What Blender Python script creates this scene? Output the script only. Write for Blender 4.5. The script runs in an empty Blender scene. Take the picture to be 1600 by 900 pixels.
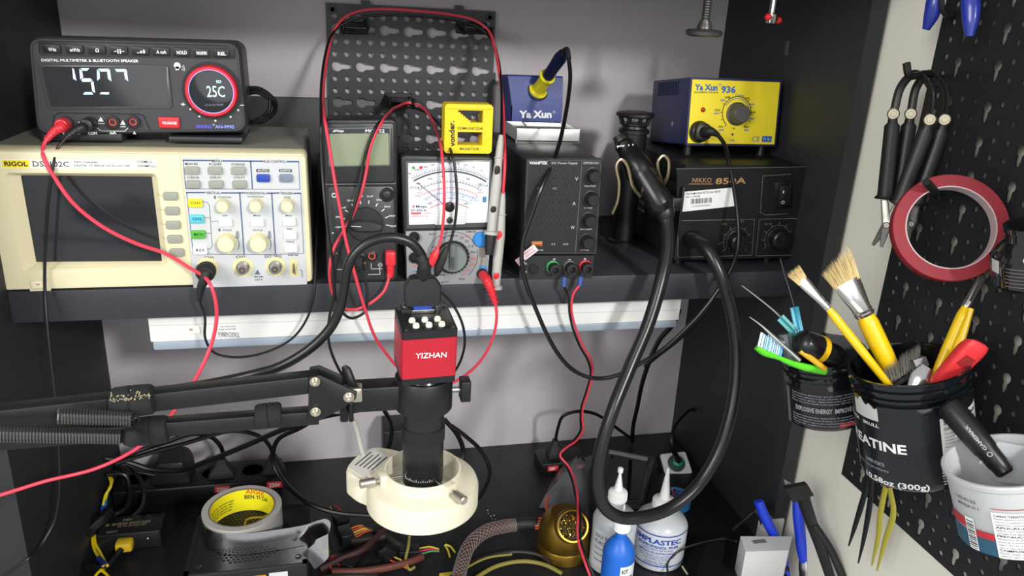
import bpy, bmesh, math, random
from mathutils import Vector, Matrix
random.seed(7)
SC = bpy.context.scene
COL = SC.collection
PI = math.pi
R_ = math.radians
# ---------------------------------------------------------------- camera
F_PX = 1200.0
AX = (Vector((0.9739656, -0.02955293, 0.22476129)), Vector((-0.22148989, -0.33531252, 0.91570068)),
      Vector((0.04830364, -0.94164332, -0.33312853)))      # world axes seen from the camera
CAM = Vector((0, -0.94838522, 0.33140318))
cd = bpy.data.cameras.new('camera'); cam = bpy.data.objects.new('camera', cd); COL.objects.link(cam)
right = Vector([a[0] for a in AX]); down = Vector([a[1] for a in AX]); fwd = Vector([a[2] for a in AX])
cm = Matrix((right, -down, -fwd)).transposed().to_4x4(); cm.translation = CAM
cam.matrix_world = cm
cd.sensor_width = 36; cd.lens = 36 * F_PX / 1600; cd.clip_start = .02; cd.clip_end = 30
SC.camera = cam
# ---------------------------------------------------------------- world and lamps
w = bpy.data.worlds.new('room_light'); SC.world = w; w.use_nodes = True
bg = w.node_tree.nodes['Background']; bg.inputs[0].default_value = (.97, .97, 1, 1); bg.inputs[1].default_value = .64
def lamp(name, loc, target, size, power, col=(1, 1, 1)):
    l = bpy.data.lights.new(name, 'AREA'); l.shape = 'DISK'; l.size = size; l.energy = power; l.color = col
    o = bpy.data.objects.new(name, l); COL.objects.link(o); o.location = loc
    o.rotation_euler = (Vector(target) - Vector(loc)).to_track_quat('-Z', 'Y').to_euler(); return o
lamp('ceiling_lamp', (.92, -2.7, 1.25), (.15, 0, 0), .30, 66, (1, .985, .96))
lamp('left_fill', (-1.6, -1.9, 1.1), (.3, 0, -.1), 1.3, 50, (1, .98, .93))  # unseen fill from the left, added to brighten the right wall
lamp('front_fill', (-.2, -2.9, .35), (.2, 0, -.1), 1.7, 12, (.98, .99, 1))  # large soft fill from the front, added to lift the shaded walls
SC.view_settings.view_transform = 'Standard'; SC.view_settings.look = 'None'
SC.view_settings.exposure = 0.0; SC.view_settings.gamma = 1; SC.view_settings.use_curve_mapping = False
# ---------------------------------------------------------------- pixel -> world
def ray(u, v):
    d = (u - 800, v - 450, F_PX); return Vector([sum(a[i] * d[i] for i in range(3)) for a in AX])
def at(u, v, X=None, Y=None, Z=None):
    d = ray(u, v)
    if X is not None: t = (X - CAM.x) / d.x
    elif Y is not None: t = (Y - CAM.y) / d.y
    else: t = (Z - CAM.z) / d.z
    return CAM + t * d
def proj(p):
    q = Vector(p) - CAM; c = [sum(AX[k][i] * q[k] for k in range(3)) for i in range(3)]
    return 800 + F_PX * c[0] / c[2], 450 + F_PX * c[1] / c[2], c[2]
class Face:
    """frame of a device: x right, y into the device, z up"""
    def __init__(s, origin, yaw=0, pitch=0, roll=0):
        s.M = Matrix.Translation(Vector(origin)) @ Matrix.Rotation(R_(yaw), 4, 'Z') @ Matrix.Rotation(R_(pitch), 4, 'X') @ Matrix.Rotation(R_(roll), 4, 'Y')
        s.I = s.M.inverted()
    def at(s, u, v, y=0.0):
        c = s.I @ CAM; d = s.I.to_3x3() @ ray(u, v); t = (y - c.y) / d.y
        p = c + t * d; return (p.x, p.z)
    def k(s, u, v, y=0.0):                                  # metres per pixel
        x, z = s.at(u, v, y); return proj(s.M @ Vector((x, y, z)))[2] / F_PX
# ---------------------------------------------------------------- materials
def lin(h):
    h = h.lstrip('#'); c = [int(h[i:i+2], 16) / 255 for i in (0, 2, 4)]
    return tuple(x / 12.92 if x <= .04045 else ((x + .055) / 1.055) ** 2.4 for x in c) + (1,)
_M = {}
def mat(h, rough=.5, metal=0, noise=0, ns=200, bump=0, emit=0, alpha=1, trans=0, coat=0, ior=1.45, sss=0, hue=None):
    key = (h, rough, metal, noise, ns, bump, emit, alpha, trans, coat, sss, hue)
    if key in _M: return _M[key]
    m = bpy.data.materials.new('mat_' + h.strip('#') + '_%d' % len(_M)); m.use_nodes = True; nt = m.node_tree
    b = nt.nodes['Principled BSDF']; c = lin(h)
    b.inputs['Base Color'].default_value = c; b.inputs['Roughness'].default_value = rough; b.inputs['Metallic'].default_value = metal
    b.inputs['IOR'].default_value = ior
    if alpha < 1: b.inputs['Alpha'].default_value = alpha
    if trans: b.inputs['Transmission Weight'].default_value = trans
    if coat: b.inputs['Coat Weight'].default_value = coat; b.inputs['Coat Roughness'].default_value = .08
    if sss: b.inputs['Subsurface Weight'].default_value = sss; b.inputs['Subsurface Scale'].default_value = .01
    if emit: b.inputs['Emission Color'].default_value = c; b.inputs['Emission Strength'].default_value = emit
    tc = nt.nodes.new('ShaderNodeTexCoord'); nz = nt.nodes.new('ShaderNodeTexNoise'); nz.inputs['Scale'].default_value = ns
    nz.inputs['Detail'].default_value = 3; nt.links.new(tc.outputs['Object'], nz.inputs['Vector'])
    mr = nt.nodes.new('ShaderNodeMapRange'); mr.inputs[3].default_value = max(.02, rough - .05); mr.inputs[4].default_value = min(1, rough + .05)
    nt.links.new(nz.outputs['Fac'], mr.inputs[0]); nt.links.new(mr.outputs[0], b.inputs['Roughness'])
    if noise:
        mx = nt.nodes.new('ShaderNodeMix'); mx.data_type = 'RGBA'
        mx.inputs[6].default_value = tuple(x * (1 - noise) for x in c[:3]) + (1,)
        mx.inputs[7].default_value = tuple(min(1, x * (1 + noise)) for x in c[:3]) + (1,)
        nt.links.new(nz.outputs['Fac'], mx.inputs[0]); nt.links.new(mx.outputs[2], b.inputs['Base Color'])
    if bump:
        bp = nt.nodes.new('ShaderNodeBump'); bp.inputs['Strength'].default_value = bump; bp.inputs['Distance'].default_value = .0006
        nt.links.new(nz.outputs['Fac'], bp.inputs['Height']); nt.links.new(bp.outputs[0], b.inputs['Normal'])
    _M[key] = m; return m
BLK = mat('#161617', .42); BLKM = mat('#1b1b1d', .6); BLKG = mat('#0d0d0e', .15); RUB = mat('#101012', .4)
DG = mat('#2a2b2d', .5); WHT = mat('#e8e8e6', .5); INK = mat('#1c1e22', .6); WINK = mat('#dfe2e4', .5)
CHR = mat('#d0cfc8', .22, 1); SILV = mat('#a9a9a8', .35, 1); RED = mat('#d8202f', .4); REDC = mat('#c51c31', .38)
# ---------------------------------------------------------------- mesh builder
_TX = {}
def text_mesh(s, bold):
    k = (s, bold)
    if k not in _TX:
        cu = bpy.data.curves.new('t', 'FONT'); cu.body = s; cu.resolution_u = 2; cu.offset = bold
        o = bpy.data.objects.new('t', cu); COL.objects.link(o)
        dg = bpy.context.evaluated_depsgraph_get(); me = bpy.data.meshes.new_from_object(o.evaluated_get(dg))
        vs = [tuple(v.co) for v in me.vertices]; fs = [tuple(p.vertices) for p in me.polygons]
        bpy.data.objects.remove(o); bpy.data.curves.remove(cu); bpy.data.meshes.remove(me); _TX[k] = (vs, fs)
    return _TX[k]
def corner(pts, r, n=4):
    """rounded polygon (2D), same number of points whatever r"""
    out = []; L = len(pts); rr = r if isinstance(r, (list, tuple)) else [r] * L
    for i in range(L):
        p = Vector(pts[i]); a = Vector(pts[i - 1]) - p; b = Vector(pts[(i + 1) % L]) - p
        q = max(rr[i], 1e-6); A = p + a.normalized() * min(q, a.length * .49); B = p + b.normalized() * min(q, b.length * .49)
        for j in range(n + 1):
            t = j / n; t2 = 1 - t
            c = p * .12 + (A + B) * .44
            w_ = .8; den = t2 * t2 + 2 * w_ * t * t2 + t * t
            out.append(tuple((A * t2 * t2 + p * 2 * w_ * t * t2 + B * t * t) / den))
    return out
def catmull(P, k=6, closed=False):
    P = [Vector(p) for p in P]; n = len(P); out = []
    if n == 2: return P
    rng = range(n) if closed else range(n - 1)
    for i in rng:
        if closed: a, b, c, d = P[i - 1], P[i], P[(i + 1) % n], P[(i + 2) % n]
        else: a = P[max(i - 1, 0)]; b = P[i]; c = P[i + 1]; d = P[min(i + 2, n - 1)]
        if not closed and i == 0: a = b * 2 - c
        if not closed and i == n - 2: d = c * 2 - b
        # centripetal parametrisation
        t0 = 0; t1 = t0 + max((b - a).length, 1e-6) ** .5; t2 = t1 + max((c - b).length, 1e-6) ** .5; t3 = t2 + max((d - c).length, 1e-6) ** .5
        for j in range(k):
            t = t1 + (t2 - t1) * j / k
            A1 = a * ((t1 - t) / (t1 - t0)) + b * ((t - t0) / (t1 - t0)); A2 = b * ((t2 - t) / (t2 - t1)) + c * ((t - t1) / (t2 - t1))
            A3 = c * ((t3 - t) / (t3 - t2)) + d * ((t - t2) / (t3 - t2))
            B1 = A1 * ((t2 - t) / (t2 - t0)) + A2 * ((t - t0) / (t2 - t0)); B2 = A2 * ((t3 - t) / (t3 - t1)) + A3 * ((t - t1) / (t3 - t1))
            out.append(B1 * ((t2 - t) / (t2 - t1)) + B2 * ((t - t1) / (t2 - t1)))
    if not closed: out.append(P[-1])
    return out
def basis(d):
    d = Vector(d).normalized(); u = d.orthogonal().normalized(); return u, d.cross(u)
class MB:
    def __init__(s, frame=None):
        s.v = []; s.f = []; s.m = []; s.mats = []; s.M = frame.M if isinstance(frame, Face) else (frame or Matrix()); s.F = frame if isinstance(frame, Face) else None
    def mi(s, m):
        if m not in s.mats: s.mats.append(m)
        return s.mats.index(m)
    def add(s, vs, fs, m):
        o = len(s.v); s.v += [s.M @ Vector(v) for v in vs]; k = s.mi(m)
        s.f += [tuple(i + o for i in f) for f in fs]; s.m += [k] * len(fs); return s
    def loft(s, rings, m, cap0=True, cap1=True, closed=True, wrap=False):
        n = len(rings[0]); vs = [p for r in rings for p in r]; fs = []
        for i in range(len(rings) - (0 if wrap else 1)):
            i2 = (i + 1) % len(rings)
            for j in range(n if closed else n - 1):
                k = (j + 1) % n; fs.append((i * n + j, i * n + k, i2 * n + k, i2 * n + j))
        if cap0 and not wrap: fs.append(tuple(range(n))[::-1])
        if cap1 and not wrap: fs.append(tuple((len(rings) - 1) * n + j for j in range(n)))
        return s.add(vs, fs, m)
    def box(s, x0, x1, y0, y1, z0, z1, m, b=0):
        if b <= 0:
            vs = [(x, y, z) for x in (x0, x1) for y in (y0, y1) for z in (z0, z1)]
            return s.add(vs, [(0, 1, 3, 2), (4, 6, 7, 5), (0, 4, 5, 1), (2, 3, 7, 6), (0, 2, 6, 4), (1, 5, 7, 3)], m)
        b = min(b, (x1 - x0) * .49, (y1 - y0) * .49, (z1 - z0) * .49)
        P = [(x0, z0), (x1, z0), (x1, z1), (x0, z1)]
        def ring(i, y):
            q = [(x0 + i, z0 + i), (x1 - i, z0 + i), (x1 - i, z1 - i), (x0 + i, z1 - i)]
            return [(a, y, c) for a, c in corner(q, max(b - i, b * .1), 3)]
        return s.loft([ring(b * .9, y0), ring(b * .3, y0 + b * .3), ring(0, y0 + b), ring(0, y1 - b), ring(b * .3, y1 - b * .3), ring(b * .9, y1)], m)
    def rp(s, cx, cz, w_, h, y0, y1, m, r=.001, ch=0, n=4):
        """rounded plate facing -y"""
        def ring(i, y): return [(a, y, c) for a, c in corner([(cx - w_/2 + i, cz - h/2 + i), (cx + w_/2 - i, cz - h/2 + i), (cx + w_/2 - i, cz + h/2 - i), (cx - w_/2 + i, cz + h/2 - i)], max(r - i * .5, 1e-5), n)]
        rs = [ring(ch, y0)]
        if ch: rs += [ring(ch * .3, y0 + ch * .3), ring(0, y0 + ch)]
        return s.loft(rs + [ring(0, y1)], m)
    def poly(s, pts, y0, y1, m, r=0, ch=0, n=3):
        """prism of a 2D outline in x,z"""
        P = corner(pts, r, n) if r else [tuple(p) for p in pts]
        if ch:
            c = Vector((sum(p[0] for p in P) / len(P), sum(p[1] for p in P) / len(P)))
            def sh(i):
                out = []
                for p in P:
                    d = Vector(p) - c; L = d.length; out.append(tuple(c + d * max(0, (L - i)) / L))
                return out
            rs = [[(a, y0, b) for a, b in sh(ch)], [(a, y0 + ch * .4, b) for a, b in sh(ch * .3)], [(a, y0 + ch, b) for a, b in P]]
        else: rs = [[(a, y0, b) for a, b in P]]
        return s.loft(rs + [[(a, y1, b) for a, b in P]], m)
    def lathe(s, o, d, prof, m, n=24, cap=True, sx=1, sy=1):
        """prof: (distance along d, radius)"""
        o = Vector(o); d = Vector(d).normalized(); u, w_ = basis(d); rs = []
        for t, r in prof:
            rs.append([tuple(o + d * t + (u * math.cos(a) * sx + w_ * math.sin(a) * sy) * max(r, 1e-5)) for a in (2 * PI * j / n for j in range(n))])
        return s.loft(rs, m, cap, cap)
    def cyl(s, a, b, r, m, r2=None, n=16):
        a = Vector(a); b = Vector(b); return s.lathe(a, b - a, [(0, r), ((b - a).length, r if r2 is None else r2)], m, n)
    def tube(s, pts, r, m, n=8, k=6, smooth=True, closed=False, cap=True, flat=1, up=None):
        P = catmull(pts, k, closed) if smooth else [Vector(p) for p in pts]
        N = len(P); rs = []; u = None
        for i, p in enumerate(P):
            if closed: t = P[(i + 1) % N] - P[i - 1]
            else: t = P[min(i + 1, N - 1)] - P[max(i - 1, 0)]
            t = t.normalized() if t.length > 1e-9 else Vector((0, 0, 1))
            if up is not None: u = (Vector(up) - t * Vector(up).dot(t)).normalized()
            elif u is None: u = t.orthogonal().normalized()
            else: u = (u - t * u.dot(t)).normalized()
            w_ = t.cross(u)
            if isinstance(r, (list, tuple)):
                x = i / (N - 1) * (len(r) - 1); a = min(int(x), len(r) - 2); rr = r[a] + (r[a + 1] - r[a]) * (x - a)
            else: rr = r
            rs.append([tuple(p + (u * math.cos(q) * flat + w_ * math.sin(q)) * rr) for q in (2 * PI * j / n for j in range(n))])
        return s.loft(rs, m, cap, cap, True, closed)
    def sphere(s, c, r, m, n=14, sc=(1, 1, 1)):
        c = Vector(c); rs = []
        for i in range(1, n // 2 + 1):
            a = PI * i / (n // 2 + 1)
            rs.append([(c.x + r * sc[0] * math.sin(a) * math.cos(2*PI*j/n), c.y + r * sc[1] * math.sin(a) * math.sin(2*PI*j/n), c.z - r * sc[2] * math.cos(a)) for j in range(n)])
        return s.loft(rs, m)
    # --- on a face, positions in photo pixels -------------------------------
    def txt(s, t, u0, v0, u1, v1, h, m, y=-.0003, bold=0.012):
        """text whose line starts at (u0,v0) and ends at (u1,v1) (middle height), capitals h pixels tall"""
        F = s.F; a = F.at(u0, v0, y); b = F.at(u1, v1, y); hh = h * F.k((u0 + u1) / 2, (v0 + v1) / 2, y)
        return s.txtl(t, a, b, hh, m, y, bold)
    def txtl(s, t, a, b, hh, m, y=-.0003, bold=0.012, fr=None):
        vs, fs = text_mesh(t, bold)
        if not vs: return s
        xs = [v[0] for v in vs]; x0, x1 = min(xs), max(xs); a = Vector(a); b = Vector(b); d = b - a; L = d.length; d.normalize(); nrm = Vector((-d.y, d.x))
        out = []
        for v in vs:
            p = a + d * ((v[0] - x0) / max(1e-6, x1 - x0) * L) + nrm * ((v[1] / .71 - .5) * hh)
            out.append(fr @ Vector((p.x, y, p.y)) if fr else (p.x, y, p.y))
        return s.add(out, [f for f in fs], m)
    def line(s, pts, wpx, m, y=-.0003, closed=False):
        F = s.F; k = F.k(*pts[0]); P = [Vector(F.at(u, v, y)) for u, v in pts]; hw = wpx * k / 2
        return s.ribbon(P, hw, m, y, closed)
    def ribbon(s, P, hw, m, y=-.0003, closed=False):
        N = len(P)
        for i in range(N if closed else N - 1):
            a = Vector(P[i]); b = Vector(P[(i + 1) % N]); d = (b - a)
            if d.length < 1e-7: continue
            d.normalize(); q = Vector((-d.y, d.x)) * hw; a = a - d * hw * .5; b = b + d * hw * .5
            s.add([(a.x - q.x, y, a.y - q.y), (b.x - q.x, y, b.y - q.y), (b.x + q.x, y, b.y + q.y), (a.x + q.x, y, a.y + q.y)], [(0, 1, 2, 3)], m)
        return s
    def arc(s, u, v, r, a0, a1, wpx, m, y=-.0003, n=24, sq=1):
        """clockwise degrees from 12 o'clock, centre and radius in pixels"""
        F = s.F; c = Vector(F.at(u, v, y)); k = F.k(u, v, y)
        P = [c + Vector((math.sin(a), math.cos(a) * sq)) * r * k for a in (R_(a0 + (a1 - a0) * j / n) for j in range(n + 1))]
        return s.ribbon(P, wpx * k / 2, m, y)
    def ticks(s, u, v, r0, r1, angs, wpx, m, y=-.0003):
        F = s.F; c = Vector(F.at(u, v, y)); k = F.k(u, v, y)
        for a in angs:
            d = Vector((math.sin(R_(a)), math.cos(R_(a)))); s.ribbon([c + d * r0 * k, c + d * r1 * k], wpx * k / 2, m, y)
        return s
    def btn(s, u, v, wpx, hpx, d, m, r=2, y=0, ch=.0006, back=.001):
        F = s.F; x, z = F.at(u, v, y); k = F.k(u, v, y); return s.rp(x, z, wpx * k, hpx * k, y - d, y + back, m, r * k, ch)
    def plate(s, pts, d, m, r=0, y=0, ch=0, back=0.0005):
        """polygon given by pixels on the face, standing d proud"""
        F = s.F; k = F.k(*pts[0]); return s.poly([F.at(u, v, y) for u, v in pts][::-1], y - d, y + back, m, r * k if r else 0, ch)
    def knob(s, u, v, prof, m, y=0, n=24):
        """prof in (metres out, pixels radius)"""
        F = s.F; x, z = F.at(u, v, y); k = F.k(u, v, y); return s.lathe((x, y, z), (0, -1, 0), [(t, r * k) for t, r in prof], m, n)
    def build(s, name, parent=None, label=None, sharp=35, kind=None):
        me = bpy.data.meshes.new(name); vs = s.v
        if parent is not None: I = parent['_m'] if False else WM[parent.name].inverted(); vs = [I @ v for v in vs]; org = None
        else:
            xs = [v.x for v in vs]; ys = [v.y for v in vs]; org = Vector(((min(xs)+max(xs))/2, (min(ys)+max(ys))/2, min(v.z for v in vs))); vs = [v - org for v in vs]
        me.from_pydata([tuple(v) for v in vs], [], s.f)
        for m in s.mats: me.materials.append(m)
        me.polygons.foreach_set('material_index', s.m); me.polygons.foreach_set('use_smooth', [True] * len(s.f))
        me.validate(); me.update()
        bm = bmesh.new(); bm.from_mesh(me); bmesh.ops.remove_doubles(bm, verts=bm.verts, dist=1e-6) if False else None
        bmesh.ops.recalc_face_normals(bm, faces=bm.faces) if s.M is not None and not getattr(s, 'keep', False) else None
        bm.to_mesh(me); bm.free()
        me.set_sharp_from_angle(angle=R_(sharp))
        o = bpy.data.objects.new(name, me); COL.objects.link(o)
        if parent is not None: o.parent = parent; WM[o.name] = WM[parent.name]
        else: o.location = org; WM[o.name] = Matrix.Translation(org)
        if label: o['label'] = label
        if kind: o['kind'] = kind
        return o
WM = {}
def T(name, label, cat, M, group=None):
    o = bpy.data.objects.new(name, None); COL.objects.link(o); o.empty_display_size = .02
    M = M.M if isinstance(M, Face) else (M if isinstance(M, Matrix) else Matrix.Translation(Vector(M)))
    o.matrix_world = M; WM[o.name] = M.copy(); o['label'] = label; o['category'] = cat
    if group: o['group'] = group
    return o
def S(mb, name, label, cat, group=None, kind=None):
    o = mb.build(name, None, label); o['category'] = cat
    if group: o['group'] = group
    if kind: o['kind'] = kind
    return o
def structure(mb, name): o = mb.build(name); o['kind'] = 'structure'; return o
def A3(pts): return [at(p[0], p[1], Y=p[2]) for p in pts]
# ================================================================= the setting
WALL = mat('#b4aeb2', .75, noise=.05, ns=4); PANEL = mat('#1a1b1d', .55, noise=.12, ns=30); LAM = mat('#26282b', .42, noise=.25, ns=60, bump=.3)
YW = .33
structure(MB().box(-.372, .667, YW, YW + .02, -.5, .42, WALL), 'wall_back')
structure(MB().box(-.62, -.372, -.075, YW + .02, -.5, .42, mat('#232326', .6, noise=.1, ns=20)), 'wall_left')
structure(MB().box(.667, .690, -.047, YW + .02, -.5, .42, mat('#25282b', .5, noise=.1, ns=20)), 'wall_right')
structure(MB().box(.698, .72, -1.0, .05, -.6, .9, mat('#dfdccf', .8, noise=.03, ns=6)), 'wall_side')
structure(MB().box(-.40, .69, -.13, YW + .02, .42, .44, PANEL), 'top_board')  # unseen top shelf board, front edge set for its shadow on the back wall
# ================================================================= shelf and desk
def lam_mat():
    m = mat('#303237', .45, noise=.2, ns=90, bump=.15)
    nt = m.node_tree
    nz = [n for n in nt.nodes if n.type == 'TEX_NOISE'][0]; mp = nt.nodes.new('ShaderNodeMapping'); mp.inputs['Scale'].default_value = (9, 1, 1.2)
    tc = [n for n in nt.nodes if n.type == 'TEX_COORD'][0]; nt.links.new(tc.outputs['Object'], mp.inputs[0]); nt.links.new(mp.outputs[0], nz.inputs['Vector'])
    return m
S(MB().box(-.372, .667, 0, YW, -.039, 0, lam_mat(), .0008), 'shelf', 'thick black laminate shelf board carrying the instruments', 'shelf')
S(MB().box(-.372, .6665, -.16, YW, -.50, -.46, mat('#18191c', .45, noise=.1, ns=40), .001), 'desk_top', 'matte black desk surface below the shelf, strewn with cables', 'desk')
S(MB().box(-.3715, .135, .3255, .3295, 0, .196, mat('#1c1d20', .45), .0015), 'backing_board', 'thin black backing board against the back wall behind the oscilloscope', 'board')
# ================================================================= LED batten under the shelf
lb = T('led_batten', 'white LED batten light fixed under the shelf edge, switched off', 'light fixture', at(640, 530, Y=.02))
FB = Face((0, .018, 0))
ends = [FB.at(232, 503), FB.at(1062, 478), FB.at(1063, 515), FB.at(238, 545)]
zt = -.0392; zb = -.0915; zm = -.078; x0 = ends[0][0]; x1 = .492
MB().poly([(x0, zt), (x1, zt), (x1, zm), (x0, zm)], .018, .05, mat('#d6d6d3', .45), .002).build('housing', lb)
mb = MB(); mb.box(x0 + .0008, x1 - .0008, .019, .049, zb, zm, mat('#aebdcb', .25, trans=.35), .004); mb.build('diffuser', lb)
mb = MB(FB); mb.box(x0 + .0005, x1, .0168, .0185, zt - .006, zt - .0045, mat('#b9babb', .5)); mb.M = FB.M
k = MB(FB)
k.txt('TASCHIBRA', 374, 523, 340, 522, 7, mat('#6d7074', .6), y=-.0003, bold=.02); k.txt('MADE FOR 9W BIVOLT', 368, 514, 341, 515, 2.2, mat('#77797d', .6))
k.txt('IP20 6500K LED', 368, 510, 344, 510.6, 2.2, mat('#77797d', .6)); k.line([(375, 527), (338, 526)], .8, mat('#8d9094', .6))
k.line([(234, 509), (1060, 484)], .7, mat('#a8aaac', .6))
k.build('printed_marking', lb)
k = MB(FB); k.btn(301, 515, 21, 15, .001, mat('#dcdbcf', .5), 1); k.btn(308, 515, 8, 11, .0022, mat('#f1f0e6', .4), 1); k.txt('00', 296, 515, 301, 515, 4, INK, y=-.0012)
k.build('switch', lb)
k = MB(); k.tube([(x1 + .001, .035, -.048), (x1 + .02, .034, -.047), (x1 + .045, .03, -.043)], [.008, .0065, .0012], mat('#dedcd2', .5), 8, flat=.5); k.build('end_cable_cap', lb)
# ================================================================= oscilloscope
CREAM = mat('#d8d0ac', .42, noise=.03, ns=8); CRD = mat('#e2dab6', .45); GBT = mat('#8f9388', .45); PNL = mat('#bcc0c1', .45); NAVY = mat('#39507e', .5)
FS = Face(at(244, 450, Y=0)); FS = Face((-.203, 0, 0))
sc = T('oscilloscope', 'cream bench oscilloscope with dark screen and blue-grey control panel', 'oscilloscope', FS)
def P2(F, pts, y=0): return [F.at(u, v, y) for u, v in pts]
body = MB(FS)
out = P2(FS, [(0, 231), (479, 241), (489, 444), (3, 457)]); out = [(-.1775, .1665), (.1745, .1655), (.1765, .0015), (-.1765, .0015)]
def insq(q, i):
    c = Vector((sum(p[0] for p in q)/4, sum(p[1] for p in q)/4)); return [(p[0] + (i if p[0] < c.x else -i), p[1] + (i if p[1] < c.y else -i)) for p in q]
op = P2(FS, [(3, 270), (245, 271), (263, 416), (35, 424)], 0); op[0] = (op[0][0] + .002, op[0][1])
scr = P2(FS, [(33, 274), (237, 276), (253, 408), (57, 409)], .012)
ring = lambda q, y, r: [(a, y, b) for a, b in corner(q, r, 5)]
body.loft([ring(insq(out, .004), .235, .006), ring(insq(out, .001), .22, .006), ring(out, .03, .006)], mat('#86857a', .55, noise=.03, ns=8), True, False)
body.loft([ring(out, .03, .006), ring(out, .004, .006), ring(insq(out, .0015), .0008, .006), ring(insq(out, .004), 0, .006), ring(op, 0, .006), ring(insq(op, .001), .0012, .005), ring(scr, .012, .001)], CREAM, False, False)
body.line([(1, 236), (478, 244)], 1.0, mat('#b5ad8c', .6)); body.line([(281, 244), (303, 450)], 1, mat('#b9b18f', .6))
body.plate([(45, 434), (77, 434), (80, 454), (47, 455)], .0004, mat('#cfc8a6', .5), 1)
body.build('body', sc)
s_ = MB(FS); q = P2(FS, [(32, 273), (238, 275), (254, 409), (56, 410)], .012); s_.poly(q[::-1], .0118, .0145, mat('#26282b', .12, coat=.5)); s_.build('screen', sc)
b_ = MB(FS); b_.btn(59, 444, 17, 12, .003, CRD, 2); b_.txt('ww', 56, 444, 62, 444, 3, INK, y=-.0032); b_.build('power_button', sc)
n_ = MB(FS); n_.plate([(1, 248), (244, 249), (246, 264), (2, 263)], .0008, mat('#e4e3d8', .4), 3)
n_.plate([(3, 249.5), (46, 250), (46.5, 262), (4, 261.5)], .0011, mat('#e8d222', .4), 2)
n_.txt('RIGOL', 6.5, 255.6, 43, 256.2, 7, INK, y=-.0014, bold=.03); n_.txt('DS5102C', 51, 256, 108, 256.5, 8.5, mat('#3a3d40'), y=-.001)
n_.txt('TWO CHANNEL', 115, 253.3, 153, 253.8, 3, INK, y=-.001); n_.txt('DIGITAL STORAGE OSCILLOSCOPE', 116, 258.6, 203, 259.2, 3, INK, y=-.001)
n_.txt('100MHz', 215, 252.6, 238, 253, 4, INK, y=-.001, bold=.004); n_.txt('500MSa/s', 215, 259.2, 244, 259.6, 4, INK, y=-.001, bold=.004); n_.build('name_plate', sc)
for i, (u, v) in enumerate([(267, 306), (269.5, 329), (271, 351), (273.5, 373), (277, 394)]):
    b_ = MB(FS); b_.btn(u, v, 21, 13, .003, GBT, 3); b_.line([(u - 11, v), (u - 18, v - 1), (u - 24, v - 4)], .8, mat('#a39c7e', .6)); b_.build('soft_button', sc, 'grey-green menu button beside the screen')
p_ = MB(FS); p_.plate([(284.5, 246), (470, 249), (480, 444), (302.5, 449.5)], .0006, PNL, 2, back=.0001)
Y1 = -.0009
def frame(a, b, c, d, cap, cw):
    p_.line([a, d, c, b], .8, NAVY, Y1); mu = (a[0] + b[0]) / 2; mv = (a[1] + b[1]) / 2
    p_.line([a, (mu - cw / 2, mv - .3)], 2.2, NAVY, Y1); p_.line([(mu + cw / 2, mv + .3), b], 2.2, NAVY, Y1)
    p_.txt(cap, mu - cw / 2 + 1.5, mv, mu + cw / 2 - 1.5, mv + .3, 4, INK, Y1, .006)
frame((286, 250.5), (391, 251.8), (394, 295.6), (290, 295), 'MENU', 19); frame((392, 251.8), (466.5, 252.6), (468.6, 296), (395, 295.6), 'RUN CONTROL', 38)
frame((291.5, 301), (374, 301.5), (381, 397.5), (302, 397), 'VERTICAL', 26); frame((375, 301.5), (424, 301.8), (430, 397.5), (382, 397.5), 'HORIZONTAL', 34); frame((425, 301.8), (470, 302), (474.5, 396), (431, 397.5), 'TRIGGER', 23)
for t, u, v, hw in [('MEASURE', 299, 256, 10), ('ACQUIRE', 336, 256.3, 10), ('STORAGE', 372, 256.8, 10.5), ('CURSOR', 301.5, 277.3, 9.5), ('DISPLAY', 337, 277.3, 9), ('UTILITY', 374, 277.3, 9)]:
    p_.txt(t, u - hw, v, u + hw, v + .2, 3.6, INK, Y1, .004)
for u, t in [(410.5, 'AUTO'), (446, 'RUN/STOP')]:
    p_.plate([(u - 10, 264), (u + 10, 264.2), (u + 10.3, 268.6), (u - 10, 268.4)], .001, mat('#3d4046')); p_.txt(t, u - 8, 266.3, u + 8, 266.5, 2.8, WINK, -.0013)
for t, u, v, hw in [('POSITION', 351, 308, 10), ('OFF', 351, 336.7, 4), ('SCALE', 355, 359.5, 7), ('<POSITION>', 399, 307.3, 13), ('MENU', 401.5, 336.7, 5.5), ('SCALE', 403, 359.5, 7.5), ('LEVEL', 449, 308, 5.5), ('MENU', 451, 336.7, 5), ('50%', 452.5, 357.5, 4), ('FORCE', 453.5, 377.8, 6)]:
    p_.txt(t, u - hw, v, u + hw, v + .2, 2.9, INK, Y1, .004)
for t, u, v, hw in [('CH1', 326, 402.5, 7), ('CH2', 376, 401.6, 7.5), ('EXT TRIG', 426.8, 400.6, 13)]: p_.txt(t, u - hw, v, u + hw, v - .2, 4.6, INK, Y1, .006)
for u, v in [(336, 308), (343, 359)]: p_.plate([(u, v - 3.2), (u + 2.2, v), (u, v + 3.2), (u - 2.2, v)], .0009, mat('#5b6068'))
p_.line([(316, 315.5), (323, 316), (327, 320), (331.5, 384), (329, 389), (323, 389.5)], .6, INK, Y1); p_.line([(317.5, 340.5), (329, 340.5)], .6, INK, Y1); p_.line([(320, 364.5), (330.3, 364.5)], .6, INK, Y1); p_.line([(328.7, 346), (341, 346)], .6, INK, Y1)
for u in (371, 421): p_.plate([(u - 2, 361), (u + 2, 361), (u + 3, 372), (u - 3, 372)], .0009, mat('#7b8088')); p_.arc(u - 18, 381, 19.5, 60, 120, .8, INK, Y1)
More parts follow.
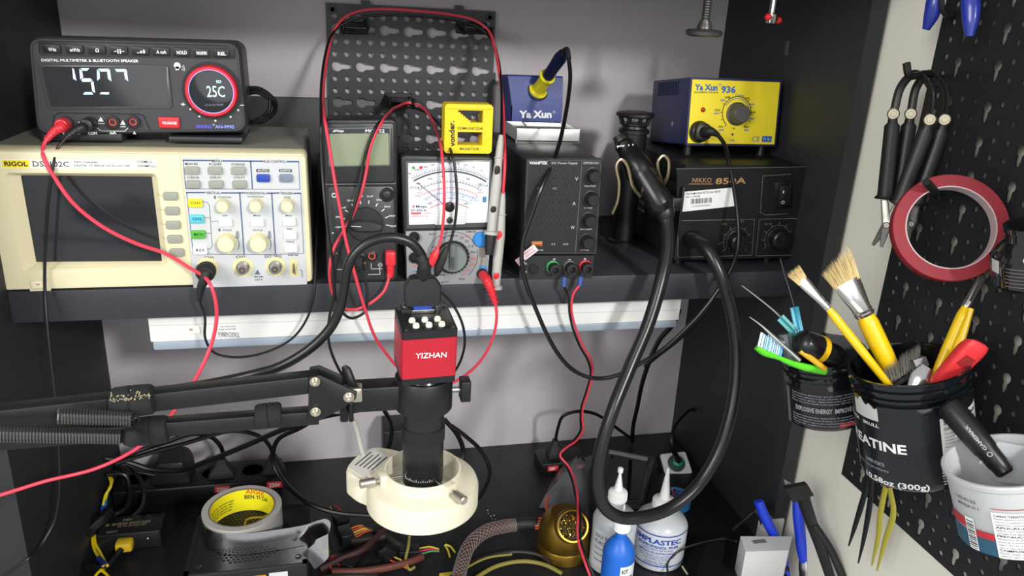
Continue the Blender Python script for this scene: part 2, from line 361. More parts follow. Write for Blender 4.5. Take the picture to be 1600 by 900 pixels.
p_.plate([(402.5, 421), (407, 428.5), (398, 428.5)], .0009, mat('#5b6068')); p_.txt('CAT II', 398, 437, 410, 437, 3, INK, Y1); p_.txt('300V RMS', 397, 432.5, 411, 432.5, 2.5, INK, Y1)
p_.txt('PROBE COMP', 450, 398.6, 466, 398.6, 2.4, INK, Y1); p_.line([(468.5, 422), (471.5, 422.5), (472.5, 433)], .7, INK, Y1)
p_.build('control_panel', sc)
def button(u, v, m, lab=None, t=None, w_=20, h=12):
    b = MB(FS); b.btn(u, v, w_, h, .0035, m, 2.5, y=-.0005)
    if t: b.txt(t, u - w_ * .34, v + .5, u + w_ * .34, v + .5, 4.4, INK, y=-.0042)
    b.build('button', sc, lab)
for u, v in [(300.6, 266), (336.4, 266), (372.8, 266.3), (302, 287.4), (338, 287.6), (374.7, 287.6)]: button(u, v, GBT, w_=21)
button(411.7, 277.8, mat('#2342a0', .4), 'blue auto button'); button(447, 277.8, mat('#6f7c8e', .45), 'slate-blue run button')
button(305.3, 316.6, mat('#e6d920', .4), 'yellow button lettered CH1', 'CH1', 21, 13); button(307.8, 341.5, mat('#4fb9c6', .4), 'turquoise button lettered CH2', 'CH2', 21, 13)
button(310.3, 365.7, mat('#4fa83a', .4), 'green button lettered MATH', 'MATH', 21, 13); button(313, 390.4, mat('#e6e6e2', .4), 'white button lettered REF', 'REF', 21, 13)
for u, v in [(352.6, 347), (402.4, 347), (452, 346.4), (453.2, 367), (454.6, 387.6)]: button(u, v, WHT, 'white button', w_=19.5)
KN = mat('#e2daae', .4)
for u, v, r, L in [(349.5, 319, 10, .015), (400.5, 319, 10, .015), (449.5, 319, 10, .015), (355, 377, 14, .017), (405, 377, 14, .017)]:
    b = MB(FS); b.knob(u, v, [(0, r * 1.05), (.003, r * 1.02), (L * .85, r * .92), (L * .97, r * .85), (L, r * .7)], KN, n=12 if r > 12 else 14); b.build('knob', sc)
def bnc(u, v, open_=True):
    b = MB(FS); b.knob(u, v, [(0, 15.5), (.0008, 15.5), (.001, 13.5)], mat('#d9d09a', .5), y=-.0005); b.knob(u, v, [(0, 10), (.004, 10), (.004, 8), (.013, 8), (.0135, 7.2)], SILV, y=-.0006)
    x, z = FS.at(u, v); b.lathe((x, -.0138, z), (0, -1, 0), [(0, .0042), (.0003, .0042), (.0004, .0016)], mat('#4a4643', .5), 16); b.cyl((x, -.0142, z), (x, -.0147, z), .0012, mat('#d7c68a', .3, 1), n=8)
    for sx in (-1, 1): b.cyl((x, -.006, z + .001), (x + sx * .0075, -.006, z + .001), .0011, SILV, n=6)
    b.build('bnc_socket', sc)
bnc(380, 417); bnc(430.5, 416); bnc(325, 417)
b = MB(FS); b.plate([(452.5, 404.5), (464.5, 405), (466.5, 431.5), (454, 431.5)], .0008, mat('#d2c98e', .5), 1); b.tube([(*FS.at(458, 426, -.002)[:1], -.002, FS.at(458, 426)[1]), (FS.at(459, 410)[0], -.005, FS.at(459, 410)[1]), (FS.at(461, 428)[0], -.002, FS.at(461, 428)[1])], .0007, SILV, 6); b.build('probe_terminal', sc)
for u in (60, 420):
    x = FS.at(u, 450)[0]; MB(FS).box(x - .012, x + .012, .012, .03, 0, .003, RUB).build('foot', sc)
# probe in CH1
pr = T('scope_probe', 'black probe lead plugged into the CH1 socket of the oscilloscope', 'probe lead', at(318, 440, Y=-.02))
x, z = FS.at(325, 417); o = FS.M @ Vector((x, -.012, z)); b = MB(); b.lathe(o + Vector((0, .001, 0)), (0, -1, 0), [(0, .0098), (.002, .0115), (.012, .0115), (.014, .0105), (.017, .009)], BLKM, 18); b.build('bnc_plug', pr)
b = MB(); e = at(312, 466, Y=-.034); b.tube([o + Vector((0, -.014, -.001)), at(324, 428, Y=-.034), at(315, 447, Y=-.036), at(311, 470, Y=-.034)], [.0078, .0078, .0056, .003], BLKM, 12, flat=.8); b.build('strain_relief', pr)
b = MB(); b.tube(A3([(311, 468, -.034), (320, 495, -.03), (321, 530, -.025), (335, 551, -.02), (365, 558, -.016), (410, 552, -.01), (455, 530, -.008), (480, 497, -.01), (491, 455, -.012), (494, 390, .02), (497, 300, .1), (499, 240, .2)]), .0016, RUB, 8); b.build('cable', pr)
# ================================================================= bench multimeter on the oscilloscope
FM = Face((-.21, .045, .168))
bm_ = T('bench_multimeter', 'dark grey bench multimeter with speaker and red dial, standing on the oscilloscope', 'multimeter', FM)
MG = mat('#37373b', .38, noise=.05, ns=300); MG2 = mat('#2a2a2d', .4)
b = MB(FM); o4 = P2(FM, [(40, 56), (375, 65), (388, 208), (56, 212)])
cen = Vector((sum(p[0] for p in o4)/4, sum(p[1] for p in o4)/4))
def ins(q, i): return insq(q, i)
b.loft([ring(ins(o4, .008), .095, .012), ring(ins(o4, .002), .088, .014), ring(o4, .02, .014), ring(o4, .006, .013), ring(ins(o4, .0012), .002, .013), ring(ins(o4, .003), 0, .012), ring(ins(o4, .0045), 0, .011), ring(ins(o4, .0052), .001, .011)], MG)
b.box(-.118, -.03, .004, .09, .0, .012, MG2, .003)
b.box(.02, .106, .004, .09, .0, .008, MG2, .003)
b.line([(82, 209), (84, 182), (91, 176.5), (217, 178), (224, 181), (236, 207.5)], 1.6, mat('#141416', .5), -.0001)
for u, v, t, hw in [(134.5, 203, 'COM', 0)]: pass
for t, u, v, w_, h in [('DIGITAL MULTIMETER & BLUETOOTH SPEAKER', 140.5, 93.8, 152, 4), ('COM', 144.5, 208.2, 14, 4), ('mA', 176.5, 207.5, 10, 4.4), ('A', 210, 207.5, 4.5, 4.4), ('V', 99, 208.2, 5, 4.4), ('Hz', 121, 208, 8, 4), ('A', 124, 192, 5, 4), ('+', 286, 163, 7, 6), ('-', 378, 163.5, 6, 5)]:
    b.txt(t, u - w_ / 2, v, u + w_ / 2, v + (1.4 if w_ > 50 else 0), h, WINK, bold=.03)
b.txt('ANONG', 306, 197.3, 331, 197.7, 5, mat('#5355d8', .5, emit=.3), bold=.03); b.txt('AN-999S', 336, 197.8, 366, 198.2, 5, mat('#8489d8', .5, emit=.15), bold=.03); b.arc(334, 195, 1.4, 0, 360, .5, WINK, n=10)
for u in (157.5, 192): b.plate([(u, 182.5 + (u > 170) * 5), (u + 4.6, 190 + (u > 170) * 5), (u - 4.6, 190 + (u > 170) * 5)], .0003, mat('#c9cbcd')); b.line([(u - 4, 193 + (u > 170) * 5), (u + 7 - (u > 170) * 3, 193 + (u > 170) * 5)], 2, mat('#9fa1a4'))
b.line([(152, 200), (158, 204.5), (195, 205), (200, 200)], .8, WINK)
b.knob(277, 102.5, [(0, 5), (.0003, 5)], WINK, y=-.0001, n=14); b.plate([(274, 104), (280, 104), (279.5, 109.5), (274.5, 109.5)], .0004, WINK)
for r in (3, 5, 7): b.arc(281, 106.5, r, 50, 125, .9, WINK, n=6)
for a in (-128, -149, -180, 149, 128):
    k = FM.k(333, 143); c = FM.at(333, 143); x = c[0] + math.sin(R_(a)) * 45 * k; z = c[1] + math.cos(R_(a)) * 45 * k; b.cyl((x, 0, z), (x, -.0004, z), .0012, WINK, n=10)
b.build('body', bm_)
for u0_ in (1,):
    b = MB(FM); b.plate([(60, 64), (365, 72), (368, 92), (62, 85.5)], .0012, mat('#232326', .5), 4, ch=.0004); b.build('button_strip', bm_)
for i, (u, v, t) in enumerate([(81.5, 76.3, 'VHz'), (117, 77, 'mVHz'), (151.8, 77.8, 'Ω'), (186, 78.5, '-||-'), (220, 79.5, '.ıl'), (252, 80.3, 'A mA'), (284, 81.2, 'HOLD'), (315, 82, 'MAX/MIN'), (346.5, 82.8, 'REL')]):
    b = MB(FM); b.btn(u, v, 25 if i < 6 else 22.5, 12.5, .0026, mat('#1c1c1f', .35), 2, y=-.001); hw = min(8, 1.8 * len(t) + 1); b.txt(t, u - hw, v + .8, u + hw, v + 1, 5, WINK, y=-.0038, bold=.03); b.build('button', bm_)
b = MB(FM); b.plate([(59, 101), (263, 102), (270, 169), (75, 171)], .0012, mat('#47474b', .3), 5, ch=.0006); b.plate([(65, 104), (259, 104.5), (265, 165), (80, 167)], .0014, mat('#131319', .08, coat=.6), 4); b.build('display_window', bm_)
SEG = mat('#b5dcff', .4, emit=1.0)
b = MB(FM)
def seg(P): b.plate(P, .0002, SEG, y=-.0016)
seg([(113, 106), (115.5, 108.5), (119.5, 126), (114.5, 123)])
seg([(126, 106.5), (139.5, 106.5), (136, 110.5), (129, 110.5)]); seg([(124, 107.5), (128, 111), (130, 121), (125.5, 124)]); seg([(127, 124.8), (130, 122.5), (141, 122.5), (144.5, 125.5), (141, 127.8), (129, 127.8)])
seg([(144.5, 127), (146, 127.5), (148.5, 145), (144.5, 142.5), (142, 129)]); seg([(130, 147.5), (132.5, 144), (143.5, 144), (145.5, 147.5)])
seg([(153, 107.5), (170.5, 107.5), (167, 111.5), (157, 111.5)]); seg([(151.5, 108.5), (155.5, 112.5), (156, 122.5), (152, 126)]); seg([(171.5, 108.5), (174, 127), (169, 123), (167.5, 112)]); seg([(156, 147), (158, 144.2), (170.5, 144.2), (170, 147.5)])
seg([(179.5, 108), (197, 108), (193.5, 112), (182.5, 112)]); seg([(197.8, 109), (200.3, 127), (195.5, 123), (194, 112.5)])
b.build('display_digits', bm_)
b = MB(FM); b.knob(331.5, 142, [(0, 44), (.001, 44), (.001, 41)], mat('#151517', .4)); b.build('dial_well', bm_)
b = MB(FM); b.knob(331.5, 142, [(.0, 39), (.007, 39), (.010, 37), (.010, 33.5), (.0075, 33)], mat('#cf1f31', .35), n=48); b.build('dial_ring', bm_)
b = MB(FM); b.knob(331.5, 142, [(.0, 33.8), (.0082, 33.8), (.0085, 32.2)], mat('#a7a6f0', .4, emit=.9), n=48); b.knob(331.5, 142, [(.0083, 32.2), (.0087, 32.2), (.0089, 31)], mat('#14151c', .1, coat=.5), n=48)
b.txt('25C', 323, 142.5, 351, 143, 17, mat('#b9f3f6', .4, emit=1.1), y=-.0092, bold=.0); b.txt('ID', 338, 127.5, 346, 127.5, 4, mat('#b9f3f6', .4, emit=.9), y=-.0092); b.txt('CLOCK/TEMP', 320, 163.8, 349, 163.8, 3, mat('#7d8690', .5), y=-.0092, bold=0)
b.build('round_display', bm_)
b = MB(FM); b.btn(264.5, 191.5, 32, 18, .0012, mat('#8f1f28', .4), 2); b.btn(264.5, 191.5, 29, 15.5, .0025, mat('#d02a36', .35), 2); b.txt('VOL/RANGE', 253, 192, 276, 192.4, 4, WINK, y=-.0028, bold=.03); b.build('range_button', bm_)
for u, v, r in [(176, 191, 10.5), (208, 190.5, 10.5), (141, 193, 11), (103, 193, 11)]:
    b = MB(FM); k = FM.k(u, v); b.knob(u, v, [(0, r), (.003, r), (.0035, r * .85), (.0035, r * .62), (.0005, r * .6)], BLKM); b.knob(u, v, [(0, r * .55), (.0012, r * .55), (.0012, r * .36), (.0, r * .3)], mat('#b3433f', .4)); b.build('socket', bm_)
# leads of the bench meter
def lead_plug(u, v, mtl, F, pts, mdir, cab, name, label, r=.0022):
    t = T(name, label, 'test lead', F.M @ Vector((F.at(u, v)[0], 0, F.at(u, v)[1])))
    x, z = F.at(u, v); o = F.M @ Vector((x, -.0035, z)); b = MB(); b.lathe(o, (0, -1, 0), [(0, .0065), (.004, .0078), (.014, .0078), (.017, .0068), (.018, .005)], mtl, 20)
    a = o + Vector((0, -.010, 0)); e = at(*mdir[-1][:2], Y=mdir[-1][2]); mids = [at(p[0], p[1], Y=p[2]) for p in mdir]
    b.build('plug', t); b = MB(); b.tube([a] + mids, [.0062, .0058, .0045, .0032], mtl, 12, flat=.8)
    P = catmull([a] + mids, 8); 
    for i in range(4, len(P) - 1, 3):
        d = (P[i + 1] - P[i]).normalized(); rr = .0066 - .003 * i / len(P); b.lathe(P[i] - d * .0008, d, [(0, rr * .8), (.0003, rr), (.0013, rr), (.0016, rr * .8)], mtl, 12)
    b.build('strain_relief', t)
    b = MB(); b.tube([P[-1]] + A3(pts), r, cab, 8); b.build('cable', t); return t
lead_plug(103.5, 192.5, mat('#d6303f', .4), FM, [(68, 228, .008), (68, 245, -.002), (84, 275, -.006), (115, 318, -.009), (160, 354, -.009), (212, 380, -.0085), (258, 396, -.0085), (292, 416, -.014), (326, 440, -.045), (338, 478, -.05), (334, 525, -.05), (312, 580, -.06), (270, 645, -.06), (222, 695, -.058), (150, 732, -.055), (70, 752, -.075), (28, 765, -.084), (-15, 778, -.09), (-120, 805, -.11), (-260, 830, -.14)], [(95, 199, .02), (85, 205, .018), (72, 219, .012)], mat('#dd3d52', .42), 'red_test_lead', 'long red test lead plugged into the bench multimeter, trailing left past the boom arm')
lead_plug(142, 192.5, mat('#1d1d1f', .45), FM, [(90, 232, .008), (84, 255, -.002), (76, 310, -.007), (72, 370, -.007), (70, 440, -.008), (73, 500, -.02), (79, 560, -.03), (88, 640, -.04), (93, 735, -.045), (91, 785, -.045), (83, 820, -.05), (62, 855, -.065), (45, 872, -.083), (22, 890, -.088), (-10, 912, -.09), (-80, 955, -.10)], [(128, 199, .022), (115, 206, .018), (103, 215, .013)], mat('#161618', .35), 'black_test_lead', 'long black test lead hanging from the bench multimeter down the left edge', .0017)
b = MB(); b.tube(A3([(380, 148, .12), (402, 144, .13), (425, 158, .13), (430, 172, .12), (415, 186, .11), (388, 192, .11)]), .003, RUB); b.tube(A3([(382, 138, .12), (408, 140, .13), (430, 160, .13), (426, 178, .12), (408, 190, .12), (386, 188, .1)]), .003, RUB); b.tube(A3([(380, 188, .1), (405, 186, .12), (420, 172, .12), (422, 155, .12)]), .0025, RUB)
S(b, 'power_cable', 'coiled black power cable poking out behind the bench multimeter', 'cable')
# ================================================================= perforated boards
def hole_r(th, kind, p, hs=1):
    """distance from the cell centre to the hole edge in direction th"""
    if kind == 's': return p * .235 * hs
    p = p * hs
    a, R, s_, e = -.34 * p, .44 * p, .235 * p, .66 * p           # round head left, slot right
    c, sn = math.cos(th), math.sin(th); best = 0
    b = c * a; q = b * b - (a * a - R * R)
    if q > 0 and b + math.sqrt(q) > 0: best = b + math.sqrt(q)
    for cx_ in (e - .02 * p,):
        t = s_ / abs(sn) if abs(sn) > 1e-6 else 9
        if c > 0: t = min(t, (e + (s_ * math.sqrt(max(0, 1 - min(1, abs(math.tan(th)) * e / s_) ** 2)) if abs(math.tan(th)) * e < s_ else 0)) / c)
        else: t = min(t, .1 * p / max(1e-6, -c))
        best = max(best, t)
    return best
def perf_board(frame, w_, h, p, rows, m, th=.002, hs=1, tabs=True, name='board', parent=None):
    """sheet in the frame's x,z plane, front at y=0; rows: string of 's' and 'k' from the top"""
    b = MB(frame); ncol = int(w_ / p + .01) // 2 * 2; mx = (w_ - ncol * p) / 2
    def cell(x0, x1, z0, z1, kind):
        cx, cz = (x0 + x1) / 2, (z0 + z1) / 2; hw, hh = (x1 - x0) / 2, (z1 - z0) / 2
        A = [math.atan2(y_, x_) % (2 * PI) for x_, y_ in ((hw, hh), (-hw, hh), (-hw, -hh), (hw, -hh))]
        n = 12 if kind == 's' else 20; A = sorted(A + [2 * PI * (j + .5) / n for j in range(n)]); O = []; H = []
        for t in A:
            c, s_ = math.cos(t), math.sin(t); q = min(hw / abs(c) if abs(c) > 1e-9 else 9, hh / abs(s_) if abs(s_) > 1e-9 else 9)
            O.append((cx + c * q, cz + s_ * q)); r = min(hole_r(t, kind, p, hs), q * .97); H.append((cx + c * r, cz + s_ * r))
        n = len(A); vs = [(x, 0, z) for x, z in O] + [(x, 0, z) for x, z in H] + [(x, th, z) for x, z in H] + [(x, th, z) for x, z in O]
        fs = []
        for j in range(n):
            k = (j + 1) % n
            for q in range(3): fs.append((q * n + j, q * n + k, (q + 1) * n + k, (q + 1) * n + j))
        b.add(vs, fs, m)
    z = h - (h - len(rows) * p) / 2; zt_ = z
    for rk in rows:
        if rk == 'k':
            for c in range(0, ncol, 2): cell(mx + c * p, mx + (c + 2) * p, z - p, z, 'k')
        else:
            for c in range(ncol): cell(mx + c * p, mx + (c + 1) * p, z - p, z, 's')
        z -= p
    for x0, x1, z0, z1 in ((0, mx, 0, h), (w_ - mx, w_, 0, h), (mx, w_ - mx, zt_, h), (mx, w_ - mx, 0, z)):
        if x1 - x0 > 1e-5 and z1 - z0 > 1e-5: b.box(x0, x1, 0, th, z0, z1, m)
    for fx in (.2, .75) if tabs else ():                                            # joining tabs and rims
        b.box(fx * w_, fx * w_ + .014, 0, th, h, h + .006, m)
    if tabs: b.box(w_, w_ + .004, 0, th, h * .62, h * .68, m)
    return b
PEG = mat('#2b2b2f', .45, noise=.08, ns=80)
FP = Face((-.001, .3215, .043), yaw=0)
b = perf_board(FP, .263, .2945, .0184, 'sksskssksskssks', PEG)
for x_, z_ in ((.010, .285), (.2535, .285)): b.lathe((x_, -.0005, z_), (0, -1, 0), [(0, .0065), (.0015, .006), (.0015, .0035), (0, .003)], BLK, 18)
S(b, 'perforated_panel', 'black perforated plastic panel with keyhole slots standing against the back wall', 'pegboard')
def peg_hook(px, label, sgn=1):
    """two-post cradle with a tongue that carries leads"""
    (u0, v0), (u1, v1) = px; t = T('pegboard_hook', label, 'hook', at(u0, v0, Y=.318), 'plastic cradle hooks on the panel behind the meters')
    a = at(u0, v0, Y=.318); c = at(u1, v1, Y=.318); b = MB(); yb = .3215; yf = .262
    b.tube([(a.x, yb, a.z + .004), (a.x, yf, a.z - .004), (a.x, yf - .004, a.z + .009)], .0038, BLK, 8, flat=.7); b.build('arm', t)
    b = MB(); b.tube([(c.x, yb, c.z + .004), (c.x, yf, c.z - .004), (c.x, yf - .004, c.z + .009)], .0038, BLK, 8, flat=.7); b.build('arm', t)
    b = MB(); b.box(min(a.x, c.x) - .004, max(a.x, c.x) + .004, yb - .004, yb - .0002, a.z - .008, a.z + .010, BLKM, .002); b.box(min(a.x, c.x) - .002, max(a.x, c.x) + .002, yf, yb, a.z + .001, a.z + .004, BLKG, .001); b.build('cradle', t)
peg_hook([(534, 44), (571, 38)], 'black cradle hook at the upper left of the panel, holding looped leads')
peg_hook([(716, 44), (757, 50)], 'black cradle hook at the upper right of the panel, holding looped leads')
peg_hook([(604, 155), (640, 157)], 'black cradle hook in the middle of the panel with two leads over it')
# ================================================================= capacitance meter
FC = Face((.033, 0, 0))
mc = T('capacitance_meter', 'black handheld capacitance meter with blank LCD, standing beside the oscilloscope', 'meter', FC)
CB = mat('#2f3032', .4, noise=.05, ns=300); CB2 = mat('#242527', .45)
o4 = P2(FC, [(505, 187), (621, 186), (622, 443), (511, 445)]); cx_ = .5 * (o4[0][0] + o4[1][0]); o4 = [(o4[0][0], o4[0][1]), (o4[1][0], o4[1][1]), (o4[2][0], 0), (o4[3][0], 0)]
b = MB(FC); b.loft([ring(insq(o4, .003), .045, .006), ring(o4, .04, .007), ring(o4, .004, .007), ring(insq(o4, .001), .001, .007), ring(insq(o4, .0025), 0, .006)], CB2)
b.plate([(510, 192), (617, 191), (617, 285), (511, 286)], .003, CB, 6, ch=.002)
b.plate([(511, 290), (617, 289), (619, 436), (518, 438)], .003, CB, 8, ch=.002); b.line([(509, 288), (618, 287)], 1.2, mat('#77797b', .4), -.0032)
yy = -.0033
b.txt('CE', 518, 305, 528, 305, 7, WINK, yy, .02)
import itertools
for i, t in enumerate(['OFF', '200pF', '2nF', '20nF', '200nF', '2uF', '20uF', '200uF', '2000uF', '20mF']):
    a = -98 + i * 21.5; k = R_(a); u = 571 + math.sin(k) * 43; v = 349 - math.cos(k) * 43
    b.txt(t, u - 5, v, u + 5, v, 2.6, WINK, yy, .01)
b.ticks(571, 349, 32, 37, [-98 + i * 21.5 for i in range(10)], 1.3, WINK, yy)
b.line([(526, 421), (547, 421)], .7, WINK, yy); b.line([(575, 429), (594, 428.5), (593, 417)], .7, WINK, yy); b.line([(580, 411), (580, 420), (597, 420)], .7, WINK, yy); b.arc(594, 414, 3.2, 0, 360, .6, WINK, yy, 12); b.line([(591, 414), (597, 414)], .6, WINK, yy)
b.txt('+', 518, 364, 522, 364, 3, WINK, yy, .03); b.txt('-', 524, 395, 529, 395, 3, WINK, yy, .03)
b.plate([(567, 403.5), (571.5, 411.5), (562.5, 411.5)], .0004, mat('#c2912d', .5), y=-.003)
b.build('body', mc)
b = MB(FC); b.plate([(509, 199), (612, 197.5), (612, 261), (511, 263)], .0012, mat('#3b3c3e', .35), 4, y=-.003, ch=.0006); b.plate([(511.5, 201), (609.5, 199.5), (609.5, 258.5), (513.5, 260.5)], .0004, mat('#5d615c', .4), 3, y=-.0042)
b.plate([(513, 202), (608.5, 201), (608.5, 209), (513.3, 210)], .0003, mat('#262829', .4), y=-.0046); b.txt('Minipa', 524, 204.3, 537, 204.3, 3.6, WINK, -.0051, .02); b.txt('MC-152', 571, 204.5, 601, 204.7, 5, WINK, -.0051, .02)
b.plate([(519, 206), (523, 202.5), (524, 206)], .0002, WINK, y=-.0049); b.build('display_bezel', mc)
b = MB(FC); b.plate([(515, 209), (607, 208), (607.5, 257), (516.5, 259)], .0006, mat('#7f8a70', .25, noise=.05, ns=20), 1, y=-.0045); b.build('lcd_display', mc)
b = MB(FC); b.knob(604.5, 304, [(0, 11), (.002, 11), (.003, 9.5), (.003, 7.5), (.0015, 7)], BLK, y=-.003); b.knob(604.5, 304, [(0, 6.5), (.003, 6.5), (.0036, 5)], CB2, y=-.003); b.build('adjust_knob', mc)
b = MB(FC); b.knob(571, 350, [(0, 27.5), (.003, 27.5), (.004, 26)], CB2, y=-.003, n=36)
c = Vector(FC.at(571, 350)); k = FC.k(571, 350); M0 = b.M; b.M = FC.M @ Matrix.Translation((c.x, -.007, c.y)) @ Matrix.Rotation(R_(4), 4, 'Y')
b.poly([(x * k, z * k) for x, z in [(-22, -6), (-14, -9), (12, -9), (26, -4), (27, 0), (26, 4), (12, 9), (-14, 9), (-22, 6), (-25, 0)]], -.007, .001, CB, .002, .003); b.box(-.018, -.006, -.0075, -.0069, -.0004, .0004, WINK); b.M = M0; b.build('range_dial', mc)
for u, v in [(581, 400), (610, 400), (563, 404)]:
    b = MB(FC); b.knob(u, v, [(0, 8.5), (.001, 8.5), (.0015, 7), (.0008, 6.8)], BLK, y=-.003); b.knob(u, v, [(0, 6), (.0014, 6), (.0014, 4), (.0004, 3.6)], mat('#a8463f', .4) if u == 581 else BLKM, y=-.003); b.build('socket', mc)
def cable_mb(pts, r, m, n=8): b = MB(); b.tube(A3(pts), r, m, n); return b
def ribs(b, P, r0, r1, m, step=3, s0=0):
    Q = catmull(P, 8)
    for i in range(s0, len(Q) - 1, step):
        d = (Q[i + 1] - Q[i]).normalized(); rr = r0 + (r1 - r0) * i / len(Q); b.lathe(Q[i] - d * .0008, d, [(0, rr * .8), (.0003, rr), (.0013, rr), (.0016, rr * .8)], m, 10)
REDL = mat('#d23b4c', .42); REDP = mat('#cf2a35', .4)
# red and black leads of the capacitance meter, over the middle hook, clipped on the analogue meter
tl = T('red_clip_lead', 'red lead from the capacitance meter, looped over the middle hook to a red clip', 'test lead', at(610, 430, Y=-.02))
b = MB(); P = A3([(610, 391, -.010), (610, 400, -.011), (610, 414, -.011)]); b.box(P[0].x - .0065, P[0].x + .0065, -.018, -.0045, P[2].z, P[0].z, REDP, .003); b.build('plug', tl)
b = MB(); P = A3([(610, 413, -.011), (610, 428, -.011), (608, 434, -.012)]); b.tube(P, [.005, .0045, .0028], REDP, 10); ribs(b, P, .0058, .004, REDP); b.build('strain_relief', tl)
cable_mb([(608, 434, -.012), (600, 455, -.018), (578, 474, -.022), (552, 484, -.022), (531, 478, -.022), (519, 455, -.02), (515, 425, -.018), (520, 393, -.017), (533, 367, -.017), (550, 338, -.018), (563, 306, -.015), (572, 270, -.012), (578, 232, -.012), (589, 204, -.010), (598, 189, .0), (608, 176, .12), (620, 167, .23), (638, 161, .262), (655, 165, .25), (671, 181, .2), (682, 205, .1), (688, 226, .01), (691, 246, -.012), (694, 290, -.02), (693, 340, -.022), (688, 377, -.022), (682, 394, -.022)], .0019, REDL).build('cable', tl)
b = MB(); b.tube(A3([(684, 388, -.022), (679, 399, -.022), (672, 412, -.020), (670, 419, -.018)]), [.003, .006, .0062, .003], REDP, 12, flat=.7); b.build('clip_boot', tl)
tl = T('black_clip_lead', 'black lead from the capacitance meter, looped over the middle hook to a black clip', 'test lead', at(563, 425, Y=-.02))
b = MB(); P = A3([(562, 402, -.012), (562, 412, -.013), (565, 424, -.014)]); b.tube(P, [.0055, .0055, .003], BLKM, 10); ribs(b, P, .0066, .0045, BLKM); b.build('plug', tl)
cable_mb([(565, 424, -.014), (571, 440, -.016), (574, 462, -.02), (570, 487, -.026), (548, 497, -.028), (529, 480, -.028), (523, 455, -.026), (524, 425, -.022), (530, 395, -.02), (540, 365, -.0215), (551, 330, -.0215), (560, 296, -.018), (566, 262, -.014), (575, 228, -.013), (586, 202, -.011), (594, 190, .0), (606, 179, .12), (620, 172, .23), (645, 168, .262), (664, 175, .25), (683, 190, .2), (698, 220, .05), (706, 241, -.008), (710, 258, -.014), (714, 305, -.02), (711, 347, -.022), (703, 380, -.024), (696, 395, -.024)], .0018, RUB).build('cable', tl)
b = MB(); b.tube(A3([(698, 386, -.024), (692, 402, -.024), (684, 422, -.022), (681, 430, -.018)]), [.003, .006, .006, .003], BLKM, 12, flat=.7); b.build('clip_boot', tl)
# ================================================================= analogue multimeter
FN = Face((.152, 0, 0))
an = T('analogue_multimeter', 'black analogue multimeter with white needle scale and grey rotary knob', 'multimeter', FN)
o4 = P2(FN, [(626, 242), (771, 245), (767, 446), (634, 447)]); o4[2] = (o4[2][0], 0); o4[3] = (o4[3][0], 0)
b = MB(FN); b.loft([ring(insq(o4, .003), .042, .005), ring(o4, .038, .006), ring(o4, .004, .006), ring(insq(o4, .001), .001, .006), ring(insq(o4, .0025), 0, .005)], CB2); b.build('body', an)
b = MB(FN); b.plate([(633, 251), (768.5, 248.5), (765.5, 354), (635, 357)], .003, mat('#4b4d50', .3), 2, ch=.001); b.plate([(637.5, 255), (765, 252.5), (761.5, 347), (639, 351)], .001, mat('#d7dde6', .35, noise=.02, ns=10), 1, y=-.003)
y0 = -.0043; BLU = mat('#5a86b8', .5); RDI = mat('#cf4a52', .5); GRN = mat('#3f8a50', .5)
C0 = (701, 376)
b.arc(*C0, 109, -30, 31, 2.2, mat('#4a4d50', .3, .3), y0, 30); b.arc(*C0, 112.5, -30, 31, .6, INK, y0, 30); b.ticks(*C0, 112.5, 117, [-30 + i * 2.03 for i in range(31)], .5, INK, y0)
b.arc(*C0, 93, -30, 31, .6, INK, y0); b.ticks(*C0, 93, 97, [-30 + i * 3.05 for i in range(21)], .5, INK, y0); b.arc(*C0, 84, -30, 31, .6, RDI, y0); b.ticks(*C0, 81, 84, [-30 + i * 3.05 for i in range(21)], .5, RDI, y0)
b.arc(*C0, 76, -30, 31, .6, BLU, y0); b.ticks(*C0, 76, 79, [-30 + i * 3.05 for i in range(21)], .5, BLU, y0); b.arc(*C0, 68, -30, 30, .6, BLU, y0); b.arc(*C0, 60, -30, 30, 1.0, RDI, y0)
for i, t in enumerate(['1K', '200', '100', '50', '30', '20', '15', '10', '5', '2', '0']):
    a = -30 + i * 6.1; u = C0[0] + math.sin(R_(a)) * 121; v = C0[1] - math.cos(R_(a)) * 121
    if 640 < u < 763: b.txt(t, u - 1.4 * len(t), v, u + 1.4 * len(t), v, 3, INK, y0, .005)
for i, t in enumerate(['0', '50', '100', '150', '200', '250']):
    a = -28 + i * 11.4; b.txt(t, C0[0] + math.sin(R_(a)) * 101 - 3, C0[1] - math.cos(R_(a)) * 101, C0[0] + math.sin(R_(a)) * 101 + 3, C0[1] - math.cos(R_(a)) * 101, 3, INK, y0, .005)
    b.txt(t, C0[0] + math.sin(R_(a)) * 72 - 2.4, C0[1] - math.cos(R_(a)) * 72, C0[0] + math.sin(R_(a)) * 72 + 2.4, C0[1] - math.cos(R_(a)) * 72, 2.4, BLU, y0, .005)
for t, u, v, h, m in [('DCV,A', 648, 293, 3, INK), ('DCV,A', 755, 290, 3, INK), ('ACV', 656, 301.5, 3, RDI), ('ACV', 751, 300.5, 3, RDI), ('hFE', 653, 306, 3, BLU), ('LI', 742, 308, 3, BLU), ('LV', 745, 313, 3, BLU), ('dB', 672, 318, 3, RDI), ('dB', 728, 318, 3, GRN)]:
    b.txt(t, u - 1.5 * len(t), v, u + 1.5 * len(t), v, h, m, y0, .008)
b.txt('Minipa', 650, 322.5, 667, 322.5, 3.8, INK, y0, .015); b.plate([(643, 324), (647, 320), (648.5, 324)], .0001, RDI, y=-.0042)
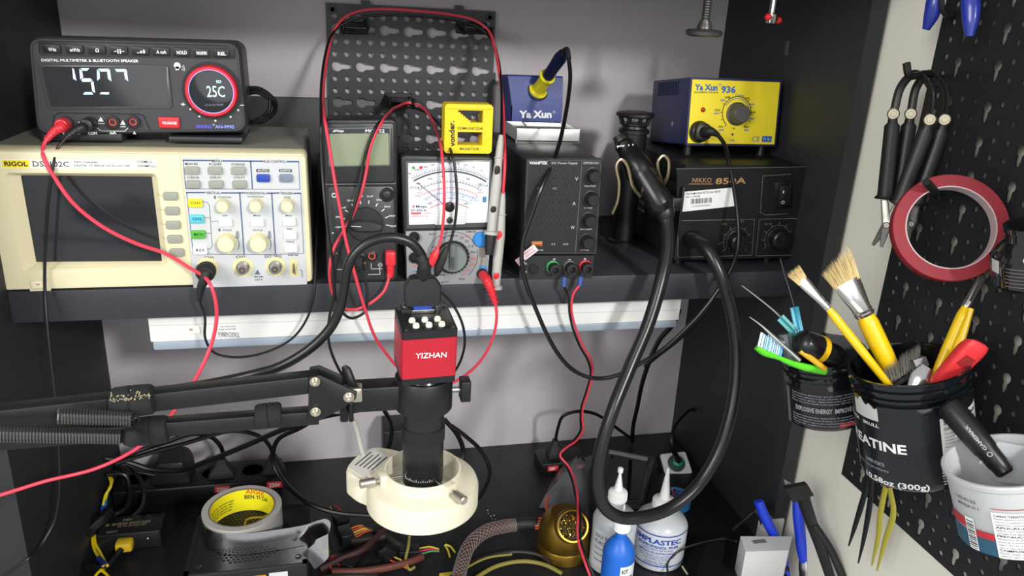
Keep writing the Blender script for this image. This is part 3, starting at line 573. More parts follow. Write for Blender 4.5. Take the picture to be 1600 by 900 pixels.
b.txt('ET-3021A', 643, 328.8, 666, 328.6, 4, INK, y0, .01); b.plate([(642, 332), (658, 331.8), (658, 335), (642, 335.2)], .0001, RDI, y=-.0042); b.txt('CONTINUITY', 660, 333.5, 675, 333.3, 2.2, RDI, y0, 0); b.txt('FUSE PROTECTED', 642, 338, 669, 337.6, 2.2, RDI, y0, 0)
b.knob(646, 262, [(0, 2.6), (.0006, 2.6)], mat('#4f9a4d', .4), y=-.004, n=12); b.knob(657.5, 261.7, [(0, 2.6), (.0006, 2.6)], mat('#c8302f', .4), y=-.004, n=12)
b.plate([(754, 307.5), (760, 307.3), (760, 316), (754, 316.2)], .0002, mat('#3f78a8'), y=-.004)
b.build('scale_face', an)
b = MB(FN); b.line([(652, 285), (694, 320)], .9, mat('#6e3040', .4), -.0062); b.build('needle', an)
b = MB(FN); b.plate([(680, 326), (727, 325), (727, 349.5), (678, 350.5)], .004, mat('#d9dbd8', .3), 3, y=-.003, ch=.001)
for i in range(5): b.line([(683, 331 + i * 4), (725, 330 + i * 4)], .6, mat('#b9bcbc'), -.0072)
b.knob(702, 323, [(0, 8), (.003, 8), (.0035, 7)], BLK, y=-.004); b.knob(702, 343, [(0, 5), (.005, 5), (.0055, 4)], mat('#303234', .4), y=-.004, n=14); b.build('movement_cover', an)
b = MB(FN); b.plate([(634, 361), (764, 358.5), (762.5, 442.5), (636, 445.5)], .0012, mat('#8b8c8e', .5, noise=.06, ns=30), 2, ch=.0004); y0 = -.0015
for i, t in enumerate(['1000', '500', '250', '50', '10', '2.5', '.1', 'OFF', 'x1K', 'x10', 'x1', '25', '2.5', '50u', '1000', '250', '50', '10']):
    a = -150 + i * 17.5; u = 707 + math.sin(R_(a)) * 33; v = 401 - math.cos(R_(a)) * 33; m = RDI if i > 13 else INK
    b.txt(t, u - 1.2 * len(t) - .5, v, u + 1.2 * len(t) + .5, v, 3.2, m, y0, .01)
b.arc(707, 401, 40, -75, 60, .7, INK, y0); b.arc(707, 401, 40, 75, 140, .7, INK, y0)
for t, u, v, w_, m in [('DCV', 675, 366, 9, INK), ('ACV', 731, 369, 9, RDI), ('OHM ADJ', 736, 362, 16, INK), ('OUTPUT', 649, 383, 12, RDI), ('10A', 648, 415, 9, RDI), ('BATT', 695, 441, 12, INK), ('BUZZ', 722, 436, 9, INK), ('-COM', 645, 424, 9, BLU)]:
    b.txt(t, u - w_ / 2, v, u + w_ / 2, v, 3, m, y0, .01)
for v in (390, 394, 398, 402, 406, 410): b.line([(752, v), (757, v)], 1.2, mat('#a98d3a', .4, .5), y0)
b.plate([(748, 415), (761, 414.5), (761, 425), (748, 426)], .0005, mat('#4c80b8'), y=-.001); b.build('switch_panel', an)
b = MB(FN); b.knob(706.5, 401, [(0, 26), (.003, 26), (.004, 25)], BLK, y=-.001, n=28)
k = FN.k(706, 401); c = FN.at(706.5, 401)
for i in range(28):
    a = 2 * PI * i / 28; b.cyl((c[0] + math.cos(a) * 25.5 * k, -.001, c[1] + math.sin(a) * 25.5 * k), (c[0] + math.cos(a) * 25.5 * k, -.0048, c[1] + math.sin(a) * 25.5 * k), .0013, BLK, n=6)
b.build('dial_ring', an)
b = MB(FN); b.knob(706.5, 401, [(0, 22.5), (.009, 22), (.011, 20.5), (.011, 19)], mat('#6d7571', .45), y=-.004, n=36); b.plate([(702, 381), (711, 381), (711, 421), (702, 421)], .004, mat('#5c6461', .45), 3, y=-.015, ch=.001, back=.001); b.plate([(703.5, 402), (709.5, 402), (709.5, 419), (703.5, 419)], .0005, mat('#3e4443'), y=-.0188); b.build('range_knob', an)
b = MB(FN); b.knob(751, 373, [(0, 12), (.004, 12), (.005, 11)], mat('#2f7fc4', .35), y=-.001, n=20); b.build('zero_adjust_knob', an, 'blue round adjusting knob')
for u, v in [(647, 370), (647, 402), (647, 436), (753, 427)]:
    b = MB(FN); b.knob(u, v, [(0, 8.5), (.004, 8.5), (.005, 7.5), (.005, 5.5), (.001, 5)], BLK, y=-.001); b.knob(u, v, [(0, 4), (.003, 4), (.003, 2), (0, 1.6)], BLKM, y=-.001, n=12); b.build('socket', an)
# leads of the analogue meter: up over the two top hooks, down to the grey probes
GP = mat('#a6a59f', .45)
def probe(t, p0, p1, acc, oval, tip):
    a = at(*p0[:2], Y=p0[2]); c = at(*p1[:2], Y=p1[2]); d = c - a; L = d.length; b = MB()
    b.lathe(a, d, [(0, .0028), (.01, .0042), (L * .22, .0052), (L * .222, .0066), (L * .23, .0066), (L * .235, .0055), (L * .45, .0072), (L * .8, .0062), (L * .96, .006), (L * .97, .0092), (L, .0092)], GP, 16, sx=1); b.build('handle', t)
    u = (CAM - a).normalized()
    for f in oval: b = MB(); q = a + d * f + u * .0058; b.sphere(q, .0042, acc, 10, (.9, .45, 2.0 if f < .7 else 1.2)); b.build('grip_inlay', t)
    if tip:
        b = MB(); b.lathe(c, d, [(0, .0075), (.014, .0068), (.026, .0045)], BLKM, 14); b.build('tip_guard', t); b = MB(); b.cyl(c + d.normalized() * .025, c + d.normalized() * .042, .001, CHR, n=8); b.build('tip', t)
tl = T('black_probe_lead', 'black meter lead over both top hooks, ending in a grey probe with black tip', 'test lead', at(783, 210, Y=-.02))
probe(tl, (783, 211, .012), (767, 367, -.014), BLKM, (.36, .74), True)
cable_mb([(783, 213, .012), (784, 180, .05), (783, 130, .12), (778, 90, .2), (768, 62, .245), (752, 46, .252), (725, 35, .252), (680, 28, .25), (630, 24, .25), (590, 24, .252), (556, 29, .252), (530, 42, .252), (518, 55, .24), (509, 82, .2), (503, 120, .14), (501, 170, .03), (502, 195, -.012), (502, 225, -.016), (504, 270, -.02), (508, 320, -.03), (514, 370, -.034), (521, 420, -.036), (522, 462, -.036), (514, 500, -.036), (514, 535, -.03), (525, 568, -.02), (545, 598, -.0), (580, 615, .03), (640, 612, .04), (700, 590, .03), (724, 550, .0), (724, 512, -.014), (710, 480, -.018), (690, 458, -.02), (668, 448, -.022), (652, 440, -.018)], .0018, RUB).build('cable', tl)
b = MB(); o = FN.M @ Vector((FN.at(647, 436)[0], -.006, FN.at(647, 436)[1])); b.tube([o, o + Vector((0, -.013, 0)), o + Vector((.006, -.016, -.003)), o + Vector((.018, -.016, -.006))], [.0055, .0055, .005, .003], BLKM, 10); b.build('plug', tl)
tl = T('red_probe_lead', 'red meter lead over both top hooks, ending in a grey probe with red inlays', 'test lead', at(775, 450, Y=-.02))
probe(tl, (786, 300, -.002), (774, 451, -.016), mat('#d2222c', .4), (.45, .86), False)
b = MB(); o = FN.M @ Vector((FN.at(753, 427)[0], -.006, FN.at(753, 427)[1])); Q = [o, o + Vector((.002, -.012, -.001)), at(762, 440, Y=-.026), at(768, 455, Y=-.028), at(774, 474, Y=-.03)]; b.tube(Q, [.0062, .0062, .0052, .003], REDP, 12); ribs(b, Q[2:], .0072, .005, REDP, 3); b.build('plug', tl)
cable_mb([(774, 472, -.03), (776, 495, -.03), (771, 525, -.026), (757, 555, -.015), (735, 580, .0), (700, 600, .02), (660, 600, .03), (625, 577, .02), (598, 545, .0), (583, 520, -.015), (572, 488, -.026), (562, 455, -.032), (551, 415, -.035), (541, 378, -.033), (532, 330, -.03), (523, 282, -.024), (515, 232, -.018), (509, 196, -.014), (506, 176, .02), (505, 150, .10), (507, 118, .17), (513, 80, .22), (522, 47, .248), (540, 26, .252), (568, 16, .252), (600, 14, .25), (650, 17, .25), (700, 22, .252), (740, 31, .252), (762, 46, .245), (773, 75, .21), (780, 115, .15), (786, 165, .09), (788, 220, .03), (789, 250, .0), (788, 275, -.006), (786, 302, -.004)], .002, REDL).build('cable', tl)
# ================================================================= magnetizer
FV = Face((.16, .006, .166)); YL = mat('#e3c414', .42)
vd = T('magnetizer', 'yellow screwdriver magnetizer block with two windows, standing on the analogue meter', 'magnetizer', FV)
b = MB(FV); o4 = P2(FV, [(697, 162), (771, 165), (768, 240), (694, 238)]); w1 = P2(FV, [(713, 172), (754, 172), (754, 192), (727, 192)]); w2 = P2(FV, [(715, 206), (754, 207), (753, 227), (716, 225)])
o4[2] = (o4[2][0], 0); o4[3] = (o4[3][0], 0)
# frame made from strips round the two windows
xl, xr = o4[3][0], o4[2][0]; zt_ = o4[0][1]; xw0, xw1 = w2[0][0], w2[1][0]; zs = [0, w2[2][1], w2[0][1], w1[2][1], w1[0][1], zt_]
def stp(mb, q, d=.026): mb.poly(q, 0, d, YL)
b.poly([(xl, .003), (xl + .003, 0), (xw0, 0), (xw0, zt_), (xl + .003, zt_), (xl, zt_ - .003)], 0, .026, YL); b.poly([(xw1, 0), (xr - .003, 0), (xr, .003), (xr, zt_ - .003), (xr - .003, zt_), (xw1, zt_)], 0, .026, YL)
b.box(xw0, xw1, 0, .026, 0, zs[1], YL); b.box(xw0, xw1, 0, .026, zs[2], zs[3], YL); b.box(xw0, xw1, 0, .026, zs[4], zt_, YL)
n = 5; dx = (w1[2][0] - .0 - xw0) 
for i in range(n): b.box(xw0, xw0 + (xw1 - xw0) * .62 * (n - i) / n * .8, 0, .026, zs[3] + (zs[4] - zs[3]) * i / n * .82, zs[3] + (zs[4] - zs[3]) * (i + 1) / n * .82, YL)
b.box(xl + .002, xr - .002, -.0012, .0001, zt_ - .006, zt_ - .002, YL, .0005)
b.txt('DESMAGNETIZAR', 715, 200.3, 755, 200.8, 4, INK, -.0002, .012); b.txt('MAGNETIZAR', 718.5, 232.4, 749, 232.8, 4, INK, -.0002, .012)
b.txt('vonder.', 706.5, 229, 705.3, 189, 8.5, INK, -.0002, .035); b.build('case', vd)
b = MB(FV); c = FV.at(748, 205); b.box(c[0] - .0012, c[0] + .0012, .006, .012, c[1] - .001, zs[4] - .004, BLK, .0005); b.sphere((c[0] - .002, .008, c[1] - .002), .005, BLK, 10, (1.6, .8, .7)); b.build('magnet_arm', vd)
# ================================================================= bench power supply
FW = Face((.2955, 0, 0)); CH_ = mat('#1d1e20', .45, noise=.1, ns=60)
ps = T('power_supply', 'narrow black bench power supply with four knobs and three terminals', 'power supply', FW)
xl, xr = -.052, .0535; H = .158
b = MB(FW); b.box(xl, xr, .006, .25, .004, H, mat('#1c1d1f', .35, noise=.08, ns=60), .001)
for x in (xl + .012, xr - .012):
    for y in (.02, .23): b.cyl((x, y, 0), (x, y, .004), .006, RUB, n=10)
for i in range(7): b.box(xl - .0004, xl, .05 + i * .022, .062 + i * .022, .03, .036, BLKG)
b.build('case', ps)
b = MB(FW); b.plate([(822.5, 248), (941, 248), (932, 397), (816.5, 397)], .0, CH_, 1, back=.007); y0 = -.0003
GY = mat('#a9acb0', .5); b.line([(909.5, 250), (899, 396)], .9, mat('#5b5d60'), y0); b.line([(825, 250.5), (939, 250.5), (930.5, 395.5), (818.5, 395.5)], .7, mat('#4d4f52'), y0, True)
b.txt('WANPTEK', 827, 254.6, 856, 254.6, 4.6, WINK, y0, .02); b.txt('DC Power Supply', 862, 254.6, 903, 254.6, 3.6, GY, y0, .01); b.txt('DPS3010U', 912, 254.6, 936, 254.6, 3.6, GY, y0, .01)
for t, u, v, w_, h in [('V', 901, 279.5, 5, 5.5), ('A', 897, 318, 5, 5.5), ('W', 894.8, 355.5, 6, 5.5), ('C.V', 843, 294.5, 7, 2.8), ('C.C', 867, 294.5, 6, 2.8), ('C.E', 864.5, 381.5, 6, 2.8), ('OCP', 884, 381.5, 8, 2.8), ('Quick Charge', 838, 390, 22, 3), ('VOLTAGE', 921.5, 290.6, 18, 2.6), ('V-FINE', 919, 324.8, 13, 2.6), ('A-CURRENT', 916, 358, 19, 2.6), ('A-FINE', 913.5, 390.5, 13, 2.6)]:
    b.txt(t, u - w_ / 2, v, u + w_ / 2, v, h, GY, y0, .012)
DM = mat('#242528', .5)
for v, u in ((278, 868), (316, 862), (350, 858)):
    for i in range(4):
        x = u - 26 + i * 15
        for q in ([(x, v - 12), (x + 9, v - 12)], [(x - 1, v), (x + 8, v)], [(x - 2, v + 12), (x + 7, v + 12)], [(x, v - 12), (x - 2, v + 12)], [(x + 9, v - 12), (x + 7, v + 12)]): b.line(q, 1.6, DM, y0)
b.build('display_panel', ps)
b = MB(FW); b.btn(838.7, 381, 19, 8.5, .0006, mat('#8a5a36', .4, .3), 1); b.btn(838.7, 381.5, 16, 5.5, .0009, mat('#d0752e', .4), .5); b.line([(832, 383), (845, 383)], 1.5, BLKM, -.0011); b.build('usb_port', ps, 'orange USB port')
b = MB(FW); b.plate([(814, 399.5), (928.5, 399), (925, 434.5), (811, 437)], .001, mat('#232427', .45), 1, back=.008)
y0 = -.0013
b.txt('+', 864, 405, 868, 405, 3.5, WINK, y0, .03); b.txt('-', 888, 405, 892, 405, 3, WINK, y0, .03); b.txt('+', 912, 404.5, 916, 404.5, 3.5, WINK, y0, .03); b.txt('ON', 817, 412, 823, 412, 2.6, WINK, y0); b.txt('OFF', 817, 425, 823, 425, 2.6, WINK, y0); b.build('terminal_panel', ps)
b = MB(FW); b.knob(833.5, 420.5, [(0, 7.5), (.003, 7.5), (.0036, 6.5)], BLK, y=-.001, n=18); b.build('power_button', ps)
for u, v in [(927, 275), (924.5, 311), (921, 344.5), (917.5, 378)]:
    b = MB(FW); b.knob(u - 2, v - 1.5, [(0, 12.5), (.0012, 12.5), (.0015, 10.8), (.013, 9.8), (.0145, 8.5)], mat('#1b1c1e', .4), n=26); b.build('knob', ps)
for u, v, m in [(863, 416.5, mat('#2f8a52', .4)), (889, 416, mat('#4b4a42', .45)), (913.5, 415.5, mat('#b0222c', .4))]:
    b = MB(FW); b.knob(u, v, [(0, 10.5), (.0035, 10.5), (.004, 9)], m, y=-.001); b.build('terminal_base', ps, None)
    b = MB(FW); b.knob(u, v, [(.003, 7.5), (.006, 8.5), (.016, 8.2), (.0165, 5), (.011, 4.6)], BLKM, y=-.001)
    c = FW.at(u, v); k = FW.k(u, v)
    for i in range(12):
        a = 2 * PI * i / 12; b.cyl((c[0] + math.cos(a) * 8.2 * k, -.006, c[1] + math.sin(a) * 8.2 * k), (c[0] + math.cos(a) * 8 * k, -.0168, c[1] + math.sin(a) * 8 * k), .0011, BLKM, n=5)
    b.build('terminal_cap', ps)
ft = Face(at(824, 398, Y=-.010)); b = MB(); b.M = ft.M @ Matrix.Rotation(R_(-38), 4, 'Y'); b.rp(.004, .001, .022, .011, -.0003, 0, mat('#ddd2d2', .6), .001); b.rp(-.013, -.001, .009, .011, -.0003, 0, mat('#c9a9a6', .6), .001)
b.txtl('APROVADO', (-.003, .0035), (.012, .0035), .0024, mat('#c8404a'), -.0006, .01); b.txtl('QUALIDADE', (-.003, -.001), (.012, -.001), .0024, mat('#c8404a'), -.0006, .01)
S(b, 'inspection_tag', 'small white and pink paper tag wrapped round the iron cord before the power supply', 'tag')
# output leads
for nm, lab, m, pts, fk in [('red_output_lead', 'red wire from the red terminal of the power supply hanging down to the desk', mat('#cf3a4a', .42), [(906, 445, -.022), (896, 459, -.02), (893, 484, -.016), (900, 514, -.01), (911, 541, -.002), (922, 560, .005), (926, 582, .012), (919, 612, .02), (911, 637, .03), (910, 655, .035), (911, 672, .04), (900, 689, .05), (884, 700, .06), (875, 711, .06), (888, 728, .05), (896, 745, .03), (902, 773, -.02), (903, 803, -.06), (903, 842, -.10), (912, 873, -.13), (922, 900, -.15)], (908, 432)),
                       ('black_output_lead', 'black wire from the middle terminal of the power supply, twisted beside the red one', RUB, [(881, 447, -.022), (888, 466, -.018), (890, 490, -.013), (896, 516, -.007), (907, 543, .002), (918, 562, .009), (923, 582, .016), (916, 612, .024), (908, 637, .034), (907, 655, .04), (907, 672, .045), (896, 688, .055), (881, 699, .065), (872, 711, .066), (886, 731, .054), (893, 748, .033), (899, 775, -.016), (907, 803, -.06), (907, 842, -.10), (916, 870, -.13), (928, 900, -.15)], (882, 433))]:
    t = T(nm, lab, 'wire', at(pts[0][0], pts[0][1], Y=pts[0][2])); cable_mb(pts, .0017, m).build('wire', t)
    b = MB(); a = at(fk[0], fk[1], Y=-.02); c = at(pts[0][0], pts[0][1] + 1, Y=pts[0][2]); b.lathe(a, c - a, [(0, .0036), ((c - a).length, .003)], mat('#3a4f8f', .4), 12); b.build('crimp_sleeve', t)
    b = MB(); q = at(fk[0] + 5, fk[1] - 9, Y=-.012); b.tube([a, q], .0012, SILV, 6, smooth=False); b.build('fork_terminal', t)
# ================================================================= soldering iron stand and iron
ST = Face((.313, .15, .1585)); BL = mat('#2c3a7c', .45, noise=.12, ns=500, bump=.6)
st = T('iron_stand', 'blue metal soldering iron stand with silver sponge tray on the power supply', 'stand', ST)
b = MB(ST); b.box(-.049, .049, 0, .078, 0, .0025, SILV); 
for x0, x1, y0_, y1 in ((-.049, -.047, 0, .078), (.047, .049, 0, .078), (-.049, .049, 0, .002), (-.049, .049, .076, .078)): b.box(x0, x1, y0_, y1, 0, .020, mat('#d8d8d6', .4, .6), .0008)
b.build('tray', st)
b = MB(ST); b.box(-.043, .043, .006, .07, .0025, .014, mat('#8f8b78', .9, noise=.3, ns=120, bump=1), .003); b.build('sponge', st)
b = MB(ST); b.tube([(-.03, .02, .0215), (-.03, .045, .0235), (.03, .045, .0235), (.03, .02, .0215)], .0008, BLKM, 6, smooth=False); b.build('wire_rest', st)
FB2 = Face((.313, .23, .1785)); tt = [FB2.at(798, 168), FB2.at(879, 168), FB2.at(880, 119), FB2.at(793, 118)]
b = MB(FB2); x0, x1 = FB2.at(798, 197)[0], FB2.at(876, 197)[0]; zf = FB2.at(838, 167)[1]; lean = .012
x2, x3 = FB2.at(793, 118, lean)[0], FB2.at(880, 118, lean)[0]; zt_ = FB2.at(838, 118, lean)[1]
P = [(x0, 0, -.018), (x1, 0, -.018), (x1 + .001, 0, zf), (x0, 0, zf)]
b.loft([[(x0, 0, -.018), (x1, 0, -.018), (x1, .0016, -.018), (x0, .0016, -.018)], [(x0, 0, zf), (x1 + .001, 0, zf), (x1 + .001, .0016, zf), (x0, .0016, zf)], [(x2, lean, zt_ - .002), (x3, lean, zt_ - .002), (x3, lean + .0016, zt_ - .002), (x2, lean + .0016, zt_ - .002)], [(x2, lean + .003, zt_), (x3, lean + .003, zt_), (x3, lean + .05, zt_ - .004), (x2, lean + .05, zt_ - .004)]], BL)
b.loft([[(x2, lean, zt_ - .002), (x2 + .0012, lean, zt_ - .002), (x2 + .0012, .055, zt_ - .004), (x2, .055, zt_ - .004)], [(x0, 0, zf), (x0 + .0012, 0, zf), (x0 + .0012, .055, zf), (x0, .055, zf)], [(x0, 0, -.018), (x0 + .0012, 0, -.018), (x0 + .0012, .055, -.018), (x0, .055, -.018)]], BL)
b.txt('Ya Xun', 811, 178.5, 862, 178.5, 10.5, WINK, -.0004, .045); b.arc(866, 175, 1.8, 0, 360, .7, WINK, n=10); b.build('bracket', st)
hc = FB2.M @ Vector((FB2.at(840, 142, .008)[0], .008, FB2.at(840, 142, .008)[1])); ax = (at(880, 84, Y=.165) - hc).normalized()
b = MB(); b.lathe(hc - ax * .002, ax, [(0, .0165), (.004, .0165), (.004, .0135), (0, .0135)], SILV, 28, False); b.build('guard_ring', st)
b = MB(); 
Pc = [hc - ax * (.002 + i * .0008) + (basis(ax)[0] * math.cos(i * .9) + basis(ax)[1] * math.sin(i * .9)) * .011 for i in range(64)]; b.tube(Pc, .0008, SILV, 5, k=2); b.build('coil_holder', st)
so = T('soldering_iron', 'dark blue soldering iron with yellow collar resting in the blue stand', 'soldering iron', hc)
tip = at(880, 84, Y=.165); L = (tip - hc).length; Yc = mat('#d6cb1f', .4)
b = MB(); b.lathe(hc + ax * .0, ax, [(0, .0145), (.003, .0148), (.0035, .0125), (.006, .0105), (L * .36, .0095), (L * .38, .0125), (L * .41, .0125), (L * .42, .010)], Yc, 24); b.build('collar', so)
b = MB(); b.lathe(hc + ax * L * .40, ax, [(0, .0095), (L * .2, .0088), (L * .5, .0098), (L * .55, .0085), (L * .60, .0078)], mat('#141a3c', .3), 20); b.build('handle', so)
b = MB(); b.lathe(hc - ax * .045, ax, [(0, .0012), (.012, .003), (.046, .004)], SILV, 10); b.build('tip', so)
b = MB(); q = [tip - ax * .004, tip + ax * .006, at(886, 78, Y=.15), at(889, 92, Y=.14)]; b.tube(q, [.006, .005, .004, .0034], BLKM, 10); b.build('strain_relief', so)
CORD = [(888, 88, .142), (891, 115, .13), (889, 145, .11), (882, 188, .07), (872, 231, .03), (858, 266, .0), (844, 297, -.014), (831, 335, -.016), (819, 369, -.017), (815, 401, -.019), (818, 428, -.02), (826, 455, -.022), (839, 487, -.022), (853, 519, -.022), (872, 553, -.022), (894, 577, -.024), (919, 589, -.026), (944, 591, -.028), (976, 582, -.03), (1004, 566, -.03), (1033, 548, -.03), (1064, 521, -.03), (1095, 489, -.03), (1122, 453, -.03), (1143, 418, -.026), (1153, 385, -.015), (1152, 335, .0), (1146, 290, .02), (1138, 250, .04), (1131, 224, .06), (1121, 210, .07)]
cable_mb(CORD, .0029, mat('#121214', .33), 10).build('cord', so)
# ================================================================= hot air station
FK = Face((.571, .03, 0)); KB = mat('#17181a', .42, noise=.08, ns=250, bump=.25); GOLD = mat('#a58458', .45, .2)
nk = T('hot_air_station', 'wide black hot air rework station with gold lettering under the yellow-fronted station', 'rework station', FK)
b = MB(FK); x0, x1, z0, z1 = -.093, .092, .01, .149
b.loft([ring([(x0, z0), (x1, z0), (x1, z1), (x0, z1)], .25, .002), ring([(x0, z0), (x1, z0), (x1, z1), (x0, z1)], .002, .002), ring([(x0 + .001, z0 + .001), (x1 - .001, z0 + .001), (x1 - .001, z1 - .001), (x0 + .001, z1 - .001)], 0, .002)], KB)
for i in range(6): b.box(x0 - .0004, x0, .12, .17, .05 + i * .012, .054 + i * .012, BLKG)
b.build('case', nk)
for x in (-.075, .07):
    for y in (.02, .23): MB(FK).cyl((x, y, 0), (x, y, .0101), .008, RUB, n=12).build('foot', nk)
b = MB(FK); LN = mat('#6e675a', .5); b.plate([(1057, 262), (1272, 259), (1256, 402), (1058, 406)], .001, mat('#141517', .4, noise=.05, ns=300), 2, back=.0005); y0 = -.0013
b.line([(1056, 264), (1270, 260.5)], .7, LN, y0)
b.line([(1059, 345), (1179, 342.5), (1175, 399), (1059, 402)], .8, LN, y0, True); b.line([(1187, 342.5), (1264, 341), (1262, 398), (1181, 400)], .8, LN, y0, True)
b.line([(1192, 275), (1236, 272)], .8, LN, y0); b.line([(1192, 275), (1188, 332), (1196, 336), (1230, 334)], .8, LN, y0)
b.txt('NIKKO', 1082, 281.5, 1112, 281.5, 7.5, GOLD, y0, .0); b.line([(1077, 287.5), (1114, 287.5)], 1, GOLD, y0); b.txt('850A', 1118, 283, 1166, 282, 9.5, GOLD, y0, .02)
for u, v in [(1150, 376), (1214, 372)]:
    b.ticks(u, v, 20, 26, [-130 + i * 32.5 for i in range(9)], .9, LN, y0); b.arc(u, v, 21, -130, 130, .7, LN, y0)
b.txt('AIR', 1128, 350, 1136, 350, 3, LN, y0, 0); b.txt('50', 1157, 346, 1163, 346, 3, LN, y0, 0); b.txt('HEATER', 1194, 350, 1206, 350, 3, LN, y0, 0); b.txt('0', 1122, 381, 1125, 381, 3, LN, y0, 0)
b.build('front_panel', nk)
b = MB(FK); b.plate([(1210, 284), (1238, 282), (1237, 325), (1208, 327)], .002, mat('#0f1011', .35), 2, ch=.0006); b.plate([(1216, 289), (1233.5, 287.5), (1232, 319), (1214, 321)], .006, BLK, 1, ch=.0012); b.txt('O', 1221, 316, 1226, 316, 5, WINK, -.0064, 0); b.txt('I', 1223.5, 300, 1225, 300, 5, WINK, -.0064, 0); b.build('power_switch', nk)
for u, v in [(1150, 376), (1214, 372)]:
    b = MB(FK); b.knob(u, v, [(0, 19), (.002, 19), (.003, 16), (.014, 15), (.016, 13)], mat('#131315', .35), y=-.001, n=28); c = FK.at(u, v); k = FK.k(u, v)
    for i in range(20): a = 2 * PI * i / 20; b.cyl((c[0] + math.cos(a) * 15.7 * k, -.004, c[1] + math.sin(a) * 15.7 * k), (c[0] + math.cos(a) * 15 * k, -.0145, c[1] + math.sin(a) * 15 * k), .0009, BLK, n=5)
    b.box(c[0] - .0012, c[0] + .0012, -.0185, -.016, c[1] - .009, c[1] + .009, BLK, .0005); b.build('knob', nk)
b = MB(FK); q = [(1065, 300), (1146, 293), (1148, 322), (1064, 331)]; b.plate(q, .0003, mat('#dcdcda', .5), 3, y=-.001); y0 = -.0016
b.txt('PATRIMONIO ESTACAO RETR', 1073, 303.2, 1126, 299, 3.4, INK, y0, .005); b.txt('RE 2-1199-DR', 1073, 308, 1094, 306.3, 3, INK, y0, .01)
random.seed(3)
for i in range(19): u = 1080 + i * 1.75; b.line([(u, 311 - i * .12), (u - .2, 318.5 - i * .12)], random.choice([.5, .9, 1.2]), INK, y0)
b.txt('C0000000001', 1081, 322.6, 1110, 320.2, 3.2, mat('#7d7f84'), y0, 0); b.build('asset_label', nk, 'white barcode label')
b = MB(FK); b.knob(1080, 373, [(0, 15), (.003, 15), (.008, 13), (.010, 12)], BLK, y=-.001, n=22); b.build('hose_outlet', nk)
# hose, one thing with the hot air handle
g = T('hot_air_gun', 'black hot air handle and thick looping hose, resting in wire hooks beside the station', 'hot air gun', at(1010, 275, Y=.02))
P0 = at(972, 222, Y=.055); P1 = at(1037, 327, Y=-.005); d = P1 - P0; L = d.length
b = MB(); b.lathe(P0, d, [(0, .011), (.004, .0135), (.012, .013), (.02, .0155), (.034, .0188), (.05, .0205), (.053, .0192), (.058, .0200), (.085, .0182), (.105, .0195), (L - .004, .0190), (L, .0165), (L + .004, .0130)], mat('#141415', .28), 28); b.build('handle', g)
b = MB(); b.lathe(P0, -d, [(0, .0105), (.004, .0105), (.005, .009), (.010, .0085), (.010, .006)], mat('#3a3836', .45, .6), 20); b.build('nozzle', g)
b = MB(); u, w_ = basis(d); s0 = (at(985, 216, Y=.05) - at(968, 218, Y=.05)).normalized()
b.cyl(P0 + d.normalized() * .006 + (CAM - P0).normalized() * .012 - s0 * .011, P0 + d.normalized() * .006 + (CAM - P0).normalized() * .012 + s0 * .011, .0016, CHR, n=8)
for q in (-.011, -.003, .005, .011): c = P0 + d.normalized() * .006 + (CAM - P0).normalized() * .012 + s0 * q; b.lathe(c - s0 * .0008, s0, [(0, .0038), (.0016, .0038)], CHR, 10)
b.build('clamp_screw', g)
HOSE = [(1037, 322, .0), (1041, 345, -.008), (1043, 385, -.03), (1035, 430, -.05), (1015, 500, -.07), (986, 570, -.09), (956, 645, -.115), (938, 705, -.125), (933, 752, -.13), (943, 790, -.132), (968, 808, -.132), (1003, 808, -.130), (1047, 794, -.12), (1087, 762, -.11), (1118, 715, -.10), (1138, 660, -.09), (1149, 600, -.075), (1150, 540, -.06), (1141, 480, -.05), (1124, 425, -.04), (1104, 389, -.02), (1086, 375, .008), (1080, 373, .022)]
b = MB(); b.tube(A3(HOSE), [.0105, .0098, .0092, .009, .009, .009, .0088, .0088, .0088, .0088, .0088, .0088, .0088, .0088, .0088, .0088, .0088, .0088, .0088, .0088, .0092, .0095, .0098], mat('#1b1b1d', .3, noise=.1, ns=60), 16, k=7); b.build('hose', g)
b = MB(); Q = catmull(A3(HOSE), 7); b.lathe(Q[1], Q[6] - Q[1], [(0, .013), (.006, .0138), (.012, .0125), (.016, .0105)], BLK, 20); b.build('strain_relief', g)
hk = T('handle_holder', 'wire hook holder carrying the hot air handle at the left of the black station', 'holder', at(975, 300, Y=.03)); GW = mat('#b7a988', .3, .9)
b = MB(); b.box(.458, .4775, .02, .09, .085, .105, KB, .003); b.box(.474, .4778, .02, .10, .05, .12, KB, .001); b.build('bracket', hk)
for P in ([(957, 333, .015), (965, 313, .005), (967, 285, .0), (963, 258, .0), (970, 249, .0), (979, 257, .0), (988, 290, .0), (1000, 307, .01)], [(1037, 288, .022), (1031, 276, .018), (1028, 252, .01), (1036, 243, .01), (1044, 250, .01), (1044, 272, .01), (1037, 290, .02), (1034, 300, .028)]):
    cable_mb(P, .0022, GW).build('wire_loop', hk)
c = Vector((.4520, .165, .1495)); hb = T('nozzle_stand', 'tall black round canister with flanged vented top behind the hot air handle', 'canister', (c.x, c.y, 0))
b = MB(); b.lathe((c.x, c.y, 0), (0, 0, 1), [(0, .024), (.004, .0245), (.006, .018), (.140, .018), (.152, .0205), (.172, .0205), (.173, .0235), (.178, .0235), (.180, .0195), (.1835, .0185)], BLK, 28); b.build('base', hb)
b = MB(); b.lathe(c + Vector((0, 0, .034)), (0, 0, 1), [(0, .019), (.002, .0225), (.004, .0225)], BLK, 28)
for i in range(8): a = 2 * PI * i / 8; q = c + Vector((math.cos(a) * .02, math.sin(a) * .02, .037)); b.cyl(q, q + Vector((math.cos(a) * .004, math.sin(a) * .004, .011)), .003, BLK, n=8)
b.build('vented_ring', hb)
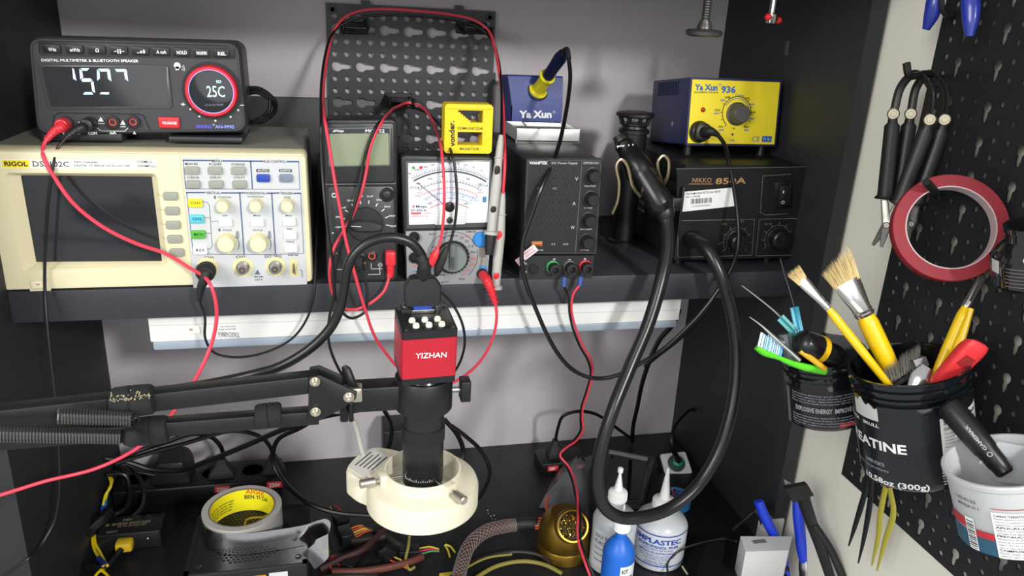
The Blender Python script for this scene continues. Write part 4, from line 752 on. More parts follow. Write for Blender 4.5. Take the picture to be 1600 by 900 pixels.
b = MB(); rs = []
for z_, r, am in ((.047, .025, 0), (.049, .029, .03), (.053, .029, .05), (.055, .022, 0)): rs.append([(c.x + math.cos(a) * r * (1 + am * math.cos(6 * a)), c.y + math.sin(a) * r * (1 + am * math.cos(6 * a)), c.z + z_) for a in (2 * PI * j / 48 for j in range(48))])
b.loft(rs, BLK); b.build('flange', hb)
# ================================================================= soldering station
o_ = at(1073, 227, Y=.098); FY = Face(o_, yaw=0, pitch=-7); DB = mat('#1e2450', .42, noise=.1, ns=500, bump=.4); YF = mat('#e6d22c', .4); PB = mat('#2c5fae', .45)
ss = T('soldering_station', 'small soldering station with yellow front panel and blue case on the hot air station', 'soldering station', FY)
q = P2(FY, [(1079, 122), (1222, 124), (1212, 229), (1071, 228)]); xl, xr = (q[0][0] + q[3][0]) / 2, (q[1][0] + q[2][0]) / 2; zt_ = (q[0][1] + q[1][1]) / 2
q = [(q[3][0], 0), (q[2][0], 0), (q[1][0], zt_), (q[0][0], zt_)]
b = MB(FY); D = .135; b.loft([ring(insq(q, .001), D, .003), ring(q, D - .003, .003), ring(q, .001, .003), ring(q, 0, .002), ring(insq(q, .0022), 0, .0015), ring(insq(q, .0025), .0015, .0015)], DB, True, True)
for i in range(9): y = .04 + i * .0085; xw = q[3][0] + .0008; b.box(xw - .0016, xw, y, y + .004, zt_ - .024, zt_ - .004, mat('#14183a', .5))
b.build('case', ss)
for y in (.012, .05):
    b = MB(); 
for (lx, ly) in ((.012, .02), (xr - .012, .02), (.012, D - .02), (xr - .012, D - .02)):
    p = FY.M @ Vector((lx, ly, 0)); zb_ = .1492
    if p.z - zb_ > .001: b = MB(); b.lathe((p.x, p.y, zb_), (0, 0, 1), [(0, .007), (p.z - zb_ + .001, .006)], RUB, 12); b.build('foot', ss)
b = MB(FY); c = FY.at(1045, 205, .0); b.cyl((q[3][0] + .001, .05, .03), (q[3][0] - .001, .05, .03), .004, SILV, n=12); b.build('side_screw', ss)
b = MB(FY); qq = insq(q, .003); b.poly(qq, -.0003, .0016, YF, .001); y0 = -.0006
b.txt('Ya Xun', 1085.5, 136, 1121.5, 136.6, 9, PB, y0, .04); b.arc(1125, 132.5, 1.6, 0, 360, .7, PB, y0, 10); b.txt('936', 1127, 139.5, 1149.5, 140, 10, PB, y0, .035); b.txt('SOLDERING STATION', 1084.5, 144, 1122, 144.5, 2.6, INK, y0, .01)
b.arc(1151, 176, 24.5, -140, 95, 1.2, INK, y0, 32); b.arc(1151, 176, 21.5, -60, 100, 1.0, PB, y0, 24)
for t, u, v, m in [('600', 1137, 151.8, INK), ('300', 1129.5, 156.8, PB), ('350', 1156, 149, PB), ('700', 1167, 153.5, INK), ('400', 1175, 163, PB), ('800', 1176.5, 175.5, INK), ('450', 1174.5, 185.6, PB), ('900', 1166, 198.5, INK), ('480', 1166, 203, PB), ('500', 1121, 172, INK), ('250', 1119.5, 177, PB), ('392', 1126, 198, INK), ('200', 1127, 203, PB), ('°F', 1146, 201, INK), ('CAL', 1144, 219, PB)]:
    b.txt(t, u - 1.3 * len(t) - .2, v, u + 1.3 * len(t) + .2, v + .1, 3, m, y0, .02)
b.ticks(1151, 176, 24.5, 28.5, [-140, -115, -90, -62, -35, -8, 20, 45, 70, 95, 118, 140], .9, INK, y0)
b.txt('CE', 1175, 217, 1187, 217.3, 8, PB, y0, .0); b.plate([(1191, 212.3), (1206, 212.6), (1205, 222), (1190, 221.6)], .0003, PB, y=-.0003); b.line([(1193, 219), (1194.5, 214.5), (1197, 219)], .6, YF, -.0008); b.line([(1200, 214.5), (1200, 220), (1203, 216)], .6, YF, -.0008)
b.knob(1144.5, 210, [(0, 1.8), (.0002, 1.8)], INK, y=-.0004, n=10); b.build('front_panel', ss)
b = MB(FY); b.knob(1098, 171.5, [(0, 3.8), (.0015, 3.8), (.003, 2.8), (.0038, 1)], mat('#a03018', .25), n=14); b.build('indicator_lamp', ss)
b = MB(FY); b.knob(1151, 178, [(0, 18), (.002, 18), (.003, 15.5), (.013, 14), (.017, 13.5), (.0185, 12)], mat('#4b4a46', .4), n=36); b.build('temperature_knob', ss)
b = MB(FY); b.knob(1092, 206, [(0, 17), (.002, 17), (.003, 15), (.004, 16), (.008, 15.5), (.010, 13), (.013, 14.2), (.017, 13.5), (.018, 11)], BLK, n=28); b.build('socket', ss)
b = MB(); c = FY.M @ Vector((FY.at(1092, 206)[0], -.018, FY.at(1092, 206)[1])); b.tube([c, at(1110, 205, Y=.07), at(1122, 211, Y=.07)], [.0085, .0065, .0035], BLKM, 14); b.build('cord_plug', so)
# ================================================================= things hanging from above
cl = T('clamp_screw', 'grey clamp screw with round pressure foot hanging under the top board, left one', 'clamp', at(1100, 20, Y=.03))
gm = mat('#555350', .4, .6)
c = at(1100, 50, Y=.03); top = .4202
b = MB(); b.cyl((c.x, c.y, c.z + .012), (c.x, c.y, top), .0052, gm, n=14)
for i in range(24): z = c.z + .016 + i * .0032; b.lathe((c.x, c.y, z), (0, 0, 1), [(0, .0052), (.0008, .0062), (.0016, .0052)], gm, 12)
b.build('screw', cl)
b = MB(); b.lathe((c.x, c.y, c.z - .006), (0, 0, 1), [(0, .018), (.002, .0235), (.006, .0245), (.009, .021), (.010, .010), (.014, .0095), (.018, .0075), (.020, .0075)], gm, 28); b.build('pressure_foot', cl)
cl = T('chrome_tommy_bar', 'bright chrome screw end with red-capped cross bar hanging from above', 'clamp', at(1205, 15, Y=.03))
c = at(1205, 28, Y=.03); b = MB(); b.cyl(c, (c.x, c.y, top), .0042, CHR, n=14); b.box(c.x - .005, c.x + .005, c.y - .005, c.y + .005, c.z - .007, c.z + .006, CHR, .0015); b.build('screw', cl)
dd = Vector((.85, .6, -.1)).normalized(); b = MB(); b.cyl(c - dd * .008, c + dd * .024, .002, CHR, n=10); b.build('cross_bar', cl)
for q in (c - dd * .010, c + dd * .024): b = MB(); b.sphere(q, .0048, mat('#cf2a2a', .35), 12); b.build('end_cap', cl)
cl = T('bar_clamp', 'dark clamp with winged foot hanging in shadow near the right panel', 'clamp', at(1268, 60, Y=.12)); dk = mat('#454443', .5)
c = at(1268, 72, Y=.13); b = MB(); b.cyl((c.x, c.y, c.z - .008), (c.x, c.y, top), .009, dk, n=14); b.build('post', cl)
b = MB(); b.box(c.x - .042, c.x + .02, c.y - .008, c.y + .008, c.z - .008, c.z + .007, dk, .005); b.lathe((c.x - .034, c.y, c.z - .014), (0, 0, 1), [(0, .009), (.02, .009)], dk, 14); b.build('foot', cl)
b = MB(); b.tube([(c.x + .01, c.y, c.z - .003), (c.x + .03, c.y, c.z - .006), (c.x + .055, c.y, c.z - .012)], .009, dk, 10); b.lathe((c.x + .04, c.y, c.z - .016), (0, 0, 1), [(0, .010), (.022, .010)], dk, 14); b.build('jaw', cl)
# ================================================================= boom arm with microscope camera
SB = Face(at(660, 560, Y=-.30), yaw=3.5, pitch=6); 
mcx, mcz = SB.M.translation.x, SB.M.translation.z
ms = T('microscope_camera', 'red and black microscope camera with long lens held by the boom arm', 'microscope camera', SB)
AL = mat('#1a1a1c', .38, noise=.05, ns=400); RD = mat('#ab1c2c', .36, noise=.03, ns=300)
q = P2(SB, [(628, 518), (715, 514), (713, 595), (630, 607)]); hw = .0258; ztp = SB.at(671, 517)[1]; zbt = SB.at(671, 601)[1]; xc = SB.at(671.5, 560)[0]
zr1 = SB.at(671, 529)[1]; zr0 = SB.at(671, 590)[1]; dp = .052
x0, x1 = xc - hw, xc + hw
b = MB(SB); sq = lambda z, i, r=.003: [(a, c2, z) for a, c2 in corner([(x0 + i, i), (x1 - i, i), (x1 - i, dp - i), (x0 + i, dp - i)], r, 3)]
b.loft([sq(zbt, .002), sq(zbt + .001, 0), sq(zr0, 0)], AL); b.loft([sq(zr1, 0), sq(ztp - .001, 0), sq(ztp, .0015)], AL)
b.loft([sq(zr0, 0.0004), sq(zr1, .0004)], AL); b.build('end_caps', ms)
b = MB(SB); b.loft([sq(zr0 + .0002, -.0002), sq(zr1 - .0002, -.0002)], RD, True, True)
Wt = mat('#f0eeee', .5); b.txt('YIZHAN', 649.5, 556, 698, 554, 9.5, Wt, -.0006, .01); b.build('sleeve', ms, 'red aluminium sleeve lettered in white')
b = MB(SB); b.box(xc - .012, xc + .010, .034, .047, ztp, ztp + .004, SILV, .0005); b.box(xc - .010, xc + .008, .036, .0455, ztp + .001, ztp + .009, mat('#2344a0', .4), .001); b.build('video_port', ms, 'blue video port')
for sx in (-.017, .014): b = MB(SB); b.lathe((xc + sx, .0405, ztp), (0, 0, 1), [(0, .0034), (.006, .0034), (.007, .002)], SILV, 8); b.build('standoff', ms)
for i in range(3):
    for j in range(2): b = MB(SB); b.lathe((xc - .012 + i * .012 - j * .002, .009 + j * .0105, ztp), (0, 0, 1), [(0, .0032), (.002, .0032), (.0034, .0026), (.0034, .001)], mat('#e4e2d2', .4), 12); b.build('button', ms)
b = MB(SB); b.box(x0 + .004, x0 + .014, .034, .046, ztp, ztp + .005, BLKM, .001)
b.build('power_jack', ms)
for x in (x0 + .004, x1 - .004):
    for y in (.004, dp - .004): MB(SB).cyl((x, y, ztp - .0005), (x, y, ztp + .0006), .0018, SILV, n=8).build('corner_screw', ms)
# lens stack hangs under the box
cy = SB.M @ Vector((xc, dp / 2, zbt)); LX, LY = cy.x, cy.y
LC = lambda v: at(665, v, Y=LY - .018).z
prof = [(0, .016), (.004, .021), (.008, .0245)]
zt = cy.z
def zof(v, r=.018): return at(664, v, Y=LY - r).z
b = MB(); b.lathe((LX, LY, zt), (0, 0, -1), [(0, .019), (.003, .0215), (.010, .0245), (.012, .0245)], mat('#101011', .22), 40); b.build('lens_mount', ms)
b = MB(); z2, z3 = zof(650), zof(676); b.lathe((LX, LY, zt - .012), (0, 0, -1), [(0, .0205), (zt - .012 - z3, .0205)], AL, 40); b.cyl((LX - .008, LY - .0180, (zt - .012 + z3) / 2), (LX - .008, LY - .0192, (zt - .012 + z3) / 2), .0012, BLKG, n=8); b.build('tube', ms)
z4 = zof(700); b = MB(); b.lathe((LX, LY, z3), (0, 0, -1), [(0, .0212), (z3 - z4, .0212)], AL, 40)
for i in range(60):
    a = 2 * PI * i / 60; b.cyl((LX + math.cos(a) * .0212, LY + math.sin(a) * .0212, z3 - .001), (LX + math.cos(a) * .0212, LY + math.sin(a) * .0212, z4 + .001), .0006, AL, n=4)
b.build('grip_ring', ms)
z5 = zof(735); z6 = zof(764); b = MB(); b.lathe((LX, LY, z4), (0, 0, -1), [(0, .0205), (z4 - z5, .0205), (z4 - z5 + .001, .0202)], AL, 40); b.lathe((LX, LY, z5), (0, 0, -1), [(0, .0207), (z5 - z6, .0205), (z5 - z6 + .002, .0185)], AL, 40)
for i in range(14):
    a = -PI * .85 + i * .11; p = Vector((LX + math.cos(a) * .0208, LY + math.sin(a) * .0208, z6 + .006)); b.box(p.x - .0004, p.x + .0004, p.y - .0004, p.y + .0004, p.z + .003, p.z + (.0045 if i % 3 else .0058), mat('#a0a0a0', .5))
b.build('objective', ms)
# boom
bo = T('boom_arm', 'black spring-balanced boom arm reaching in from the left and holding the camera ring', 'boom arm', at(540, 615, Y=-.29))
AM = mat('#141517', .45, noise=.08, ns=200); ST_ = mat('#9b9a95', .25, 1)
zc = at(664, 632, Y=LY - .025).z; zh0 = zof(655, .0265); zh1 = zof(605, .0265)
b = MB(); rs = [[(LX + math.cos(a) * r, LY + math.sin(a) * r, z) for a in (2 * PI * j / 48 for j in range(48))] for r, z in ((.0214, zh0), (.0275, zh0), (.0282, zh0 + .001), (.0282, zh1 - .001), (.0275, zh1), (.0248, zh1), (.0248, zh0 + .004), (.0214, zh0 + .004))]
b.loft(rs, AM, False, False, True, True); b.build('holder_ring', bo)
b = MB(); e0 = at(622, 630, Y=LY); b.box(e0.x - .052, LX - .024, LY - .012, LY + .010, zc - .012, zc + .014, AM, .002); b.box(e0.x - .056, e0.x - .048, LY - .018, LY + .014, zc - .018, zc + .016, AM, .002); b.build('holder_stem', bo)
b = MB(); b.cyl((LX + .026, LY, zc + .001), (LX + .040, LY, zc + .001), .003, SILV, n=12); b.box(LX + .036, LX + .046, LY - .008, LY + .008, zc - .010, zc + .012, AM, .001); b.build('locking_screw', bo)
def bar(P, Q, w_, h, name='tube', m=AM):
    P = at(*P[:2], Y=P[2]); Q = at(*Q[:2], Y=Q[2]); d = (Q - P).normalized(); up = Vector((0, 0, 1)); s_ = d.cross(up).normalized(); up = s_.cross(d)
    b = MB(); rs = []
    for c in (P, Q):
        rs.append([tuple(c + s_ * x + up * z) for x, z in corner([(-w_/2, -h/2), (w_/2, -h/2), (w_/2, h/2), (-w_/2, h/2)], .0015, 2)])
    b.loft(rs, m); b.build(name, bo); return P, Q, d, s_, up
YB = -.30
U = bar((-330, 687, YB - .045), (497, 595, YB), .016, .017, 'upper_tube'); W = bar((-330, 712, YB - .045), (497, 648, YB), .014, .014, 'lower_tube')
def sleeve(u0, v0, u1, v1, y, r, m):
    a = at(u0, v0, Y=y); c = at(u1, v1, Y=y); d = c - a; L = d.length; b = MB(); b.lathe(a, d, [(0, r * .9), (.002, r), (L * .45, r * 1.05), (L * .5, r * .95), (L * .52, r * 1.04), (L - .002, r), (L, r * .88)], m, 14); b.build('cloth_tape_wrap', bo)
TP = mat('#17181a', .85, noise=.3, ns=300, bump=1)
sleeve(176, 630, 240, 623, YB - .028, .0128, TP); sleeve(213, 675, 262, 670, YB - .02, .0122, TP); sleeve(400, 651, 440, 646, YB - .008, .0108, TP)
b = MB(); 
random.seed(5)
for i in range(70):
    u = 172 + random.random() * 62; vv = 621 - (u - 205) * .1 - abs(random.gauss(0, 6)); p = at(u, vv + 4, Y=YB - .0405); b.sphere(p, random.uniform(.0003, .0008), mat('#9d9678', .8), 6)
o = b.build('paint_flecks', bo, 'pale flecks on the tape wrap'); o['kind'] = 'stuff'
def spring(P, Q, r, wr, turns, name='spring'):
    P = at(*P[:2], Y=P[2]); Q = at(*Q[:2], Y=Q[2]); d = Q - P; u, w_ = basis(d); N = turns * 8; pts = [P + d * (i / N) + (u * math.cos(i * PI / 4) + w_ * math.sin(i * PI / 4)) * r for i in range(N + 1)]
    b = MB(); b.tube(pts, wr, mat('#6f6f6f', .3, .9), 5, smooth=False); b.build(name, bo)
spring((-200, 674, YB - .066), (190, 682, YB - .045), .0058, .0010, 74); spring((90, 650, YB - .055), (205, 654, YB - .045), .0055, .0010, 24)
b = MB(); b.tube(A3([(205, 654, YB - .045), (212, 650, YB - .044), (218, 654, YB - .044), (213, 660, YB - .042)]), .0012, mat('#3b3b3b', .3, .9), 6); b.build('spring_hook', bo)
b = MB(); b.sphere(at(206, 684, Y=YB - .042), .008, TP, 12, (1.1, .8, 1)); b.build('spring_anchor', bo)
FQ = Face(at(520, 620, Y=YB - .011), yaw=0)
for yo in (0, .020):
    b = MB(FQ); b.poly(P2(FQ, [(481, 655), (483, 589), (499, 586), (558, 612), (556, 623), (536, 637), (500, 656)]), -.001 + yo, .0008 + yo, AM, .001, .0003); b.build('side_plate', bo)
for u, v, r in [(492, 596, 8), (493, 643, 8), (545, 620, 8.5)]:
    b = MB(FQ); b.knob(u, v, [(0, r), (.0012, r), (.0012, r * .75), (.004, r * .7), (.0045, r * .55), (.0045, r * .3), (.0025, r * .25)], mat('#cfc9b4', .25, 1), y=-.001, n=18); b.build('bolt', bo)
b = MB(); b.box(at(536, 608, Y=YB).x, at(566, 608, Y=YB).x, YB - .007, YB + .007, at(545, 625, Y=YB).z, at(545, 603, Y=YB).z, mat('#bdb8a8', .3, .9), .002); b.build('swivel_block', bo)
b = MB(); b.tube(A3([(556, 612, YB), (548, 596, YB), (541, 578, YB + .005), (537, 572, YB + .006)]), [.005, .0065, .006, .003], AM, 10, flat=.6); b.build('wing_knob', bo)
b = MB(); c0 = at(562, 618, Y=YB); b.box(c0.x - .006, e0.x - .048, LY - .012 if LY - .012 < YB - .006 else YB - .006, max(YB + .006, LY + .008), zc - .006, zc + .010, AM, .002); b.build('swivel_arm', bo)
# ring light
rz = at(660, 790, Y=LY - .055).z; IV = mat('#d6d1ba', .38, noise=.02, ns=20); RY = LY
rl = T('ring_light', 'cream ring light with thumb screws fitted round the lower end of the lens', 'ring light', (LX, RY, rz))
R0 = .0575; r_in = .0335; ht = .030
zb = at(660, 838, Y=RY - R0).z; zr = zb + .038
def circ(r, z, n=64): return [(LX + math.cos(a) * r, RY + math.sin(a) * r, z) for a in (2 * PI * j / n for j in range(n))]
b = MB(); b.loft([circ(r_in, zb), circ(R0 - .001, zb), circ(R0, zb + .001), circ(R0, zb + .021), circ(R0 - .002, zb + .026), circ(R0 - .007, zb + .0285), circ(.043, zb + .030), circ(.0405, zb + .0315), circ(.0395, zb + .040), circ(.0385, zb + .041), circ(.037, zb + .041), circ(.0365, zb + .040), circ(.0365, zb + .012), circ(r_in, zb + .008)], IV, False, False, True, True); b.build('ring_housing', rl)
b = MB(); b.loft([circ(.056, zb - .0006), circ(.036, zb - .0006), circ(.036, zb + .0004), circ(.056, zb + .0004)], mat('#dfe6ee', .3, trans=.3), False, False, True, True); b.build('diffuser', rl)
b = MB(); th = R_(143); dv = Vector((math.cos(th), math.sin(th), 0)); sv = Vector((-dv.y, dv.x, 0)); cc = Vector((LX, RY, 0))
def pt(a, s2, z): return tuple(cc + dv * a + sv * s2 + Vector((0, 0, z)))
prof = [(.036, -.032), (.055, -.032), (.078, -.027), (.083, 0), (.079, .026), (.055, .036), (.036, .036)]
b.loft([[pt(a, s2, zb + .002) for a, s2 in corner(prof, .008, 3)], [pt(a, s2, zb + .024) for a, s2 in corner(prof, .008, 3)], [pt(a * .985, s2 * .95, zb + .0285) for a, s2 in corner(prof, .008, 3)]], IV); b.build('control_box', rl)
b = MB(); b.loft([[pt(a, s2, zb + .0284) for a, s2 in [(.046, -.022), (.077, -.020), (.077, .022), (.050, .030)]], [pt(a, s2, zb + .0290) for a, s2 in [(.046, -.022), (.077, -.020), (.077, .022), (.050, .030)]]], mat('#c9c8c2', .5))
M0 = Matrix.Translation(cc + Vector((0, 0, zb + .0292))) @ Matrix.Rotation(R_(38), 4, 'Z')
b2 = MB(); 
for i in range(5):
    a0 = cc + dv * (.073 - i * .005) ; 
    b.add([pt(.073 - i * .005, .015, zb + .0293), pt(.0717 - i * .005, .015, zb + .0293), pt(.0717 - i * .005, -.014 + .004 * (i % 2), zb + .0293), pt(.073 - i * .005, -.014 + .004 * (i % 2), zb + .0293)], [(0, 1, 2, 3)], INK)
b.build('rating_label', rl, 'printed silver label')
for an_, zz in ((R_(190), .034), (R_(-58), .034), (R_(68), .034)):
    dv2 = Vector((math.cos(an_), math.sin(an_), 0)); b = MB(); a0 = cc + dv2 * .021 + Vector((0, 0, zb + zz)); b.cyl(a0, cc + dv2 * .052 + Vector((0, 0, zb + zz)), .0017, CHR, n=10); a1 = cc + dv2 * .048 + Vector((0, 0, zb + zz)); b.lathe(a1, dv2, [(0, .0022), (.002, .0046), (.016, .0046), (.017, .0035)], mat('#bdb9ab', .3, .9), 14); b.build('thumb_screw', rl)
    b = MB(); a1 = cc + dv2 * .0385 + Vector((0, 0, zb + zz)); s3 = Vector((-dv2.y, dv2.x, 0)); b.loft([[tuple(a1 + s3 * x + Vector((0, 0, z)) + dv2 * o) for x, z in corner([(-.006, -.006), (.006, -.006), (.006, .0075), (-.006, .0075)], .001, 2)] for o in (0, .0065)], IV); b.build('screw_boss', rl)
cable_mb([(571, 716, LY + .05), (566, 705, LY + .05), (560, 680, LY + .05), (553, 658, LY + .045), (540, 645, LY + .03), (520, 642, LY + .01)], .0026, mat('#c9c7be', .3, trans=.3)).build('cable', rl)
# video cable on the camera
vc = T('video_cable', 'thick black video cable plugged into the top of the red camera', 'cable', at(664, 440, Y=LY)); vt = SB.M @ Vector((xc - .001, .041, ztp + .010))
b = MB(); zv = at(664, 437, Y=LY).z; b.loft([[(vt.x + x, vt.y + y, z) for x, y in corner([(-s0_, -.0075), (s0_, -.0075), (s0_, .0075), (-s0_, .0075)], .003, 3)] for s0_, z in ((.0165, vt.z - .002), (.0175, vt.z + .004), (.0175, zv - .008), (.012, zv), (.007, zv + .001))], BLKM); b.build('connector', vc)
b = MB(); Q = [Vector((vt.x, vt.y, zv - .002)), at(663, 418, Y=LY), at(657, 398, Y=LY)]; b.tube(Q, [.0068, .006, .005], BLKM, 12); ribs(b, Q, .0075, .0062, BLKM, 4); b.build('strain_relief', vc)
cable_mb([(662, 410, LY), (657, 396, LY), (641, 379, LY), (610, 371, LY), (578, 378, LY), (555, 396, LY), (543, 420, LY), (538, 450, LY), (531, 482, LY), (515, 514, LY), (481, 547, LY), (436, 573, LY), (391, 586, LY), (335, 598, LY + .01), (260, 612, LY + .03), (180, 640, LY + .04), (80, 655, LY + .03), (-40, 668, LY), (-330, 690, LY - .02)], .0046, mat('#141415', .32), 12).build('cable', vc)
# ================================================================= right-hand wall: perforated boards and what hangs there
XB = .677; PEGR = mat('#1c1e21', .42, noise=.08, ns=80)
def vboard(y0, ztop, label):
    M = Matrix(((0, 1, 0, XB), (0, 0, -1, y0), (-1, 0, 0, ztop), (0, 0, 0, 1)))
    b = perf_board(M, .263, .2945, .0184, 'sksskssksskssks', PEGR, hs=.72, tabs=False)
    S(b, 'perforated_panel', label, 'pegboard', 'perforated panels on the right wall')
YE = -.160
for j, yy_ in enumerate((YE, YE - .2947)):
    for i, zz in enumerate((.0185, .2817, .5449)):
        if j == 1 and i == 2: continue
        vboard(yy_, zz, 'black perforated panel on the right wall, ' + [['lower far one beside the jars', 'middle far one behind the red tape roll', 'upper far one behind the blue handles'], ['lower near one behind the white tub', 'middle near one at the right edge']][j][i])
def camdir(x, y, z): return Vector([a[0] * x + a[1] * y + a[2] * z for a in AX])
def atd(u, v, d): return CAM + ray(u, v) * (d / F_PX)
def atx(u, v, x): return at(u, v, X=x)
# hook with arched spring pliers
hk = MB(); h0 = atx(1470, 122, .677); h1 = atx(1420, 117, .610); hk.tube([h0, (h0 + h1) / 2 + Vector((0, 0, .003)), h1, h1 + Vector((-.006, 0, .012))], .004, BLK, 10)
S(hk, 'pegboard_hook', 'long black peg hook with upturned end carrying the spring tools', 'hook')
def arched(nm_l, X0, X1, c1, c2, top, g1, g2, piv, tips):
    t = T('spring_pliers', nm_l, 'pliers', atx(*top, X=X0) if False else at(top[0], top[1], X=X0), 'arched spring tools on the long hook')
    mb = MB(); p1, p2, tp = at(*c1, X=X0), at(*c2, X=X1), at(*top, X=(X0 + X1) / 2)
    mb.tube([p1, p1.lerp(tp, .55) + Vector((0, .008, .006)), tp, p2.lerp(tp, .55) + Vector((0, -.012, .006)), p2], .0048, BLK, 10, flat=.55); mb.build('spring_arch', t)
    for p in (p1, p2):
        mb = MB(); d = (CAM - p).normalized(); mb.lathe(p - d * .003, d, [(0, .0068), (.007, .0068), (.008, .0055), (.008, .0035), (.0095, .0032), (.0095, .001)], mat('#8d8676', .3, .9), 18); mb.build('pivot', t)
    e1, e2 = at(*g1, X=X0), at(*g2, X=X1)
    for a, c in ((p1, e1), (p2, e2)):
        mb = MB(); mb.tube([a, a.lerp(c, .1), a.lerp(c, .14), a.lerp(c, .95), a.lerp(c, .985), c], [.0048, .0055, .0086, .0086, .0118, .010], BLK, 10, flat=.7, smooth=False); mb.build('grip', t)
    if piv:
        P = at(*piv, X=X0)
        for a, q in ((e1, tips[1]), (e2, tips[0])):
            mb = MB(); q = at(*q, X=X0); mb.tube([a, a.lerp(P, .5), P, P.lerp(q, .5), q], [.004, .0045, .0052, .0038, .0018], mat('#8f908a', .35, .7), 8, flat=.45); mb.build('jaw', t)
        mb = MB(); d = (CAM - P).normalized(); mb.lathe(P, d, [(0, .004), (.004, .004), (.005, .003)], mat('#6f706b', .35, .8), 12); mb.build('rivet', t)
arched('black arched spring tool hanging nearest the white wall, its steel jaws crossed', .628, .640, (1396, 178), (1453, 187), (1430, 115), (1382, 311), (1404, 318), (1385, 352), ((1364, 383), (1377, 386)))
arched('black arched spring tool hanging second on the hook, half behind the red tape', .652, .664, (1423, 178), (1476, 187), (1452, 115), (1401, 311), (1432, 318), (1424, 350), ((1410, 378), (1420, 380)))
# red tape roll
tc_ = atd(1482, 357, .80); nrm = camdir(-.20, -.10, -1).normalized(); k = .80 / 1200
tp = T('tape_roll', 'large roll of red tape with pale core hanging on the perforated panel', 'tape roll', tc_)
u, w_ = basis(nrm)
def tor(r, o): return [tuple(tc_ + nrm * o + (u * math.cos(a) + w_ * math.sin(a)) * r) for a in (2 * PI * j / 72 for j in range(72))]
b = MB(); b.loft([tor(65.5 * k, -.007), tor(83 * k, -.007), tor(84 * k, -.006), tor(84 * k, .006), tor(83 * k, .007), tor(65.5 * k, .007)], mat('#821a26', .6, noise=.04, ns=40), False, False, True, True); b.build('tape', tp)
b = MB(); b.loft([tor(63.5 * k, -.0072), tor(65.4 * k, -.0072), tor(65.4 * k, .0072), tor(63.5 * k, .0072)], mat('#b9a3a5', .6), False, False, True, True); b.build('core', tp)
b = MB(); p0 = atd(1447, 284, .785); p1 = atd(1459, 297, .80); b.tube([p0, p1, at(1461, 300, X=.677)], .0042, BLK, 10); S(b, 'pegboard_hook', 'short black peg hook through the red tape roll', 'hook')
# blue pliers at the very top
bp_ = T('blue_pliers', 'pliers with blue grips hanging at the top right edge', 'pliers', atx(1475, 10, .64)); BG = mat('#1c2f8c', .3, coat=.3)
for P in (((1468, -60), (1462, -5), (1456, 22), (1447, 46)), ((1505, -60), (1516, -5), (1517, 28), (1515, 57))):
    b = MB(); b.tube([atx(*p, .645 if P[0][0] < 1480 else .63) for p in P], [.007, .0085, .009, .0075, .004], BG, 14, flat=.75); b.build('grip', bp_)
b = MB(); b.tube([atx(1474, -40, .645), atx(1471, 0, .645), atx(1474, 18, .65), atx(1484, 27, .66), atx(1490, 20, .677)], .003, BLK, 8); S(b, 'pegboard_hook', 'black bent peg hook between the blue grips', 'hook')
# ------------------------------------------------ jars
class Cyl:
    """axis frame: theta 0 faces the camera, positive to the right"""
    def __init__(s, u, v, d, e, lean, rpx):
        s.O = atd(u, v, d); s.k = d / F_PX; vw = (s.O - CAM).normalized(); rt = camdir(1, 0, 0); rt = (rt - vw * rt.dot(vw)).normalized(); up = camdir(0, -1, 0); up = (up - vw * up.dot(vw) - rt * up.dot(rt)).normalized()
        s.a = (rt * math.sin(R_(lean)) * math.cos(R_(e)) + up * math.cos(R_(lean)) * math.cos(R_(e)) - vw * math.sin(R_(e))).normalized()
        c = -vw; s.c = (c - s.a * c.dot(s.a)).normalized(); s.r_ = s.c.cross(s.a).normalized() * -1
        if (s.r_.dot(camdir(1, 0, 0))) < 0: s.r_ = -s.r_
        s.R = rpx * s.k
        s.k2 = s.k / math.cos(R_(e))
    def p(s, th, z, r): return s.O + s.a * z + (s.c * math.cos(th) + s.r_ * math.sin(th)) * r
    def rev(s, prof, m, mb=None, n=56, cap=(True, False), wrap=False):
        mb = mb or MB(); mb.loft([[tuple(s.p(2 * PI * j / n, z, r)) for j in range(n)] for z, r in prof], m, cap[0], cap[1], True, wrap); return mb
    def txt(s, mb, t, x0, x1, z, h, m, off=.0004, bold=.01, z1=None):
        """x0,x1: pixels from the axis; z,h: metres / pixels"""
        vs, fs = text_mesh(t, bold); xs = [q[0] for q in vs]; a, c = min(xs), max(xs); sg = lambda x: math.asin(max(-1, min(1, x * s.k / s.R)))
        t0 = sg(x0) if abs(x0) < 900 else R_(x0 - math.copysign(1000, x0)); t1 = sg(x1); out = []
        for q in vs:
            f = (q[0] - a) / max(1e-6, c - a); th = t0 + (t1 - t0) * f; zz = z + ((z1 - z) * f if z1 is not None else 0) + (q[1] / .71 - .5) * h * s.k; out.append(tuple(s.p(th, zz, s.R + off)))
        mb.add(out, fs, m)
    def patch(s, mb, x0, x1, z0, z1, m, off=.0003, deg=False, n=10, shape=None):
        sg = (lambda x: R_(x)) if deg else (lambda x: math.asin(max(-1, min(1, x * s.k / s.R)))); t0, t1 = sg(x0), sg(x1)
        lo = []; hi = []
        for i in range(n + 1):
            th = t0 + (t1 - t0) * i / n; zz = z1 + (shape(i) if shape else 0); lo.append(tuple(s.p(th, z0, s.R + off))); hi.append(tuple(s.p(th, zz, s.R + off)))
        mb.loft([lo, hi], m, False, False, False)
JB = mat('#0e1114', .12, coat=.4); LW = mat('#d9dadb', .5); LG = mat('#9fa2a6', .5)
J = Cyl(1435, 729, .82, 30, .5, 82); H = 152 * J.k / math.cos(R_(30))
cj = T('creatine_jar', 'large glossy black supplement jar lettered in white, holding brushes', 'jar', J.O)
